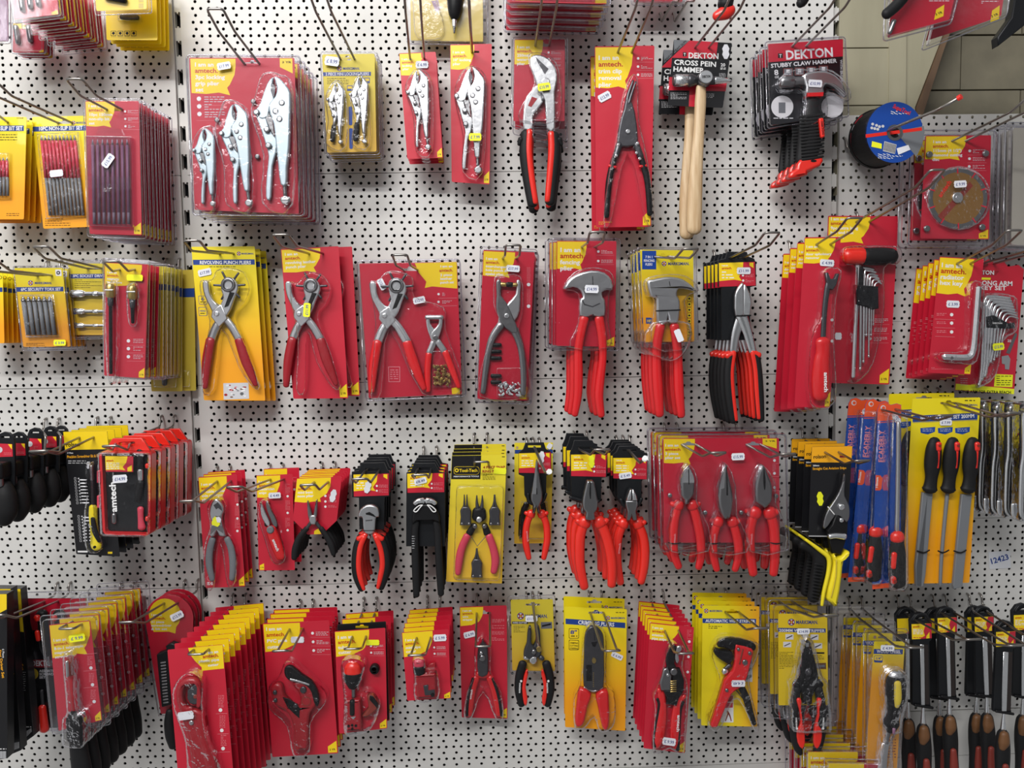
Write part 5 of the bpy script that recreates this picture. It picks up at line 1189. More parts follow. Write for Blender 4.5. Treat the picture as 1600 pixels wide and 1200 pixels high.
grips(t, p, [[(975, 662, 19), (920, 730, 22), (890, 810, 24), (882, 880, 20)], [(1075, 662, 19), (1120, 730, 22), (1150, 790, 24), (1166, 850, 18)]], 'rubber', 8, .8)
t.sticker(1156, 436, 46, 92, 14, '', z=1); t.done().stack(6, .0142, 'small black bent nose pliers', dx=.0002)
hook('M', (1070, 338), .09, (972, 358), 'bent nose pliers cards', peg=(1125, 196))

# zoom N
t = T('N', .098, 'cable_cutters', 'front round jawed cable cutters with red and black grips on a black hanger', 'pliers')
hanger(t, [(112, 238), (268, 235), (290, 288), (306, 296), (305, 470), (270, 476), (266, 700), (95, 700), (92, 480), (46, 476), (42, 300), (92, 290)], [(55, 318), (300, 310), (300, 462), (58, 470)], slot=(185, 285, 90, 20))
p = t.m('pliers'); p.poly([(98, 575), (112, 545), (150, 518), (195, 515), (230, 535), (243, 572), (238, 600), (222, 600), (216, 640), (212, 690), (190, 718), (150, 715), (132, 690), (128, 630), (124, 605), (100, 600)], 4, 14, 'zinc', 2.5, sm=2); p.poly([(150, 570), (175, 562), (205, 580), (222, 600), (180, 585), (152, 580)], 14, 14.6, 'black'); p.limb([(132, 690, 3), (210, 690, 3)], 15, 'black'); p.text('amtech', (150, 625), (195, 622), 10, 'gunmetal', 14.8)
for L, s_ in (([(120, 745, 36), (92, 820, 36), (82, 930, 36), (92, 1020, 34), (118, 1105, 22)], 1), ([(238, 745, 36), (270, 830, 36), (282, 930, 36), (268, 1020, 34), (250, 1095, 22)], -1)):
    h = t.m('handle', p); h.limb(L, 8, 'rubber', .7, n=12); h.limb([(x+s_*18, y-8, r*.55) for x, y, r in L], 12, 'gripo', .8); h.limb([(L[0][0]-s_*24, L[0][1]+8, 20), (L[0][0]+s_*30, L[0][1]-22, 20)], 10, 'gripo')
p.limb([(150, 720, 16), (172, 745, 14)], 8, 'zinc')
t.sticker(155, 403, 46, 84, 16, '', z=2); t.done().stack(4, .0245, 'round jawed cable cutters')
hook('N', (185, 290), .098, (95, 348), 'round jawed cable cutters', peg=(243, 180))
t = T('N', .098, 'end_nippers', 'front long black handled end nippers with two white wire loops, on a black hanger', 'pliers')
hanger(t, [(475, 240), (618, 240), (650, 298), (692, 306), (692, 818), (420, 818), (422, 306), (452, 298)], [(428, 312), (686, 307), (685, 440), (430, 445)], slot=(545, 280, 90, 18))
p = t.m('pliers'); L = [(472, 502), (498, 478), (530, 470), (552, 472), (552, 508), (510, 508), (490, 520)]; p.poly(L, 8, 18, 'chrome', 2.5, sm=2); p.poly(mir(L, 556), 8, 18, 'chrome', 2.5, sm=2)
p.poly([(500, 520), (556, 512), (612, 520), (650, 580), (655, 640), (600, 625), (556, 628), (510, 625), (468, 650), (470, 580)], 4, 15, 'black', 3, sm=2)
g = t.m('wire_loops'); 
for c in (556,): 
    Lp = [(540, 515, 4), (515, 520, 4), (485, 545, 4), (482, 558, 4), (500, 560, 4), (525, 530, 4), (540, 515, 4)]; g.limb(Lp, 18, 'white', 1, n=6); g.limb(mir(Lp, 556), 18, 'white', 1, n=6)
grips(t, p, [[(492, 640, 24), (484, 720, 25), (486, 860, 26), (490, 1000, 26), (494, 1150, 22)], [(632, 640, 24), (642, 720, 25), (648, 860, 25), (656, 1000, 25), (664, 1140, 22)]], 'rubber', 8, .7)
t.parts[0].lines(470, 720, 490, 6, 16, 'dimwhite', 26, h=3)
t.sticker(520, 362, 90, 42, -14, '£8.49', z=2); t.done().stack(4, .0245, 'black end nippers', dx=0)
hook('N', (545, 284), .098, (512, 320), 'black end nippers', peg=(589, 122), dt=.165)
t = T('N', .088, 'snap_ring_pliers_card', 'front black and yellow card of snap ring pliers with four black heads and pink grips', 'packaged tool set')
q = [(738, 186), (1118, 180), (1086, 1075), (698, 1062)]
m = t.card(q, mat='ygold', slot=(945, 228), sw=90, sh=20); m.poly([(739, 188), (942, 185), (936, 350), (733, 350)], .1, .1, 'bprint')
m.poly(rrect([(752, 262), (930, 262), (928, 318), (750, 318)], 24), .2, .2, 'yel'); m.poly(rrect([(754, 264), (928, 264), (926, 316), (752, 316)], 23), .3, .3, 'bprint'); m.disc(772, 288, 14, .4, .4, 'yel'); m.disc(772, 288, 7, .5, .5, 'bprint'); m.text('Tool-Tech', (790, 300), (916, 298), 22, 'yel', .4); m.text('PERFORMANCE TOOLS', (750, 336), (926, 334), 9, 'white', .3)
m.text('4 PIECE SNAP', (956, 276), (1108, 274), 18, 'dkred', .3); m.text('RING PLIERS', (950, 304), (1090, 302), 18, 'dkred', .3); m.lines(952, 314, 1040, 5, 9, 'black', .3, h=3); m.rect(1086, 192, 1106, 197, .2, .2, 'black')
p = t.m('pliers'); p.limb([(928, 560, 46), (928, 610, 50)], 6, 'black', .5, n=14); p.disc(928, 612, 20, 14, 19, 'chrome', 2)
for x in (912, 950): p.limb([(x+(5 if x < 930 else -5), 540, 14), (x, 500, 9), (x, 455, 4)], 8, 'gunmetal')
for x in (900, 965): p.disc(x, 662, 16, 10, 15, 'steel', 1.5)
p.limb([(895, 660, 20), (860, 720, 26)], 6, 'black', .6); p.limb([(965, 660, 20), (985, 720, 26)], 6, 'black', .6)
p.limb([(875, 740, 2.5), (915, 805, 2.5), (975, 735, 2.5)], 8, 'gunmetal', sub=1)
grips(t, p, [[(846, 735, 26), (808, 820, 27), (790, 910, 27), (782, 995, 20)], [(996, 735, 26), (1028, 830, 27), (1040, 910, 28), (1028, 985, 22)]], 'rose', 7, .6)
for (x, y, k) in ((835, 580, 1), (1035, 580, 0), (912, 940, 2)):
    h = t.m('plier_head'); h.poly([(x-20, y-50), (x+20, y-50), (x+38, y-20), (x+34, y+20), (x+40, y+78), (x-40, y+78), (x-34, y+20), (x-38, y-20)], 3, 12, 'gunmetal', 2, sm=1)
    for s_ in (-1, 1): h.limb([(x+s_*10, y-50, 9), (x+s_*(9 if k == 1 else 4), y-85, 6), (x+s_*(9 if k == 1 else 3), y-(130 if k < 2 else 120), 3.5)], 8, 'gunmetal'); h.disc(x+s_*24, y+66, 10, 12, 14, 'steel', 1)
t.blister(rrect([(772, 385), (1098, 385), (1070, 1038), (750, 1030)], 30), 16, sm=0, bev=3); t.sticker(1072, 292, 90, 44, 4, '', 'ystick', z=1)
t.done().stack(4, .0215, 'black and yellow snap ring pliers cards', dz=.002, jit=1)
hook('N', (945, 232), .088, (942, 230), 'snap ring pliers cards', peg=(935, 32), dt=.12)

# zoom O
t = T('O', .028, 'wire_tool_card', 'yellow clamshell card hidden behind the long nose pliers', 'packaged tool')
q = [(106, 142), (374, 140), (360, 838), (104, 842)]; m = t.card(q, mat='ygold'); m.poly([(108, 190), (372, 188), (372, 215), (108, 217)], .1, .1, 'blue'); logo(m, 125, 175, 8); p = t.m('tool'); p.limb([(190, 560, 20), (160, 640, 22), (152, 780, 20)], 5, 'black', .6); p.limb([(300, 560, 18), (325, 700, 18)], 5, 'black', .6); t.blister([(150, 540), (330, 540), (345, 800), (135, 800)], 12, sm=1); t.sticker(350, 165, 36, 40, 30, '', z=1); t.done()
H1 = [(182, 142), (310, 140), (325, 185), (362, 205), (362, 358), (328, 370), (326, 500), (300, 560), (205, 562), (175, 505), (172, 376), (135, 362), (135, 210), (166, 186)]
t = T('O', .065, 'long_nose_pliers', 'long nose pliers with red insulated handles on a black hanger, before the yellow card', 'pliers')
hanger(t, H1, [(137, 215), (358, 208), (358, 352), (137, 350)], slot=(245, 168, 90, 16)); h = t.parts[0]; h.limb([(200, 490, 9), (205, 540, 14), (250, 562, 14), (300, 540, 14), (325, 490, 9)], 5, 'bplastic')
p = t.m('pliers'); p.poly([(252, 256), (262, 256), (274, 330), (284, 400), (298, 480), (292, 530), (278, 560), (282, 612), (262, 612), (254, 570), (246, 612), (226, 612), (232, 560), (216, 530), (214, 485), (234, 400), (244, 330)], 8, 18, 'steel', 3, sm=2); p.limb([(256, 440, 2.5), (256, 480, 4)], 18.5, 'black', .4); p.poly([(252, 262), (258, 262), (252, 480), (222, 480)], 18, 18.4, 'zinc')
vde(t, p, [(222, 625, 24), (192, 700, 24), (182, 800, 24), (190, 870, 23), (206, 940, 18)], side=-1); vde(t, p, [(292, 625, 24), (325, 700, 24), (332, 800, 24), (322, 870, 23), (308, 940, 18)])
t.parts[-1].kids[0].text('amtech', (186, 745), (192, 818), 14, 'pinkish', 8.5)
t.sticker(292, 245, 44, 92, 8, '', z=2); t.done()
hook('O', (245, 172), .065, (345, 345), 'red handled long nose pliers', peg=(233, 108), prongs=1, dt=.17, endmat='white', w=.0018)
H2 = [(522, 124), (648, 126), (670, 170), (692, 190), (752, 205), (750, 380), (712, 386), (708, 540), (640, 570), (560, 560), (502, 540), (498, 385), (492, 378), (492, 210), (510, 170)]
t = T('O', .11, 'combination_pliers', 'nearest combination pliers with thick red insulated handles and a yellow price tag', 'pliers')
hanger(t, H2, [(498, 224), (748, 220), (740, 378), (500, 372)], slot=(595, 180, 90, 16)); t.parts[0].limb([(490, 515, 12), (560, 535, 13), (640, 560, 14), (690, 540, 13)], 4, 'bplastic')
p = t.m('pliers'); p.poly([(598, 392), (618, 390), (640, 388), (655, 420), (668, 500), (676, 540), (668, 590), (650, 610), (655, 655), (590, 655), (592, 605), (572, 580), (568, 530), (578, 470)], 8, 20, 'steel', 3, sm=2); p.limb([(622, 400, 3), (620, 470, 6), (622, 510, 3)], 20, 'black', .4)
vde(t, p, [(594, 680, 34), (562, 770, 36), (555, 880, 36), (560, 1000, 34), (590, 1140, 30)], side=-1); vde(t, p, [(690, 678, 34), (735, 770, 36), (765, 880, 36), (780, 1000, 34), (778, 1125, 30)])
t.sticker(640, 268, 42, 92, -2, '', 'ystick', z=2); t.done().stack(3, .038, 'red handled combination pliers', dx=-.0022)
hook('O', (600, 185), .11, (718, 188), 'red handled combination pliers', peg=(559, 60), dt=.2)
H3 = [(832, 165), (958, 165), (985, 200), (1030, 216), (1028, 396), (990, 400), (990, 520), (960, 580), (850, 580), (820, 520), (820, 396), (790, 390), (790, 225), (814, 205)]
t = T('O', .09, 'side_cutting_pliers', 'nearest side cutting pliers with bright jaws and red insulated handles', 'pliers')
hanger(t, H3, [(792, 247), (1026, 246), (1024, 395), (793, 388)], slot=(905, 195, 90, 16)); t.parts[0].limb([(840, 530, 14), (865, 575, 14), (910, 590, 14), (960, 570, 14), (985, 525, 12)], 4, 'bplastic')
p = t.m('pliers'); L = [(903, 446), (904, 524), (868, 524), (876, 488), (888, 462)]; p.poly(L, 8, 20, 'chrome', 2.5); p.poly([(2*907-x, y) for x, y in L], 8, 20, 'chrome', 2.5); p.poly([(866, 526), (946, 526), (950, 560), (938, 600), (944, 662), (915, 662), (907, 610), (898, 662), (872, 662), (876, 600), (864, 560)], 8, 18, 'steel', 2.5, sm=1)
vde(t, p, [(862, 690, 30), (825, 780, 32), (812, 880, 33), (818, 1000, 32), (840, 1110, 26)], side=-1); vde(t, p, [(958, 690, 30), (995, 780, 32), (1008, 880, 33), (1002, 1000, 32), (982, 1105, 26)])
t.parts[-1].kids[0].text('amtech', (828, 900), (838, 828), 16, 'pinkish', 10.5)
t.sticker(874, 368, 90, 42, -8, '£ 5.49', z=2); t.done().stack(4, .0235, 'red handled side cutting pliers', dx=-.0005)
hook('O', (905, 198), .09, (1010, 256), 'red handled side cutting pliers', peg=(855, 92), prongs=1, dt=.18, endmat='white', w=.0018)

# zoom P
t = T('P', .118, 'three_piece_pliers_set', 'front wide red clamshell of three red handled pliers with a white price tag', 'packaged tool set')
q = [(118, 118), (994, 118), (1000, 900), (128, 902)]
m = t.card(q); amt(m, [], bw=.28, bh=.25, badge='TR')
for i, (s, c) in enumerate((('I am an', 'white'), ('amtech', 'amred'), ('3 piece', 'white'), ('plier set', 'white'))): m.text(s, (140, 181+i*31), ((240, 256, 240, 254)[i], 181+i*31), 20, c, .3)
for y in (285, 382, 488): m.disc(960, y, 11, .2, .2, 'white', n=8); m.lines(945, y-65, 972, 6, 9, 'pinkish', .2, h=3); m.poly([(945, y+22), (1000, y+22), (1000, y+24), (945, y+24)], .2, .2, 'pinkish')
for x in (315, 800): m.poly([(x-45, 158), (x-20, 154), (x-12, 144), (x+12, 144), (x+20, 154), (x+45, 158), (x+45, 172), (x-45, 172)], .2, .2, 'holegrey')
t.clam([(94, 92), (1046, 88), (1068, 960), (112, 966)], lift=6, r=30, inset=18)
for (J, ms) in (([(283, 308), (300, 316), (325, 370), (335, 420), (328, 520), (300, 560), (296, 590), (262, 590), (262, 560), (238, 530), (230, 430), (245, 360)], 's'), ([(555, 298), (568, 300), (585, 380), (614, 500), (618, 600), (600, 690), (575, 700), (545, 690), (512, 600), (508, 500), (530, 400)], 'l'), ([(818, 310), (848, 308), (880, 380), (906, 455), (905, 560), (880, 600), (855, 620), (825, 600), (785, 570), (778, 470), (795, 380)], 'c')):
    nm = {'s': 'side_cutters', 'l': 'long_nose_pliers', 'c': 'combination_pliers'}[ms]
    p = t.m(nm); p.poly(J, 8, 22, 'steel', 4, sm=2)
    if ms == 's': p.poly([(284, 318), (302, 335), (326, 390), (330, 430), (242, 430), (248, 380), (268, 335)], 22, 22.5, 'chrome'); p.limb([(288, 330, 3), (290, 440, 3)], 22.8, 'black', .4)
    if ms == 'l': p.limb([(566, 310, 2), (572, 460, 4), (572, 520, 6)], 22.5, 'black', .4); p.poly([(556, 305), (562, 310), (550, 470), (518, 480)], 22, 22.3, 'zinc')
    if ms == 'c': p.limb([(842, 330, 3), (846, 420, 8), (848, 480, 3)], 22.5, 'black', .4)
    G = {'s': ([(230, 600, 32), (200, 720, 34), (190, 860, 34), (198, 980, 32), (232, 1070, 26)], [(330, 600, 32), (365, 720, 34), (392, 860, 34), (396, 980, 32), (378, 1075, 26)]),
         'l': ([(525, 725, 32), (492, 830, 34), (484, 930, 34), (496, 1020, 30), (515, 1090, 24)], [(628, 725, 32), (660, 830, 34), (676, 930, 34), (668, 1020, 30), (648, 1090, 26)]),
         'c': ([(800, 655, 38), (766, 760, 38), (758, 880, 38), (766, 1000, 37), (785, 1120, 32)], [(905, 655, 38), (935, 760, 38), (945, 880, 38), (945, 1000, 37), (935, 1120, 32)])}[ms]
    vde(t, p, G[0], mat='grip', z=10, side=-1); vde(t, p, G[1], mat='grip', z=10)
    p.kids[0].text('amtech', (G[0][2][0]+6, 895), (G[0][2][0]+12, 815), 16, 'pinkish', 16)
    k = t.m('cable_tie'); x = G[0][2][0]; x = x if ms != 'c' else 945; k.limb([(x-44, 880, 4), (x, 888, 5), (x+46, 880, 4)], 16, 'black', .5)
t.blister([(290, 290), (350, 400), (345, 560), (430, 740), (430, 930), (150, 930), (170, 620), (230, 560), (220, 400)], 30, sm=2); t.blister([(560, 285), (630, 450), (640, 660), (710, 800), (710, 940), (455, 940), (460, 720), (500, 620), (500, 460)], 30, sm=2); t.blister([(830, 295), (920, 430), (925, 580), (990, 720), (990, 930), (730, 930), (730, 640), (775, 560), (770, 420)], 30, sm=2)
for x, y in ((168, 540), (430, 668), (700, 668), (960, 545)): r_ = t.m('stud'); r_.disc(x, y, 17, 5, 9, 'steel', 1.5, n=10)
t.sticker(674, 250, 100, 52, -2, '£15.99', z=8); t.done().stack(3, .036, 'wide red three piece pliers sets', dx=-.0008)
hook('P', (315, 165), .118, (545, 226), 'left slot of the three piece pliers sets', dt=.2)
hook('P', (800, 165), .118, (1070, 236), 'right slot of the three piece pliers sets', dt=.2)

# zoom Q
t = T('Q', .1, 'aviation_snips', 'front black card of aviation snips with yellow and black grips and a yellow tag', 'snips')
q = [(166, 336), (384, 332), (354, 822), (148, 820)]
m = t.card(q, mat='bprint', slot=(270, 362), sw=62, sh=18); m.poly([(167, 337), (383, 333), (378, 420), (163, 420)], .1, .1, 'orange')
m.text('rolson', (174, 400), (242, 396), 20, 'black', .3); m.rect(315, 384, 352, 394, .2, .2, 'dkred'); m.text('250mm', (172, 441), (206, 440), 8, 'white', .3); m.text('Straight Cut Aviation Snips', (170, 460), (350, 455), 13, 'orange', .3)
m.poly([(149, 812), (354, 814), (354, 819), (149, 817)], .2, .2, 'dimwhite')
p = t.m('snips'); p.poly([(316, 478), (326, 482), (322, 540), (322, 590), (346, 640), (348, 700), (330, 730), (300, 705), (270, 700), (235, 750), (215, 765), (206, 750), (216, 700), (235, 660), (275, 600), (295, 560), (308, 520)], 6, 14, 'steel', 2, sm=2)
p.disc(300, 646, 17, 14, 18, 'chrome', 2); p.poly([(270, 690), (300, 700), (330, 740), (330, 800), (235, 800), (225, 770), (250, 740)], 8, 17, 'black', 2); p.disc(296, 714, 12, 17, 20, 'chrome', 1.5); p.limb([(232, 800, 15), (265, 795, 16), (312, 800, 18)], 18, 'chrome', 1, n=12); p.limb([(228, 645, 3), (262, 685, 3)], 16, 'white'); p.poly([(235, 805), (325, 820), (300, 900), (250, 890)], 8, 16, 'black', 2)
h = t.m('handle', p); h.limb([(95, 850, 22), (170, 880, 34), (196, 940, 40), (178, 1040, 38), (158, 1140, 30)], 10, 'rubber', .8, n=14); h.limb([(105, 815, 7), (180, 870, 11), (225, 910, 13), (225, 980, 11), (200, 1090, 10), (190, 1160, 8)], 20, 'ygrip', 1)
for i in range(12): h.limb([(150-i*1.5, 940+i*17, 4), (195-i*2.4, 948+i*17, 4)], 22, 'rubber', .8, sub=1)
h2 = t.m('handle', p); h2.poly([(258, 893), (272, 915), (300, 905), (325, 878), (342, 888), (306, 930), (298, 1000), (272, 1165), (245, 1150), (214, 1122), (238, 1010), (250, 950)], 2, 22, 'ygrip', 5, sm=2); h2.limb([(325, 895, 8), (310, 935, 8), (300, 1030, 8), (285, 1140, 8)], 6, 'rubber'); h2.limb([(262, 920, 3), (258, 1010, 3), (235, 1115, 3)], 23, 'mustard')
t.sticker(209, 614, 36, 74, -4, '', 'ystick', z=1); t.done().stack(4, .0262, 'black aviation snips cards', dx=.0)
hook('Q', (272, 365), .1, (440, 410), 'black aviation snips cards', peg=(138, 235), dt=.18)
t = T('Q', .10, 'soft_grip_file_pack', 'nearest blue sleeve with orange ends holding a red and black handled round tool', 'packaged tool')
q = [(520, 104), (645, 108), (640, 1085), (490, 1100)]
m = t.card(q, mat='blue2', outline=[(518, 135), (530, 108), (560, 98), (590, 112), (622, 104), (645, 112), (642, 1080), (560, 1085), (490, 1102)]); m.poly([(519, 135), (530, 109), (560, 99), (590, 113), (622, 105), (644, 113), (644, 190), (516, 200)], .1, .1, 'oran'); m.poly([(490, 1075), (640, 1058), (640, 1084), (490, 1100)], .1, .1, 'oran')
m.poly([(516, 206), (644, 196), (644, 200), (516, 210)], .1, .1, 'oran'); m.disc(548, 128, 14, .2, .2, 'dimwhite'); m.disc(550, 128, 9, .3, .3, 'oran')
m.text('ECADERLY', (548, 420), (552, 248), 26, 'pinkish', .3); m.poly([(508, 488), (534, 490), (545, 505), (540, 560), (530, 570), (506, 570)], .2, .2, 'oran'); m.text('10mm', (518, 560), (522, 500), 12, 'white', .4); m.text('HOOK TOOL WORKFORCE/PRO', (630, 740), (640, 320), 16, 'rose', .3)
f = t.m('tool'); f.limb([(603, 200, 10), (600, 500, 11), (595, 780, 12)], 14, 'zinc', n=12)
h = t.m('handle', f); h.limb([(593, 795, 36), (596, 815, 38)], 16, 'gripo', .7); h.limb([(596, 830, 34), (598, 900, 42), (595, 980, 46), (600, 1050, 42)], 15, 'rubber', .7, n=14); h.limb([(570, 888, 15), (566, 960, 15)], 21, 'gripo', .6); h.limb([(564, 1015, 17), (566, 1038, 17)], 21, 'gripo', .6); h.disc(566, 1028, 8, 26, 27, 'maroon')
b = t.m('plastic_sleeve'); b.poly([(545, 160), (640, 160), (645, 1060), (620, 1090), (545, 1080), (540, 800)], 2, 27, 'bag', bev=8, back=False)
t.sticker(618, 185, 34, 62, -35, '£ 4.99', z=1); t.done()
o0 = t.o
def cpt(o, par):
    c = o.copy(); COL.objects.link(c)
    if par is not None: c.parent = par
    for k in o.children: cpt(k, c)
    return c
o0['group'] = 'blue sleeved hand tools'
for (dx, dy, dz, r, lab) in ((-.029, .02, .004, .072, 'middle blue sleeve with orange ends, behind the nearest one'), (-.040, .04, .004, .05, 'rear blue sleeve with orange ends, mostly hidden beside the snips')):
    c = cpt(o0, None); c.location = (o0.location.x+dx*SC, o0.location.y+dy*SC, o0.location.z+dz*SC); c.rotation_euler = (0, r, 0); c['label'] = lab; c['group'] = 'blue sleeved hand tools'
hook('Q', (575, 135), .1, (885, 168), 'blue sleeved tools', peg=(560, 90), dt=.22)
t = T('Q', .09, 'wood_file_set', 'front yellow card of three black handled wood files', 'packaged tool set')
q = [(706, 78), (1070, 72), (1010, 1065), (650, 1070)]
m = t.card(q, mat='ymark', slot=(900, 102), sw=90, sh=18); banner(m, [(706, 170), (1055, 154), (1053, 190), (706, 204)], '3PC WOOD FILE SET 200MM', (745, 194), (1036, 180), 20); logo(m, 945, 112, 8, 960, 95, 10)
m.lines(985, 86, 1040, 1, 4, 'black', .2, h=5); m.poly([(706, 206), (1053, 192), (1052, 194), (706, 208)], .15, .15, 'blue')
for x in (787, 881, 973):
    m.poly([(x-40, 236), (x+40, 230), (x+38, 256), (x, 270), (x-38, 262)], .2, .2, 'blue2'); m.lines(x-28, 240, x+28, 2, 10, 'dimwhite', .3, h=3)
for (x0, xb, yb, wd, k) in ((795, 735, 1075, 28, 0), (892, 838, 1070, 9, 1), (998, 930, 1088, 28, 2)):
    f = t.m('wood_file'); y0 = 575
    if k != 1: f.poly([(766+(x0-795), y0), (796+(x0-795), y0), (xb+22, yb-60), (xb+(10 if k == 0 else 24), yb), (xb-28, yb-(2 if k == 0 else 4)), (xb-30, yb-110)] if k == 0 else [(x0-48, y0+10), (x0+6, y0+10), (xb+22, yb-10), (xb-24, yb), (xb-26, yb-20)], 5, 10, 'grey', 1)
    else: f.limb([(876, y0, 10), (846, 900, 9), (838, yb, 8)], 8, 'grey', n=10)
    if k == 0: f.poly([(742, y0), (770, y0), (735, yb), (706, yb-4), (704, yb-110)], 5, 10, 'grey', 1)
    hx = x0-2
    h = t.m('handle', f); h.limb([(hx+3, 295, 28), (hx-2, 340, 40), (hx-8, 420, 43), (hx-14, 490, 32), (hx-20, 535, 34), (hx-23, 552, 40)], 14, 'rubber', .7, n=14)
    h.limb([(hx+11, 308, 15), (hx+10, 340, 15)], 21, 'gripo', .7); h.limb([(hx+10, 345, 9), (hx+4, 435, 8)], 21, 'gripo', .6); h.disc(hx+11, 318, 7, 23, 24.5, 'maroon')
    k_ = t.m('cable_tie'); k_.limb([(xb-28 if k != 1 else xb-20, 882, 4), (xb+8, 892, 4), (xb+38, 878, 4)], 12, 'black', .5)
t.sticker(880, 205, 66, 32, 0, '£ 7.99', z=2); t.done().stack(2, .05, 'yellow wood file sets', dx=-.010, dz=.0025)
hook('Q', (905, 103), .09, (1255, 155), 'yellow wood file sets', peg=(803, 22), dt=.2)
t = T('Q', .13, 'chrome_frame_tool', 'rightmost and nearest chrome bar tool with black backing at the right edge', 'hand tool')
m = t.m('backing'); m.poly([(1250, 100), (1300, 92), (1345, 110), (1345, 700), (1270, 735), (1245, 680)], -3, 0, 'bplastic', 1)
m = t.m('frame'); m.limb([(1255, 720, 8), (1230, 700, 9), (1228, 640, 9)], 8, 'chrome'); m.limb([(1310, 118, 10), (1288, 150, 16), (1286, 360, 15), (1274, 460, 15), (1268, 640, 13), (1275, 700, 12), (1310, 725, 11)], 10, 'chrome', n=12); m.disc(1288, 135, 20, 8, 22, 'zinc', 4)
b = t.m('bag'); b.poly(rrect([(1240, 95), (1350, 95), (1350, 735), (1235, 725)], 20), 1, 26, 'bag', 6, back=False)
t.done().stack(6, .0195, 'chrome bar tools at the right edge', dx=-.0075, dz=-.0005)
# handwritten note on the board
t = T('Q', .0005, 'paper_note', 'small white paper with handwritten blue numbers stuck to the board', 'note')
m = t.m('paper_note'); m.poly([(1112, 900), (1228, 893), (1232, 985), (1118, 992)], 0, .3, 'paper'); m.text('12423', (1122, 966), (1222, 938), 30, 'blue', .5); t.done()
# ================================================================ row 4, left to right
t = T('R', .16, 'driver_set_box', 'nearest tall black box with yellow head and barcode, cut by the left edge', 'boxed tool set')
q = [(-190, 116), (42, 112), (46, 1140), (-180, 1175)]
m = t.m('box'); m.poly(q, -16, 0, 'bprint', .5); m.poly([(-190, 117), (41.5, 113), (41.8, 208), (-188, 330)], .1, .1, 'yel'); m.text('Star Driver Set', (22, 640), (10, 460), 1, 'orange', .2) if 0 else None
m.text('6 Piece', (44-30, 455), (44-28, 512), 13, 'dimwhite', .2); m.text('Star Driver Set', (14, 465), (36, 640), 17, 'orange', .3) if 0 else m.text('Star Driver Set', (-8, 462), (14, 638), 17, 'orange', .3)
m.lines(-60, 1078, 40, 1, 4, 'white', .2, h=5)
for i in range(12): m.poly([(-20+i*5, 1095), (-17+i*5, 1094), (-17+i*5, 1140), (-20+i*5, 1141)], .3, .3, 'dimwhite')
t.done()
for (q, d, lab) in (([(-120, 80), (128, 84), (208, 968), (100, 1190)], 0, ''),): pass
t = T('R', .125, 'driver_set_box', 'second black box with yellow head from the left edge, barcode at its foot', 'boxed tool set', 'black driver set boxes at the bottom left')
q = [(-100, 80), (66, 80), (130, 1090), (-60, 1170)]
m = t.m('box'); m.poly(q, -16, 0, 'bprint', .5); m.poly([(-100, 81), (65.5, 81), (82, 350), (-85, 330)], .1, .1, 'yel'); m.text('Star Driver Set', (62, 462), (74, 640), 17, 'orange', .3); m.lines(60, 660, 84, 9, 14, 'dimwhite', .2, h=3)
for i in range(12): m.poly([(62+i*5, 1048-i), (65+i*5, 1047-i), (66+i*5, 1096-i*2), (63+i*5, 1097-i*2)], .3, .3, 'dimwhite')
t.done()
t = T('R', .09, 'driver_set_box', 'third black box with yellow head from the left edge, next to the red file set', 'boxed tool set', 'black driver set boxes at the bottom left')
q = [(-40, 78), (128, 80), (210, 1000), (60, 1110)]
m = t.m('box'); m.poly(q, -16, 0, 'bprint', .5); m.poly([(-40, 79), (127.5, 81), (148, 350), (-20, 330)], .1, .1, 'yel'); m.text('Star Driver Set', (106, 405), (134, 590), 17, 'orange', .3); m.lines(134, 600, 160, 10, 14, 'dimwhite', .2, h=3); m.lines(150, 940, 196, 1, 4, 'white', .2, h=5)
for i in range(12): m.poly([(138+i*5, 985-i*3), (141+i*5, 983-i*3), (144+i*5, 1028-i*5), (141+i*5, 1030-i*5)], .3, .3, 'dimwhite')
t.done()
t = T('R', .055, 'screwdriver_set_pack', 'red and black clamshell of red handled screwdrivers with a gold round badge', 'packaged tool set')
q = [(140, 140), (540, 138), (560, 945), (208, 952)]
m = t.card(q, mat='bprint'); m.poly([(141, 141), (539, 139), (543, 330), (152, 340)], .1, .1, 'red'); m.poly([(152, 522), (545, 520), (546, 570), (156, 572)], .1, .1, 'dkred'); m.text('DEKTON', (196, 562), (345, 560), 34, 'white', .3); m.rect(168, 535, 188, 560, .2, .2, 'dark'); m.text('T', (172, 558), (183, 558), 16, 'white', .3)
m.disc(204, 612, 36, .2, .2, 'yel', n=24); m.disc(204, 612, 31, .3, .3, 'ygold', n=24); m.text('6', (194, 618), (214, 618), 22, 'black', .4); m.text('PIECE', (188, 632), (220, 632), 8, 'black', .4)
for i, s_ in enumerate(('ASSORTED', 'SCREWDRIVER', 'SET')): m.text(s_, (246, 600+i*20), (246+(110, 150, 40)[i], 600+i*20), 15, 'white', .3)
for (x, y0) in ((175, 215), (285, 215), (390, 215)):
    p = t.m('screwdriver'); p.limb([(x, y0, 34), (x+6, y0+60, 30), (x+14, y0+130, 36), (x+22, y0+215, 32), (x+30, y0+265, 16)], 10, 'black', .8, n=14); p.limb([(x-8, y0+10, 20), (x-2, y0+28, 18)], 20, 'gripo', .8); p.limb([(x-4, y0+100, 15), (x+4, y0+150, 15)], 21, 'gripo', .7); p.limb([(x+34, y0+270, 9), (x+42, y0+330, 8)], 8, 'chrome')
for (x, y0) in ((212, 660), (280, 700)):
    p = t.m('screwdriver'); p.limb([(x, y0, 9), (x+6, y0+90, 9)], 8, 'gunmetal'); p.limb([(x+6, y0+100, 24), (x+14, y0+180, 28), (x+20, y0+240, 30)], 10, 'black' if x < 250 else 'gripo', .8)
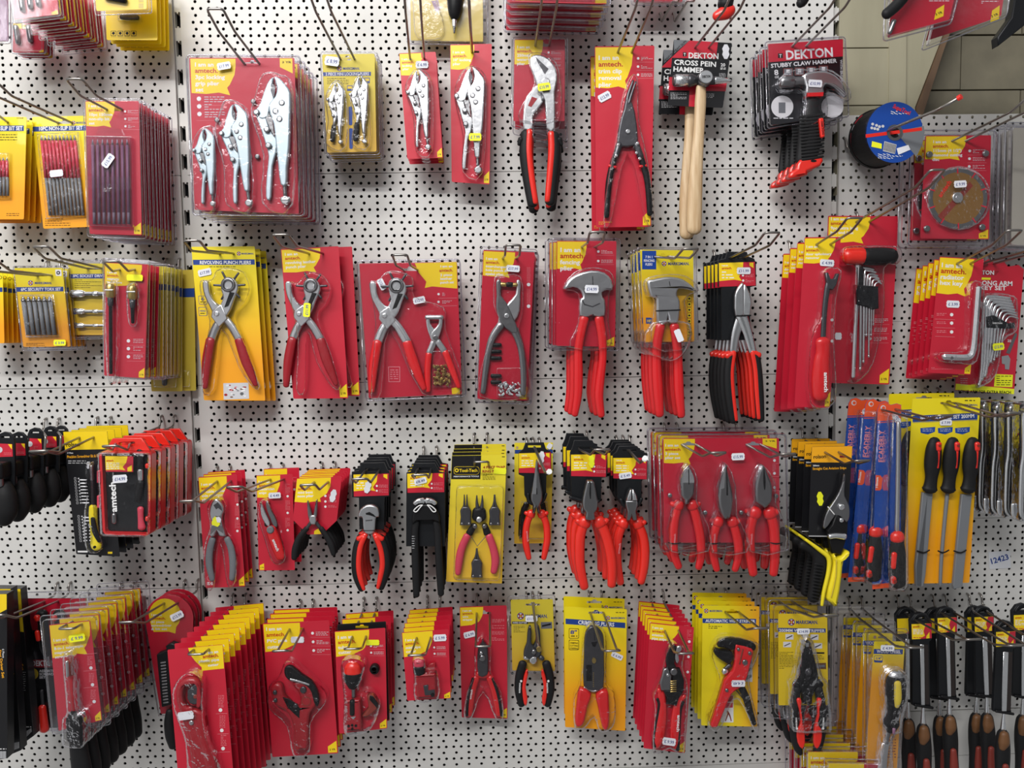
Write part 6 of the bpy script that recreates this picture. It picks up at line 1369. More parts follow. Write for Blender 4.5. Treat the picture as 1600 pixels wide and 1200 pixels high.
t.clam([(128, 102), (556, 100), (580, 965), (192, 968)], lift=7, r=20, inset=14); t.done()
hook('R', (320, 158), .055, (-25, 245), 'screwdriver set with the gold badge', peg=(405, 38))
t = T('R', .178, 'magnetic_screwdriver_pack', 'nearest red clamshell of a multi bit screwdriver with yellow £9.99 tag', 'packaged tool')
q = [(306, 306), (562, 278), (638, 902), (366, 968)]
m = t.card(q, slot=(430, 322), sw=110, sh=18); amt(m, ['I am an', 'amtech.', '8-in-1 telescopic', 'magnetic', 'screwdriver'], bw=.98, bh=.33, ts=.028, ty=.14, tx=.07)
for i in range(3):
    x = 568+i*10; y = 575+i*105; m.disc(x, y, 11, .2, .2, 'white', n=8); m.lines(x-22, y-72, x+10, 6, 10, 'pinkish', .2, h=3); m.poly([(522, y-86), (608, y-94), (608, y-92), (522, y-84)], .2, .2, 'pinkish')
t.clam([(248, 250), (622, 226), (694, 928), (326, 992)], lift=7, r=26, inset=20)
p = t.m('screwdriver'); p.limb([(459, 495, 22), (468, 600, 22)], 10, 'maroon', n=12, sub=1); p.limb([(462, 500, 10), (466, 590, 9)], 22, 'zinc'); p.limb([(468, 605, 23), (495, 830, 24)], 10, 'dkred', n=12, sub=1); p.limb([(496, 845, 50), (500, 870, 60), (508, 990, 62)], 12, 'black', .9, n=16)
h = t.m('handle', p); h.limb([(512, 1010, 52), (520, 1090, 56), (535, 1190, 60), (545, 1290, 56)], 12, 'rubber', .9, n=16)
for i in range(6): h.limb([(500+i*2, 1178+i*24, 5), (538+i*2, 1162+i*24, 5)], 24.5, 'gripo', .5, sub=1)
t.blister([(440, 480), (485, 490), (520, 800), (560, 830), (570, 1000), (540, 1030), (460, 1020), (435, 990), (438, 850), (465, 800)], 28); t.sticker(498, 374, 104, 46, -8, '£ 9.99', 'ystick', z=9)
t.done().stack(7, .0255, 'magnetic screwdriver packs', dx=.0002, dz=-.001)
hook('R', (440, 318), .178, (414, 330), 'multi bit screwdriver packs', peg=(804, 35), dt=.2, rise=.003)
# 31 piece set with a round head
t = T('S', .06, 'screwdriver_bit_set', 'round topped red card with yellow bubble and £13.99 tag, black bit holder below', 'packaged tool set')
arc = [(98+150*math.cos(a), 268-148*math.sin(a)) for a in [math.radians(-8+i*12.2) for i in range(17)]]
q = [(-55, 120), (248, 120), (215, 850), (42, 862)]
m = t.card(q, outline=[(235, 850), (250, 300)][:1]+arc+[(45, 862)], mat='red')
m.poly([(-22+0*1, 290)]+[(70+100*math.cos(a), 245-104*math.sin(a)) for a in [math.radians(180-i*15) for i in range(16)]]+[(136, 360), (95, 348), (0, 350)], .1, .1, 'yel')
for i, (s, c) in enumerate((('I am an', 'white'), ('amtech.', 'amred'), ('31 piece', 'white'), ('screwdriver', 'white'), ('& bit set', 'white'))): m.text(s, (-15, 250+i*22), ((50, 76, 66, 112, 84)[i], 250+i*22), 15, c, .3)
rim = [(x+(x-98)*.08, y+(y-268)*.08) for x, y in arc]
c = t.m('clamshell'); c.poly([(248, 858)]+rim+[(34, 872)], -1.5, 5, 'clearflat', bev=1.5, back=False)
h = t.m('bit_holder'); h.poly(rrect([(38, 470), (118, 440), (130, 780), (70, 800)], 10), 3, 16, 'black', 2); h.poly([(95, 420), (130, 400), (160, 410), (165, 440), (100, 445)], 3, 16, 'bplastic', 2)
for i in range(14): b = t.m('driver_bit'); b.limb([(68+i*1.3, 520+i*19, 6), (96+i*1.3, 516+i*19, 6)], 17, 'steel', hexa=True, n=6, sub=1)
h = t.m('handle'); h.limb([(112, 830, 22), (108, 900, 30), (118, 980, 34), (135, 1050, 26)], 10, 'rubber', .9)
t.sticker(153, 243, 86, 44, -26, '£13.99', z=6); t.done().stack(3, .014, 'round topped red bit set cards', dx=.0012)
hook('S', (108, 170), .06, (-172, 288), 'round topped bit set cards', peg=(240, 20), dt=.19)
# plastic pipe cutters : nine deep
t = T('S', .19, 'plastic_pipe_cutter_card', 'nearest red card of a plastic pipe cutter, front of the long receding row', 'packaged tool')
q = [(86, 462), (432, 428), (520, 1500), (178, 1540)]
m = t.card(q, slot=(262, 474), sw=95, sh=22); m.poly([(216, 450), (431, 430), (440, 578), (302, 592), (300, 570), (262, 535), (228, 490)], .1, .1, 'yel')
m.text('I am an', (325, 488), (404, 480), 18, 'white', .3); m.text('amtech.', (308, 514), (408, 504), 22, 'amred', .3); m.text('plastic pipe', (282, 541), (410, 529), 17, 'white', .3); m.text('cutter', (340, 566), (408, 559), 17, 'white', .3)
for i, y in enumerate((838, 965, 1078)): m.disc(418+i*8, y, 12, .2, .2, 'white', n=8); m.lines(404+i*8, y-92, 440+i*8, 8, 10, 'pinkish', .2, h=3); m.poly([(390+i*9, y+22), (460+i*9, y+20), (460+i*9, y+22), (390+i*9, y+24)], .2, .2, 'pinkish')
p = t.m('pipe_cutter'); p.poly([(165, 760), (168, 670), (205, 625), (270, 615), (310, 650), (312, 700), (310, 780), (296, 800), (300, 720), (280, 655), (235, 650), (205, 690), (205, 760), (240, 800), (330, 830), (350, 960), (400, 1100), (420, 1300), (300, 1300), (250, 1000), (215, 880)], 4, 18, 'dkred', 4, sm=2)
p.poly([(232, 690), (270, 655), (300, 650), (308, 700), (306, 770), (270, 780), (245, 770), (230, 740)], 8, 16, 'gunmetal', 2, sm=1); p.disc(284, 726, 13, 16, 18, 'maroon', 1); p.disc(262, 882, 15, 18, 21, 'zinc', 1.5)
p.limb([(245, 800, 20), (330, 1000, 24), (370, 1150, 26), (385, 1300, 26)], 16, 'dkred', .6); p.limb([(215, 850, 20), (270, 1050, 26), (300, 1300, 26)], 14, 'dkred', .6)
t.blister([(240, 570), (330, 620), (330, 800), (360, 980), (430, 1150), (440, 1300), (260, 1300), (230, 1000), (160, 800), (155, 660)], 26); t.sticker(234, 830, 100, 50, -8, '', z=24)
t.done().stack(9, .0205, 'long receding row of red pipe cutter cards', dx=.0011, dz=-.0001)
hook('S', (268, 478), .19, (262, 490), 'long row of red pipe cutter cards', dt=.215, rise=.004)
t = T('S', .075, 'pvc_pipe_cutter_card', 'front wide red card of a dark red PVC pipe cutter with black curved blade', 'packaged tool')
q = [(680, 296), (1096, 278), (1154, 1108), (742, 1132)]
m = t.card(q, slot=(890, 328), sw=95, sh=20); amt(m, ['I am an', 'amtech.', 'PVC pipe', 'cutter'], bw=.56, bh=.215, ts=.027, ty=.035, icons=(.74, .09, 3, .065), ls=1.65, tx=.045, tail=False)
p = t.m('pipe_cutter'); p.poly([(745, 700), (755, 665), (785, 650), (815, 665), (825, 720), (860, 760), (905, 800), (930, 760), (915, 700), (880, 660), (900, 640), (960, 640), (1010, 680), (1035, 730), (1030, 780), (990, 830), (978, 900), (975, 1040), (940, 1060), (890, 1060), (886, 940), (870, 870), (830, 810), (770, 780)], 4, 18, 'dkred', 4, sm=2)
p.poly([(832, 560), (845, 540), (880, 540), (940, 590), (1000, 630), (1035, 690), (1048, 750), (1035, 790), (1015, 760), (1000, 700), (970, 660), (920, 640), (870, 630), (838, 600)], 12, 20, 'black', 2, sm=2); p.limb([(870, 618, 7), (920, 630, 7), (985, 650, 6)], 20, 'chrome', .4)
p.poly([(822, 730), (860, 740), (905, 770), (928, 800), (925, 860), (890, 830), (850, 790)], 17, 19, 'black', .8)
for x, y, r in ((950, 682, 20), (775, 698, 13), (778, 746, 12), (903, 780, 14), (1032, 742, 12)): p.disc(x, y, r, 18, 22, 'gunmetal', 1.5)
p.disc(968, 755, 30, 18.2, 18.8, 'maroon'); p.disc(968, 755, 24, 18.9, 19, 'dkred')
t.blister([(850, 500), (960, 570), (1080, 680), (1090, 760), (1000, 880), (990, 1060), (890, 1080), (850, 900), (740, 790), (740, 660), (800, 600)], 26); t.sticker(900, 397, 84, 38, 0, '', z=1)
t.done().stack(4, .0185, 'wide red PVC pipe cutter cards', dx=.0004, dz=.0003)
hook('S', (892, 332), .075, (790, 468), 'PVC pipe cutter cards', peg=(962, 150), dt=.2)

# zoom T
t = T('T', .098, 'tube_cutter_card', 'front red card of a tube cutter with a red and black knob, yellow tag', 'packaged tool')
q = [(90, 346), (408, 324), (420, 952), (120, 986)]
m = t.card(q, slot=(245, 374), sw=90, sh=20); amt(m, ['I am an', 'amtech.', 'tube', 'cutter'], bw=.68, bh=.25, ts=.034, ty=.05, tail=False, ls=1.45, icons=(.71, .17, 2, .065))
p = t.m('knob'); p.limb([(212, 545, 48), (212, 580, 56)], 12, 'gripo', .7, n=16); p.limb([(212, 590, 58), (212, 630, 52), (212, 670, 30)], 12, 'black', .7, n=16); p.disc(345, 570, 30, 2, 12, 'black', 3, n=20, hole=10)
p = t.m('cutter_body'); p.poly(rrect([(165, 750), (262, 745), (270, 940), (170, 945)], 12), 3, 16, 'dkred', 4); p.limb([(212, 755, 18), (212, 835, 18)], 14, 'black'); p.limb([(215, 690, 12), (215, 745, 12)], 8, 'steel'); p.poly([(300, 730), (340, 720), (370, 770), (372, 800), (345, 830), (300, 860), (270, 850), (310, 800)], 3, 14, 'maroon', 3, sm=2); p.poly([(320, 720), (340, 725), (372, 770), (366, 800), (350, 780), (318, 745)], 14, 16, 'black', .8); p.poly([(200, 850), (235, 846), (220, 865)], 16.2, 16.5, 'chrome')
for x, y in ((190, 905), (212, 900), (235, 903), (213, 922)): p.disc(x, y, 8, 16, 17, 'black')
t.blister([(150, 500), (290, 500), (275, 620), (260, 680), (340, 700), (385, 780), (330, 920), (230, 960), (160, 940), (160, 740), (150, 640)], 24, bev=8); t.sticker(330, 414, 84, 34, 0, '', 'ystick', z=1)
t.done().stack(4, .024, 'red tube cutter cards', dx=.001)
t = T('T', .086, 'black_tool_card', 'black card peeping between the first two red tube cutter cards', 'packaged tool')
t.card([(108, 302), (412, 284), (432, 900), (130, 930)], mat='bprint', slot=(262, 318), sw=80, sh=20); t.done()
hook('T', (245, 378), .098, (196, 456), 'tube cutter cards', peg=(316, 132), dt=.16)
t = T('T', .118, 'mini_pipe_cutter_card', 'front short red card of a mini pipe cutter with £5.99 white tag', 'packaged tool')
q = [(510, 354), (802, 332), (818, 764), (545, 780)]
m = t.card(q, slot=(652, 382), sw=80, sh=20); amt(m, ['I am an', 'amtech.', 'mini pipe', 'cutter'], bw=.66, bh=.36, ts=.04, ty=.10, tail=False, ls=1.4, icons=(.68, .25, 2, .09))
p = t.m('pipe_cutter'); p.limb([(620, 520, 34), (622, 545, 36)], 8, 'rose', .7); p.limb([(622, 562, 36), (622, 590, 36)], 9, 'black', .7, n=14); p.poly(rrect([(595, 600), (725, 590), (730, 740), (612, 745)], 10), 3, 14, 'dkred', 3); p.poly([(650, 660), (680, 655), (680, 690), (720, 685), (722, 715), (660, 720)], 14, 16, 'gunmetal', .8); p.disc(708, 714, 12, 16, 17, 'black'); p.poly([(680, 540), (722, 530), (725, 590), (668, 596)], 3, 8, 'dkred', 2)
t.blister([(585, 500), (660, 500), (670, 560), (735, 570), (745, 745), (600, 755), (590, 600)], 20, bev=7); t.sticker(750, 385, 82, 42, -3, '£ 5.99', z=1)
t.done().stack(6, .0185, 'short red mini pipe cutter cards', dx=.0003)
hook('T', (648, 386), .118, (598, 496), 'mini pipe cutter cards', peg=(711, 120), dt=.2)
t = T('U', .035, 'wire_stripper_card', 'tall red card of red and black wire strippers with a white price tag', 'packaged tool')
q = [(72, 192), (367, 184), (372, 892), (86, 884)]
m = t.card(q, slot=(220, 230), sw=95, sh=20); amt(m, ['I am an', 'amtech.', 'wire', 'stripper'], bw=.5, bh=.175, ts=.019, ty=.03, tx=.06, tail=False)
for i in range(4): m.lines(275, 270+i*38, 352, 3, 8, 'pinkish', .2, h=3)
p = t.m('pliers'); p.poly([(218, 378), (228, 400), (248, 430), (252, 560), (240, 600), (190, 600), (184, 480), (192, 425), (208, 405)], 5, 15, 'gunmetal', 3, sm=2); p.disc(215, 485, 20, 15, 19, 'steel', 2); p.disc(208, 455, 10, 15, 18, 'chrome', 1)
for L, s_ in (([(175, 620, 24), (152, 700, 24), (140, 780, 24), (135, 850, 18)], -1), ([(262, 620, 24), (290, 700, 24), (308, 780, 24), (318, 850, 18)], 1)):
    h = t.m('handle', p); h.limb(L, 9, 'grip', .6); h.limb([(x+s_*16, y, 10) for x, y, r in L], 11, 'rubber', .9)
    if s_ < 0: h.text('amtech', (146, 745), (156, 685), 13, 'white', 14)
p.limb([(185, 598, 20), (218, 606, 18), (250, 598, 20)], 9, 'grip', .6)
t.blister([(218, 350), (270, 430), (270, 580), (330, 700), (345, 855), (295, 862), (220, 700), (150, 862), (100, 855), (120, 700), (165, 590), (165, 430)], 18); t.sticker(134, 364, 74, 38, -14, '£ 6.99', z=1); t.done()
hook('U', (220, 232), .035, (218, 440), 'red wire stripper card', peg=(220, 110), dt=.17, rise=.006)
t = T('U', .04, 'wire_cutter_pack', 'yellow clamshell of wire cutters with black and red grips, beside the crimping pliers', 'packaged tool')
q = [(392, 148), (655, 145), (668, 594), (402, 590)]
m = t.card(q, mat='ygold', slot=(530, 178), sw=90, sh=18); logo(m, 454, 250, 22, 482, 140, 22); m.poly([(400, 284), (500, 284), (500, 300), (400, 300)], .1, .1, 'black'); m.text('WIRE CUTTER', (404, 297), (494, 297), 11, 'white', .3); m.lines(410, 312, 480, 5, 9, 'black', .2, h=2.5); m.poly([(580, 288), (650, 286), (652, 328), (582, 330)], .2, .2, 'grey'); m.limb([(590, 312, 5), (640, 300, 6)], .5, 'black', .1)
m.rect(395, 205, 655, 222, .1, .1, 'mustard') if 0 else None
t.clam([(372, 126), (668, 118), (684, 602), (386, 608)], lift=5, r=18, inset=12)
p = t.m('pliers'); p.poly([(502, 302), (516, 298), (520, 340), (518, 400), (540, 430), (545, 480), (500, 500), (470, 480), (478, 430), (490, 400), (494, 340)], 6, 14, 'gunmetal', 2.5, sm=2); p.poly([(548, 300), (562, 296), (574, 340), (574, 400), (582, 440), (575, 480), (540, 500), (520, 470), (530, 420), (545, 390)], 4, 12, 'gunmetal', 2.5, sm=2); p.disc(533, 448, 16, 14, 18, 'steel', 2); p.disc(530, 505, 26, 8, 14, 'chrome', 3); p.limb([(480, 490, 18), (500, 492, 14)], 10, 'chrome'); p.limb([(575, 490, 16), (590, 500, 14)], 10, 'gunmetal')
for s_ in (-1, 1):
    c0 = 539; L = [(c0+s_*72, 530, 26), (c0+s_*92, 610, 28), (c0+s_*96, 700, 28), (c0+s_*80, 790, 22)]
    h = t.m('handle', p); h.limb(L, 8, 'rubber', .7, n=12); h.poly([(c0+s_*48, 560), (c0+s_*66, 600), (c0+s_*78, 680), (c0+s_*68, 770), (c0+s_*52, 785), (c0+s_*44, 740), (c0+s_*56, 670), (c0+s_*40, 590)], 10, 15, 'gripo', 2, sm=2); h.disc(c0+s_*84, 632, 7, 13.8, 14.4, 'white', n=10); h.text('MARKSMAN', (c0+s_*86-3, 705), (c0+s_*84-3, 642), 10, 'white', 14.6)
t.sticker(520, 258, 76, 38, 0, '£11.99', z=6); t.done()
hook('U', (530, 172), .04, (568, 455), 'yellow wire cutter pack', peg=(527, 100), prongs=1, dt=.2, endmat='brass', rise=.004)
t = T('U', .052, 'crimping_pliers_card', 'front yellow card of flat black crimping pliers with red grips and £6.99 tag', 'packaged tool')
q = [(728, 192), (1118, 208), (1108, 968), (732, 944)]
m = t.card(q, mat='ymark', slot=(925, 228), sw=95, sh=20); logo(m, 1000, 262, 13, 1018, 90, 12); banner(m, [(734, 266), (1108, 292), (1108, 326), (735, 300)], 'CRIMPING PLIERS', (812, 300), (1038, 316), 24)
for y, a in ((358, '8"'), (430, '')):
    m.poly(rrect([(755, y-32), (818, y-30), (818, y+32), (755, y+32)], 8), .2, .2, 'black'); m.poly(rrect([(758, y-29), (815, y-27), (815, y+29), (758, y+29)], 7), .3, .3, 'yel')
    if a: m.text(a, (764, y+4), (806, y+4), 24, 'blue', .4); m.lines(768, y+14, 808, 1, 4, 'black', .4, h=6)
    else: [m.text(s_, (762, y-8+i*17), (812, y-6+i*17), 10, 'black', .4) for i, s_ in enumerate(('CRIMPING', 'CUTTING', 'STRIPPING'))]
m.lines(1048, 226, 1102, 1, 3, 'black', .2, h=4)
p = t.m('pliers'); p.poly([(850, 380), (862, 330), (890, 305), (925, 308), (955, 335), (968, 380), (970, 500), (966, 680), (905, 700), (845, 672), (846, 500)], 3, 9, 'gunmetal', 1.5, sm=2)
p.disc(907, 512, 13, 9, 10.5, 'brass', ry=17); p.poly([(890, 400), (930, 395), (915, 430), (900, 425)], 9, 9.3, 'black'); p.limb([(908, 340, 1.5), (912, 390, 1.5)], 9.3, 'black')
for i in range(8): p.disc(904, 590+i*12, 3.5, 9, 9.4, 'brass', n=6)
p.limb([(848, 682, 5), (905, 706, 5), (962, 685, 5)], 8, 'zinc', .6); p.rect(860, 540, 895, 640, 9, 9.2, 'black')
for P_ in ([(818, 680), (890, 715), (868, 790), (850, 880), (830, 915), (800, 920), (790, 880), (800, 780)], [(988, 690), (920, 718), (930, 790), (950, 890), (965, 935), (990, 938), (1002, 880), (1000, 770)]): h = t.m('handle', p); h.poly(P_, 3, 14, 'grip', 4, sm=2)
t.blister([(870, 290), (960, 310), (985, 400), (985, 650), (1030, 700), (1040, 860), (1005, 932), (940, 942), (905, 860), (850, 920), (785, 920), (780, 740), (820, 650), (835, 400)], 17); t.sticker(1056, 498, 76, 34, 26, '£ 6.99', z=1)
t.done().stack(2, .028, 'yellow crimping pliers cards', dx=.001, dz=.007)
hook('U', (930, 230), .052, (1030, 468), 'yellow crimping pliers cards', peg=(916, 92), dt=.2)

# zoom V
t = T('V', .11, 'tin_snips_card', 'front red card of spring loaded snips with red handles and £9.99 tag low down', 'packaged tool')
q = [(142, 290), (418, 320), (360, 1108), (102, 1076)]
m = t.card(q, slot=(280, 340), sw=85, sh=22); amt(m, ['I am an', 'amtech.', 'aviation', 'pipe snips'], bw=.66, bh=.14, ts=.02, ty=.03, tail=True)
for i, y in enumerate((410, 505, 600)): m.disc(388-i*5, y, 9, .2, .2, 'white', n=8); m.lines(374-i*6, y-72, 402-i*6, 7, 9, 'pinkish', .2, h=2)
p = t.m('snips'); p.poly([(232, 480), (240, 440), (270, 420), (300, 425), (290, 470), (285, 530), (300, 560), (270, 600), (240, 560)], 6, 16, 'black', 3, sm=2); p.poly([(300, 425), (325, 420), (332, 445), (310, 470), (315, 510), (300, 530), (288, 500), (290, 455)], 8, 14, 'zinc', 2, sm=2)
p.poly([(215, 560), (240, 550), (265, 600), (258, 690), (200, 690), (192, 640)], 10, 18, 'steel', 2.5, sm=1); p.poly([(280, 560), (320, 560), (345, 630), (342, 700), (275, 695), (270, 620)], 6, 16, 'black', 3, sm=1); p.disc(276, 570, 22, 16, 22, 'steel', 2); p.disc(240, 592, 9, 18, 20, 'chrome', 1)
for i in range(6): p.limb([(258, 632+i*13, 4), (292, 628+i*13, 4)], 18, 'brass', 1, sub=1)
p.poly([(215, 690), (335, 700), (310, 740), (296, 785), (232, 775), (236, 735)], 8, 18, 'black', 2.5)
for L, S_ in (([(205, 720, 22), (212, 790, 26), (205, 900, 32), (190, 1000, 30), (175, 1045, 22)], [(180, 750, 10), (190, 790, 9), (172, 900, 7), (155, 1000, 8), (162, 1045, 13)]), ([(320, 740, 22), (305, 800, 26), (295, 900, 32), (290, 1000, 28), (300, 1055, 20)], [(340, 770, 11), (325, 810, 9), (320, 900, 6), (314, 1000, 7), (305, 1065, 13)])):
    h = t.m('handle', p); h.limb(L, 10, 'grip', .6, n=12); h.limb(S_, 12, 'rubber', .8)
p.kids[1].text('amtech', (302, 842), (296, 945), 18, 'white', 16.5); p.limb([(190, 695, 14), (220, 770, 14)], 10, 'grip'); p.limb([(350, 735, 13), (312, 775, 13)], 10, 'grip')
t.blister([(260, 400), (340, 420), (330, 540), (360, 640), (360, 750), (335, 1070), (250, 1040), (150, 1065), (160, 800), (150, 720), (190, 620), (220, 500)], 25); t.sticker(244, 994, 84, 46, 8, '£ 9.99', z=24)
t.done().stack(6, .0182, 'red spring snips cards', dx=0, dz=0)
hook('V', (278, 342), .11, (370, 484), 'red spring snips cards', peg=(180, 86), dt=.2)
t = T('V', .08, 'automatic_wire_stripper_card', 'front yellow card of a red and black automatic wire stripper, white tag upside down', 'packaged tool')
q = [(471, 184), (826, 190), (812, 942), (462, 934)]
m = t.card(q, mat='xmark', slot=(655, 224), sw=95, sh=22); logo(m, 494, 218, 14, 514, 82, 13); m.lines(770, 210, 812, 1, 4, 'black', .2, h=5); banner(m, [(471, 265), (806, 268), (805, 298), (471, 294)], 'AUTOMATIC WIRE STRIPPER', (490, 288), (800, 292), 18, mat='blue'); m.lines(508, 302, 770, 3, 11, 'black', .2, h=4)
m.poly([(738, 480), (782, 480), (782, 662), (735, 660)], .2, .2, 'dimwhite')
for i in range(4): m.poly([(742, 490+i*44), (778, 484+i*44), (778, 500+i*44), (742, 520+i*44)], .3, .3, 'grey')
m.poly([(586, 746), (664, 746), (664, 915), (584, 915)], .2, .2, 'white'); m.poly([(588, 748), (662, 748), (662, 786), (588, 786)], .3, .3, 'dkred'); m.poly([(600, 792), (660, 790), (660, 822), (600, 825)], .3, .3, 'rose'); m.limb([(625, 845, 6), (640, 870, 4), (650, 905, 3)], .4, 'maroon', .1); m.limb([(630, 860, 4), (614, 905, 3)], .4, 'maroon', .1)
p = t.m('pliers'); p.poly([(550, 400), (556, 382), (600, 368), (700, 374), (760, 392), (785, 410), (780, 440), (740, 445), (690, 420), (640, 440), (590, 425), (552, 420)], 8, 20, 'black', 3, sm=2); p.poly([(527, 445), (540, 432), (570, 445), (630, 450), (650, 480), (630, 530), (600, 520), (560, 495), (535, 470)], 6, 18, 'black', 3, sm=2)
p.poly([(655, 410), (675, 404), (755, 425), (765, 460), (745, 540), (730, 600), (700, 660), (640, 700), (600, 780), (548, 905), (520, 916), (503, 900), (520, 850), (575, 670), (590, 620), (640, 560), (655, 480)], 10, 22, 'grip', 3, sm=2)
p.limb([(692, 660, 20), (730, 740, 22), (755, 830, 20), (780, 905, 15)], 12, 'rubber', .8); p.limb([(660, 690, 3), (720, 760, 3), (740, 830, 3)], 8, 'gunmetal', sub=2); p.disc(600, 580, 22, 8, 16, 'chrome', 4); p.limb([(630, 540, 14), (600, 565, 12)], 12, 'gunmetal'); p.limb([(700, 430, 5), (680, 520, 5)], 22, 'maroon')
for x, y, r in ((672, 428, 10), (742, 452, 12), (712, 508, 17), (600, 680, 11)): p.disc(x, y, r, 22, 25, 'steel', 1.5)
t.blister([(540, 390), (620, 350), (790, 390), (790, 470), (740, 600), (760, 740), (800, 900), (770, 930), (700, 780), (640, 740), (560, 920), (500, 920), (490, 850), (560, 640), (510, 480)], 27); t.sticker(668, 634, 86, 40, 180, '£ 4.49', z=26)
t.done().stack(4, .0195, 'yellow automatic wire stripper cards', dx=0)
hook('V', (655, 226), .08, (838, 326), 'automatic wire stripper cards', peg=(569, 78), dt=.2)
t = T('W', .098, 'wire_stripper_pack', 'front clear clamshell of black wire strippers with red and black grips, on a yellow card', 'packaged tool')
q = [(64, 236), (370, 236), (376, 806), (66, 808)]
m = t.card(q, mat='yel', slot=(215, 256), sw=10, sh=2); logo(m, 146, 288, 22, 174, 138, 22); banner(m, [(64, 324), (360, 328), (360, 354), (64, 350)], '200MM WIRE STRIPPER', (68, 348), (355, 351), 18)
for x, y in ((134, 380), (290, 382), (120, 428), (313, 436)): m.rect(x-25, y-17, x+25, y+17, .2, .2, 'white'); m.limb([(x-18, y+8, 3), (x+16, y-8, 3)], .5, 'black' if x != 120 else 'steel', .1)
m.lines(70, 475, 158, 11, 10, 'black', .2, h=3); m.rect(280, 476, 352, 486, .2, .2, 'black'); m.lines(288, 496, 350, 3, 10, 'black', .2, h=3); m.poly([(292, 545), (362, 542), (364, 582), (292, 580)], .2, .2, 'brown'); m.limb([(300, 566, 8), (350, 562, 9)], .6, 'grey', .1)
t.clam([(0, 148), (436, 152), (440, 912), (10, 886)], lift=8, r=34, inset=26)
p = t.m('pliers'); p.poly([(196, 384), (236, 384), (250, 440), (272, 520), (288, 600), (284, 640), (250, 720), (248, 765), (232, 770), (228, 740), (216, 745), (212, 770), (192, 765), (194, 720), (166, 650), (160, 600), (172, 520), (188, 440)], 8, 18, 'black', 2, sm=1); p.disc(220, 566, 22, 18, 21, 'gunmetal', 2); p.disc(220, 562, 8, 21, 22, 'steel', .5); p.poly([(205, 388), (226, 388), (224, 412), (208, 412)], 18, 18.4, 'zinc')
for i in range(5): p.limb([(215+(i % 2)*14, 670+i*22, 6), (228-(i % 2)*8, 682+i*22, 6)], 19, 'gunmetal')
for s_ in (-1, 1):
    c0 = 228; L = [(c0+s_*66, 680, 26), (c0+s_*80, 760, 28), (c0+s_*86, 850, 30), (c0+s_*82, 940, 32), (c0+s_*62, 1040, 28), (c0+s_*44, 1085, 14)]
    h = t.m('handle', p); h.limb(L, 12, 'rubber', .75, n=14); h.limb([(c0+s_*62, 642, 24), (c0+s_*80, 660, 20)], 12, 'black')
    h.poly([(c0+s_*48, 745), (c0+s_*62, 728), (c0+s_*78, 740), (c0+s_*62, 800), (c0+s_*54, 860), (c0+s_*60, 900), (c0+s_*78, 930), (c0+s_*72, 1000), (c0+s_*46, 1040), (c0+s_*26, 1000), (c0+s_*34, 900), (c0+s_*52, 830)], 14, 20, 'gripo', 2, sm=2)
    h.disc(c0+s_*80, 910, 7, 20.5, 21, 'white', n=10); h.text('MARKSMAN', (c0+s_*82+3, 905), (c0+s_*84+3, 842), 10, 'white', 21.5)
t.blister([(190, 370), (245, 370), (300, 580), (340, 640), (360, 900), (300, 930), (140, 930), (110, 880), (115, 660), (150, 580)], 30, bev=8); t.sticker(206, 332, 80, 36, 0, '£14.99', z=9)
t.done().stack(3, .036, 'clear packs of black wire strippers', dx=-.0005, dz=.0005)
hook('W', (180, 205), .098, (400, 244), 'black wire stripper packs', peg=(77, 68), dt=.19)

# zoom W
t = T('W', .125, 'wood_chisel_pack', 'front orange card of one wood chisel with dark handle, £4.99 white tag', 'packaged tool')
q = [(664, 408), (856, 410), (800, 1300), (600, 1290)]
m = t.card(q, mat='omark'); logo(m, 740, 434, 9, 762, 56, 12); banner(m, [(662, 456), (844, 458), (842, 490), (660, 487)], 'WOOD CHISEL', (680, 480), (830, 484), 20)
m.poly(rrect([(664, 496), (718, 498), (716, 542), (662, 540)], 8), .2, .2, 'blue'); m.poly(rrect([(667, 499), (715, 501), (714, 528), (665, 526)], 6), .3, .3, 'yel'); m.text('1/4"', (671, 522), (709, 523), 16, 'blue', .4)
for i in range(9): m.lines(745, 985+i*18, 800, 1, 5, 'maroon', .2, h=6)
t.clam([(600, 330), (876, 330), (812, 1320), (590, 1310)], lift=10, r=26, inset=14)
p = t.m('wood_chisel'); p.limb([(770, 592, 48), (770, 600, 50)], 16, 'zinc', .7, n=16); p.limb([(768, 606, 54), (768, 650, 62), (766, 720, 62), (752, 800, 46), (742, 860, 46), (738, 900, 50), (738, 930, 34)], 16, 'black', .7, n=16); p.limb([(760, 625, 22), (762, 720, 24), (756, 770, 14)], 26, 'mustard', .5); p.limb([(730, 900, 10), (728, 925, 8)], 30, 'purple')
p.limb([(733, 945, 16), (722, 990, 13), (716, 1020, 16)], 12, 'steel', .8); p.poly([(690, 1020), (736, 1016), (724, 1100), (712, 1300), (662, 1300), (672, 1100)], 9, 14, 'zinc', 2)
t.blister([(700, 580), (780, 545), (835, 600), (830, 760), (800, 860), (790, 940), (740, 980), (740, 1300), (650, 1300), (690, 960), (680, 880), (700, 800), (690, 700)], 28, bev=8)
t.sticker(726, 434, 86, 36, 2, '£ 4.99', z=11); t.done().stack(4, .0315, 'orange wood chisel cards', dx=-.0012, dz=0)
hook('W', (620, 270), .1, (930, 448), 'orange wood chisel cards', peg=(535, 130), dt=.21)
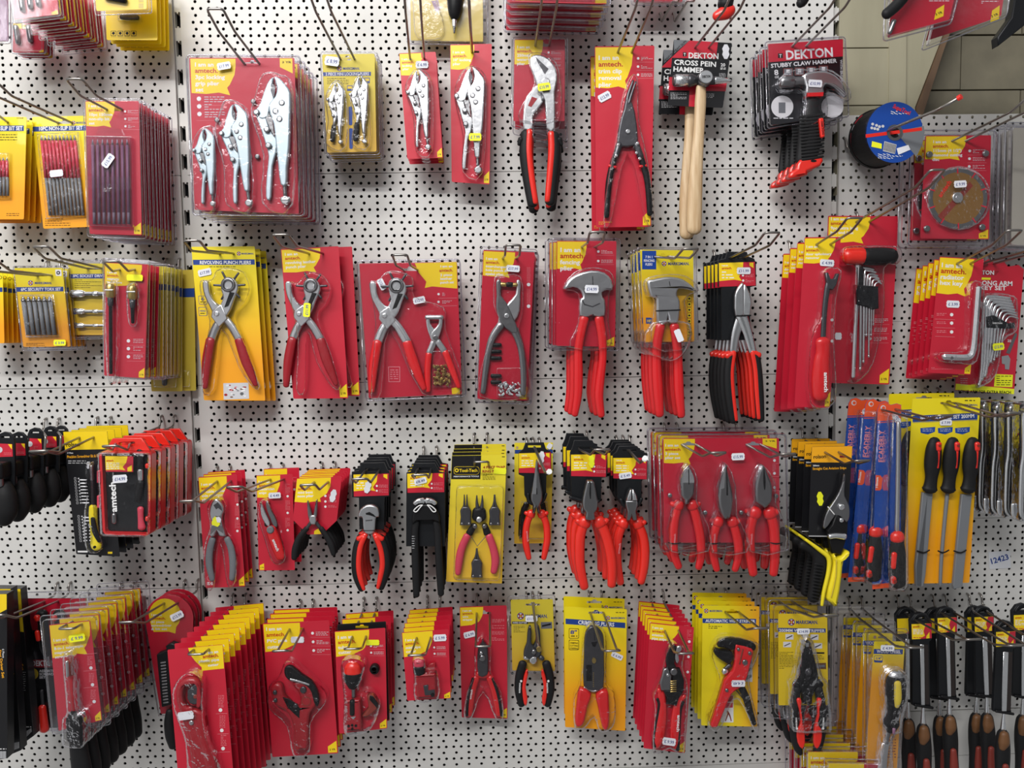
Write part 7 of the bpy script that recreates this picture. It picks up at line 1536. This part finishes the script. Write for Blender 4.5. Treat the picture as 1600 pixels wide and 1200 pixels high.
def chisel(hx, hy, d, s, tag, hdl_x, hdl_y, lab, bw=12, flip=0):
    """bevel edged chisel in a black blade guard with a hanging loop; (hx,hy) top of the loop"""
    t = T('W', d, 'bevel_chisel', lab, 'chisel', 'black guarded chisels at the bottom right')
    def f(x, y): return (hx+x*s+(hdl_x-hx)*max(0, (y-100))/700., hy+y*s)
    h = t.m('blade_guard'); h.x = f
    h.poly([(-68, 50), (-40, 12), (0, 0), (40, 12), (70, 50), (66, 170), (52, 180), (52, 560), (58, 600), (-58, 580), (-60, 560), (-54, 180), (-62, 170)], -4, 2, 'bplastic', 1.2, holes=[[(-20, 36), (-8, 30), (18, 30), (22, 44), (-20, 44)]])
    h.limb([(-52, 50, 7), (-30, 18, 7), (0, 8, 7), (30, 18, 7), (56, 50, 7)], 2, 'bplastic'); h.limb([(-50, 572, 9), (60, 590, 9)], 4, 'black')
    l = t.m('label_card'); l.x = f; q = [(-60, 72), (62, 66), (64, 158), (-58, 166)]; l.poly(q, 2.2, 2.6, 'yel'); l.poly([QU(q, *u) for u in ((.72, 0), (1, 0), (1, 1), (.4, 1), (.66, .8), (.6, .5))], 2.8, 2.8, 'red')
    if tag: l.text('amtech.', (-52, 92), (-10, 90), 11, 'amred', 2.9); l.lines(-52, 102, 10, 4, 9, 'white', 2.9, h=4); l.lines(-50, 152, 50, 1, 5, 'red', 2.9, h=4); l.poly([(30, 146), (50, 118), (50, 158), (30, 160)], 3, 3, 'yel')
    b = t.m('blade'); b.x = f; b.poly([(-bw, 195), (bw, 195), (bw, 572), (-bw, 572)], 2.4, 5, 'chrome', .8); b.poly([(bw, 195), (bw+30, 200), (bw+30, 572), (bw, 572)], 2.2, 2.8, 'darkblade')
    b.limb([(6, 590, 8), (4, 640, 12), (4, 690, 17)], 2, 'chrome', n=14)
    g = t.m('handle'); g.x = f; g.limb([(4, 700, 24), (4, 720, 36), (4, 780, 44), (6, 860, 46), (8, 960, 42), (10, 1060, 44), (10, 1150, 46)], 2, 'rubber', .8, n=16)
    g.limb([(-4, 708, 26), (-4, 760, 34), (-14, 800, 20)], 8, 'brown', .8, n=12); g.limb([(0, 900, 18), (2, 1000, 26), (4, 1120, 24)], 12, 'maroon', .8, n=12)
    t.done()
for a in ((862, 192, .055, 1.0, 0, 868, 870, 'rear chisel of the leftmost pair, half hidden behind the wood chisel cards'),
          (952, 226, .095, 1.0, 1, 962, 930, 'front chisel of the leftmost pair, right beside the orange wood chisel card'),
          (1045, 195, .045, .97, 0, 1068, 850, 'rear chisel of the second pair, its handle showing at the left', 8),
          (1112, 190, .08, .97, 1, 1128, 880, 'front chisel of the second pair, with a yellow and red label'),
          (1298, 186, .04, .96, 0, 1290, 830, 'rearmost chisel of the third group, only a sliver of yellow label showing'),
          (1342, 186, .07, .96, 1, 1362, 880, 'middle chisel of the third group, wide bright blade strip', 15),
          (1478, 276, .12, .98, 1, 1456, 930, 'nearest and lowest chisel of the third group, wide bright blade', 16),
          (1590, 170, .06, 1.0, 1, 1580, 850, 'rightmost chisel, cut by the right edge')):
    chisel(*a)
for (s_, d, tp, pg, w_) in (((940, 262), .09, (1290, 396), (835, 122), 'leftmost pair of chisels'), ((1110, 222), .08, (1560, 435), (1058, 116), 'second pair of chisels'), ((1330, 225), .09, (1760, 440), (1280, 108), 'third group of chisels')):
    hook('W', s_, d, tp, w_, peg=pg, dt=.22)
t = T('W', .13, 'red_clamshell_pack', 'front red and yellow clamshell pack cut by the bottom edge, below the wire strippers', 'packaged tool')
q = [(250, 1096), (566, 1094), (566, 1500), (250, 1500)]
q = [(372, 1166), (706, 1170), (706, 1600), (372, 1600)]
m = t.card(q, slot=(520, 1196), sw=90, sh=20); m.poly([(372, 1166), (600, 1166), (600, 1260), (372, 1300)], .1, .1, 'yel'); t.clam([(352, 1140), (724, 1150), (724, 1620), (352, 1620)], lift=8, inset=14)
t.done().stack(3, .024, 'red clamshell packs at the bottom edge', dx=.0)
t = T('W', .115, 'pipe_tool_pack', 'frontmost yellow headed clamshell pack cut by the bottom edge, with white and red lettering', 'packaged tool')
q = [(246, 1096), (562, 1098), (560, 1560), (250, 1560)]
m = t.card(q, slot=(430, 1124), sw=90, sh=22); m.poly([(247, 1097), (561, 1099), (561, 1150), (470, 1250), (248, 1250)], .1, .1, 'yel')
m.text('I am an', (266, 1144), (352, 1144), 18, 'white', .3); m.text('amtech.', (266, 1172), (366, 1172), 22, 'amred', .3); m.text('tube bender', (266, 1197), (400, 1197), 18, 'white', .3)
t.clam([(222, 1070), (620, 1066), (620, 1580), (222, 1580)], lift=8, inset=16); t.done().stack(4, .025, 'yellow headed packs at the bottom edge', dx=0)
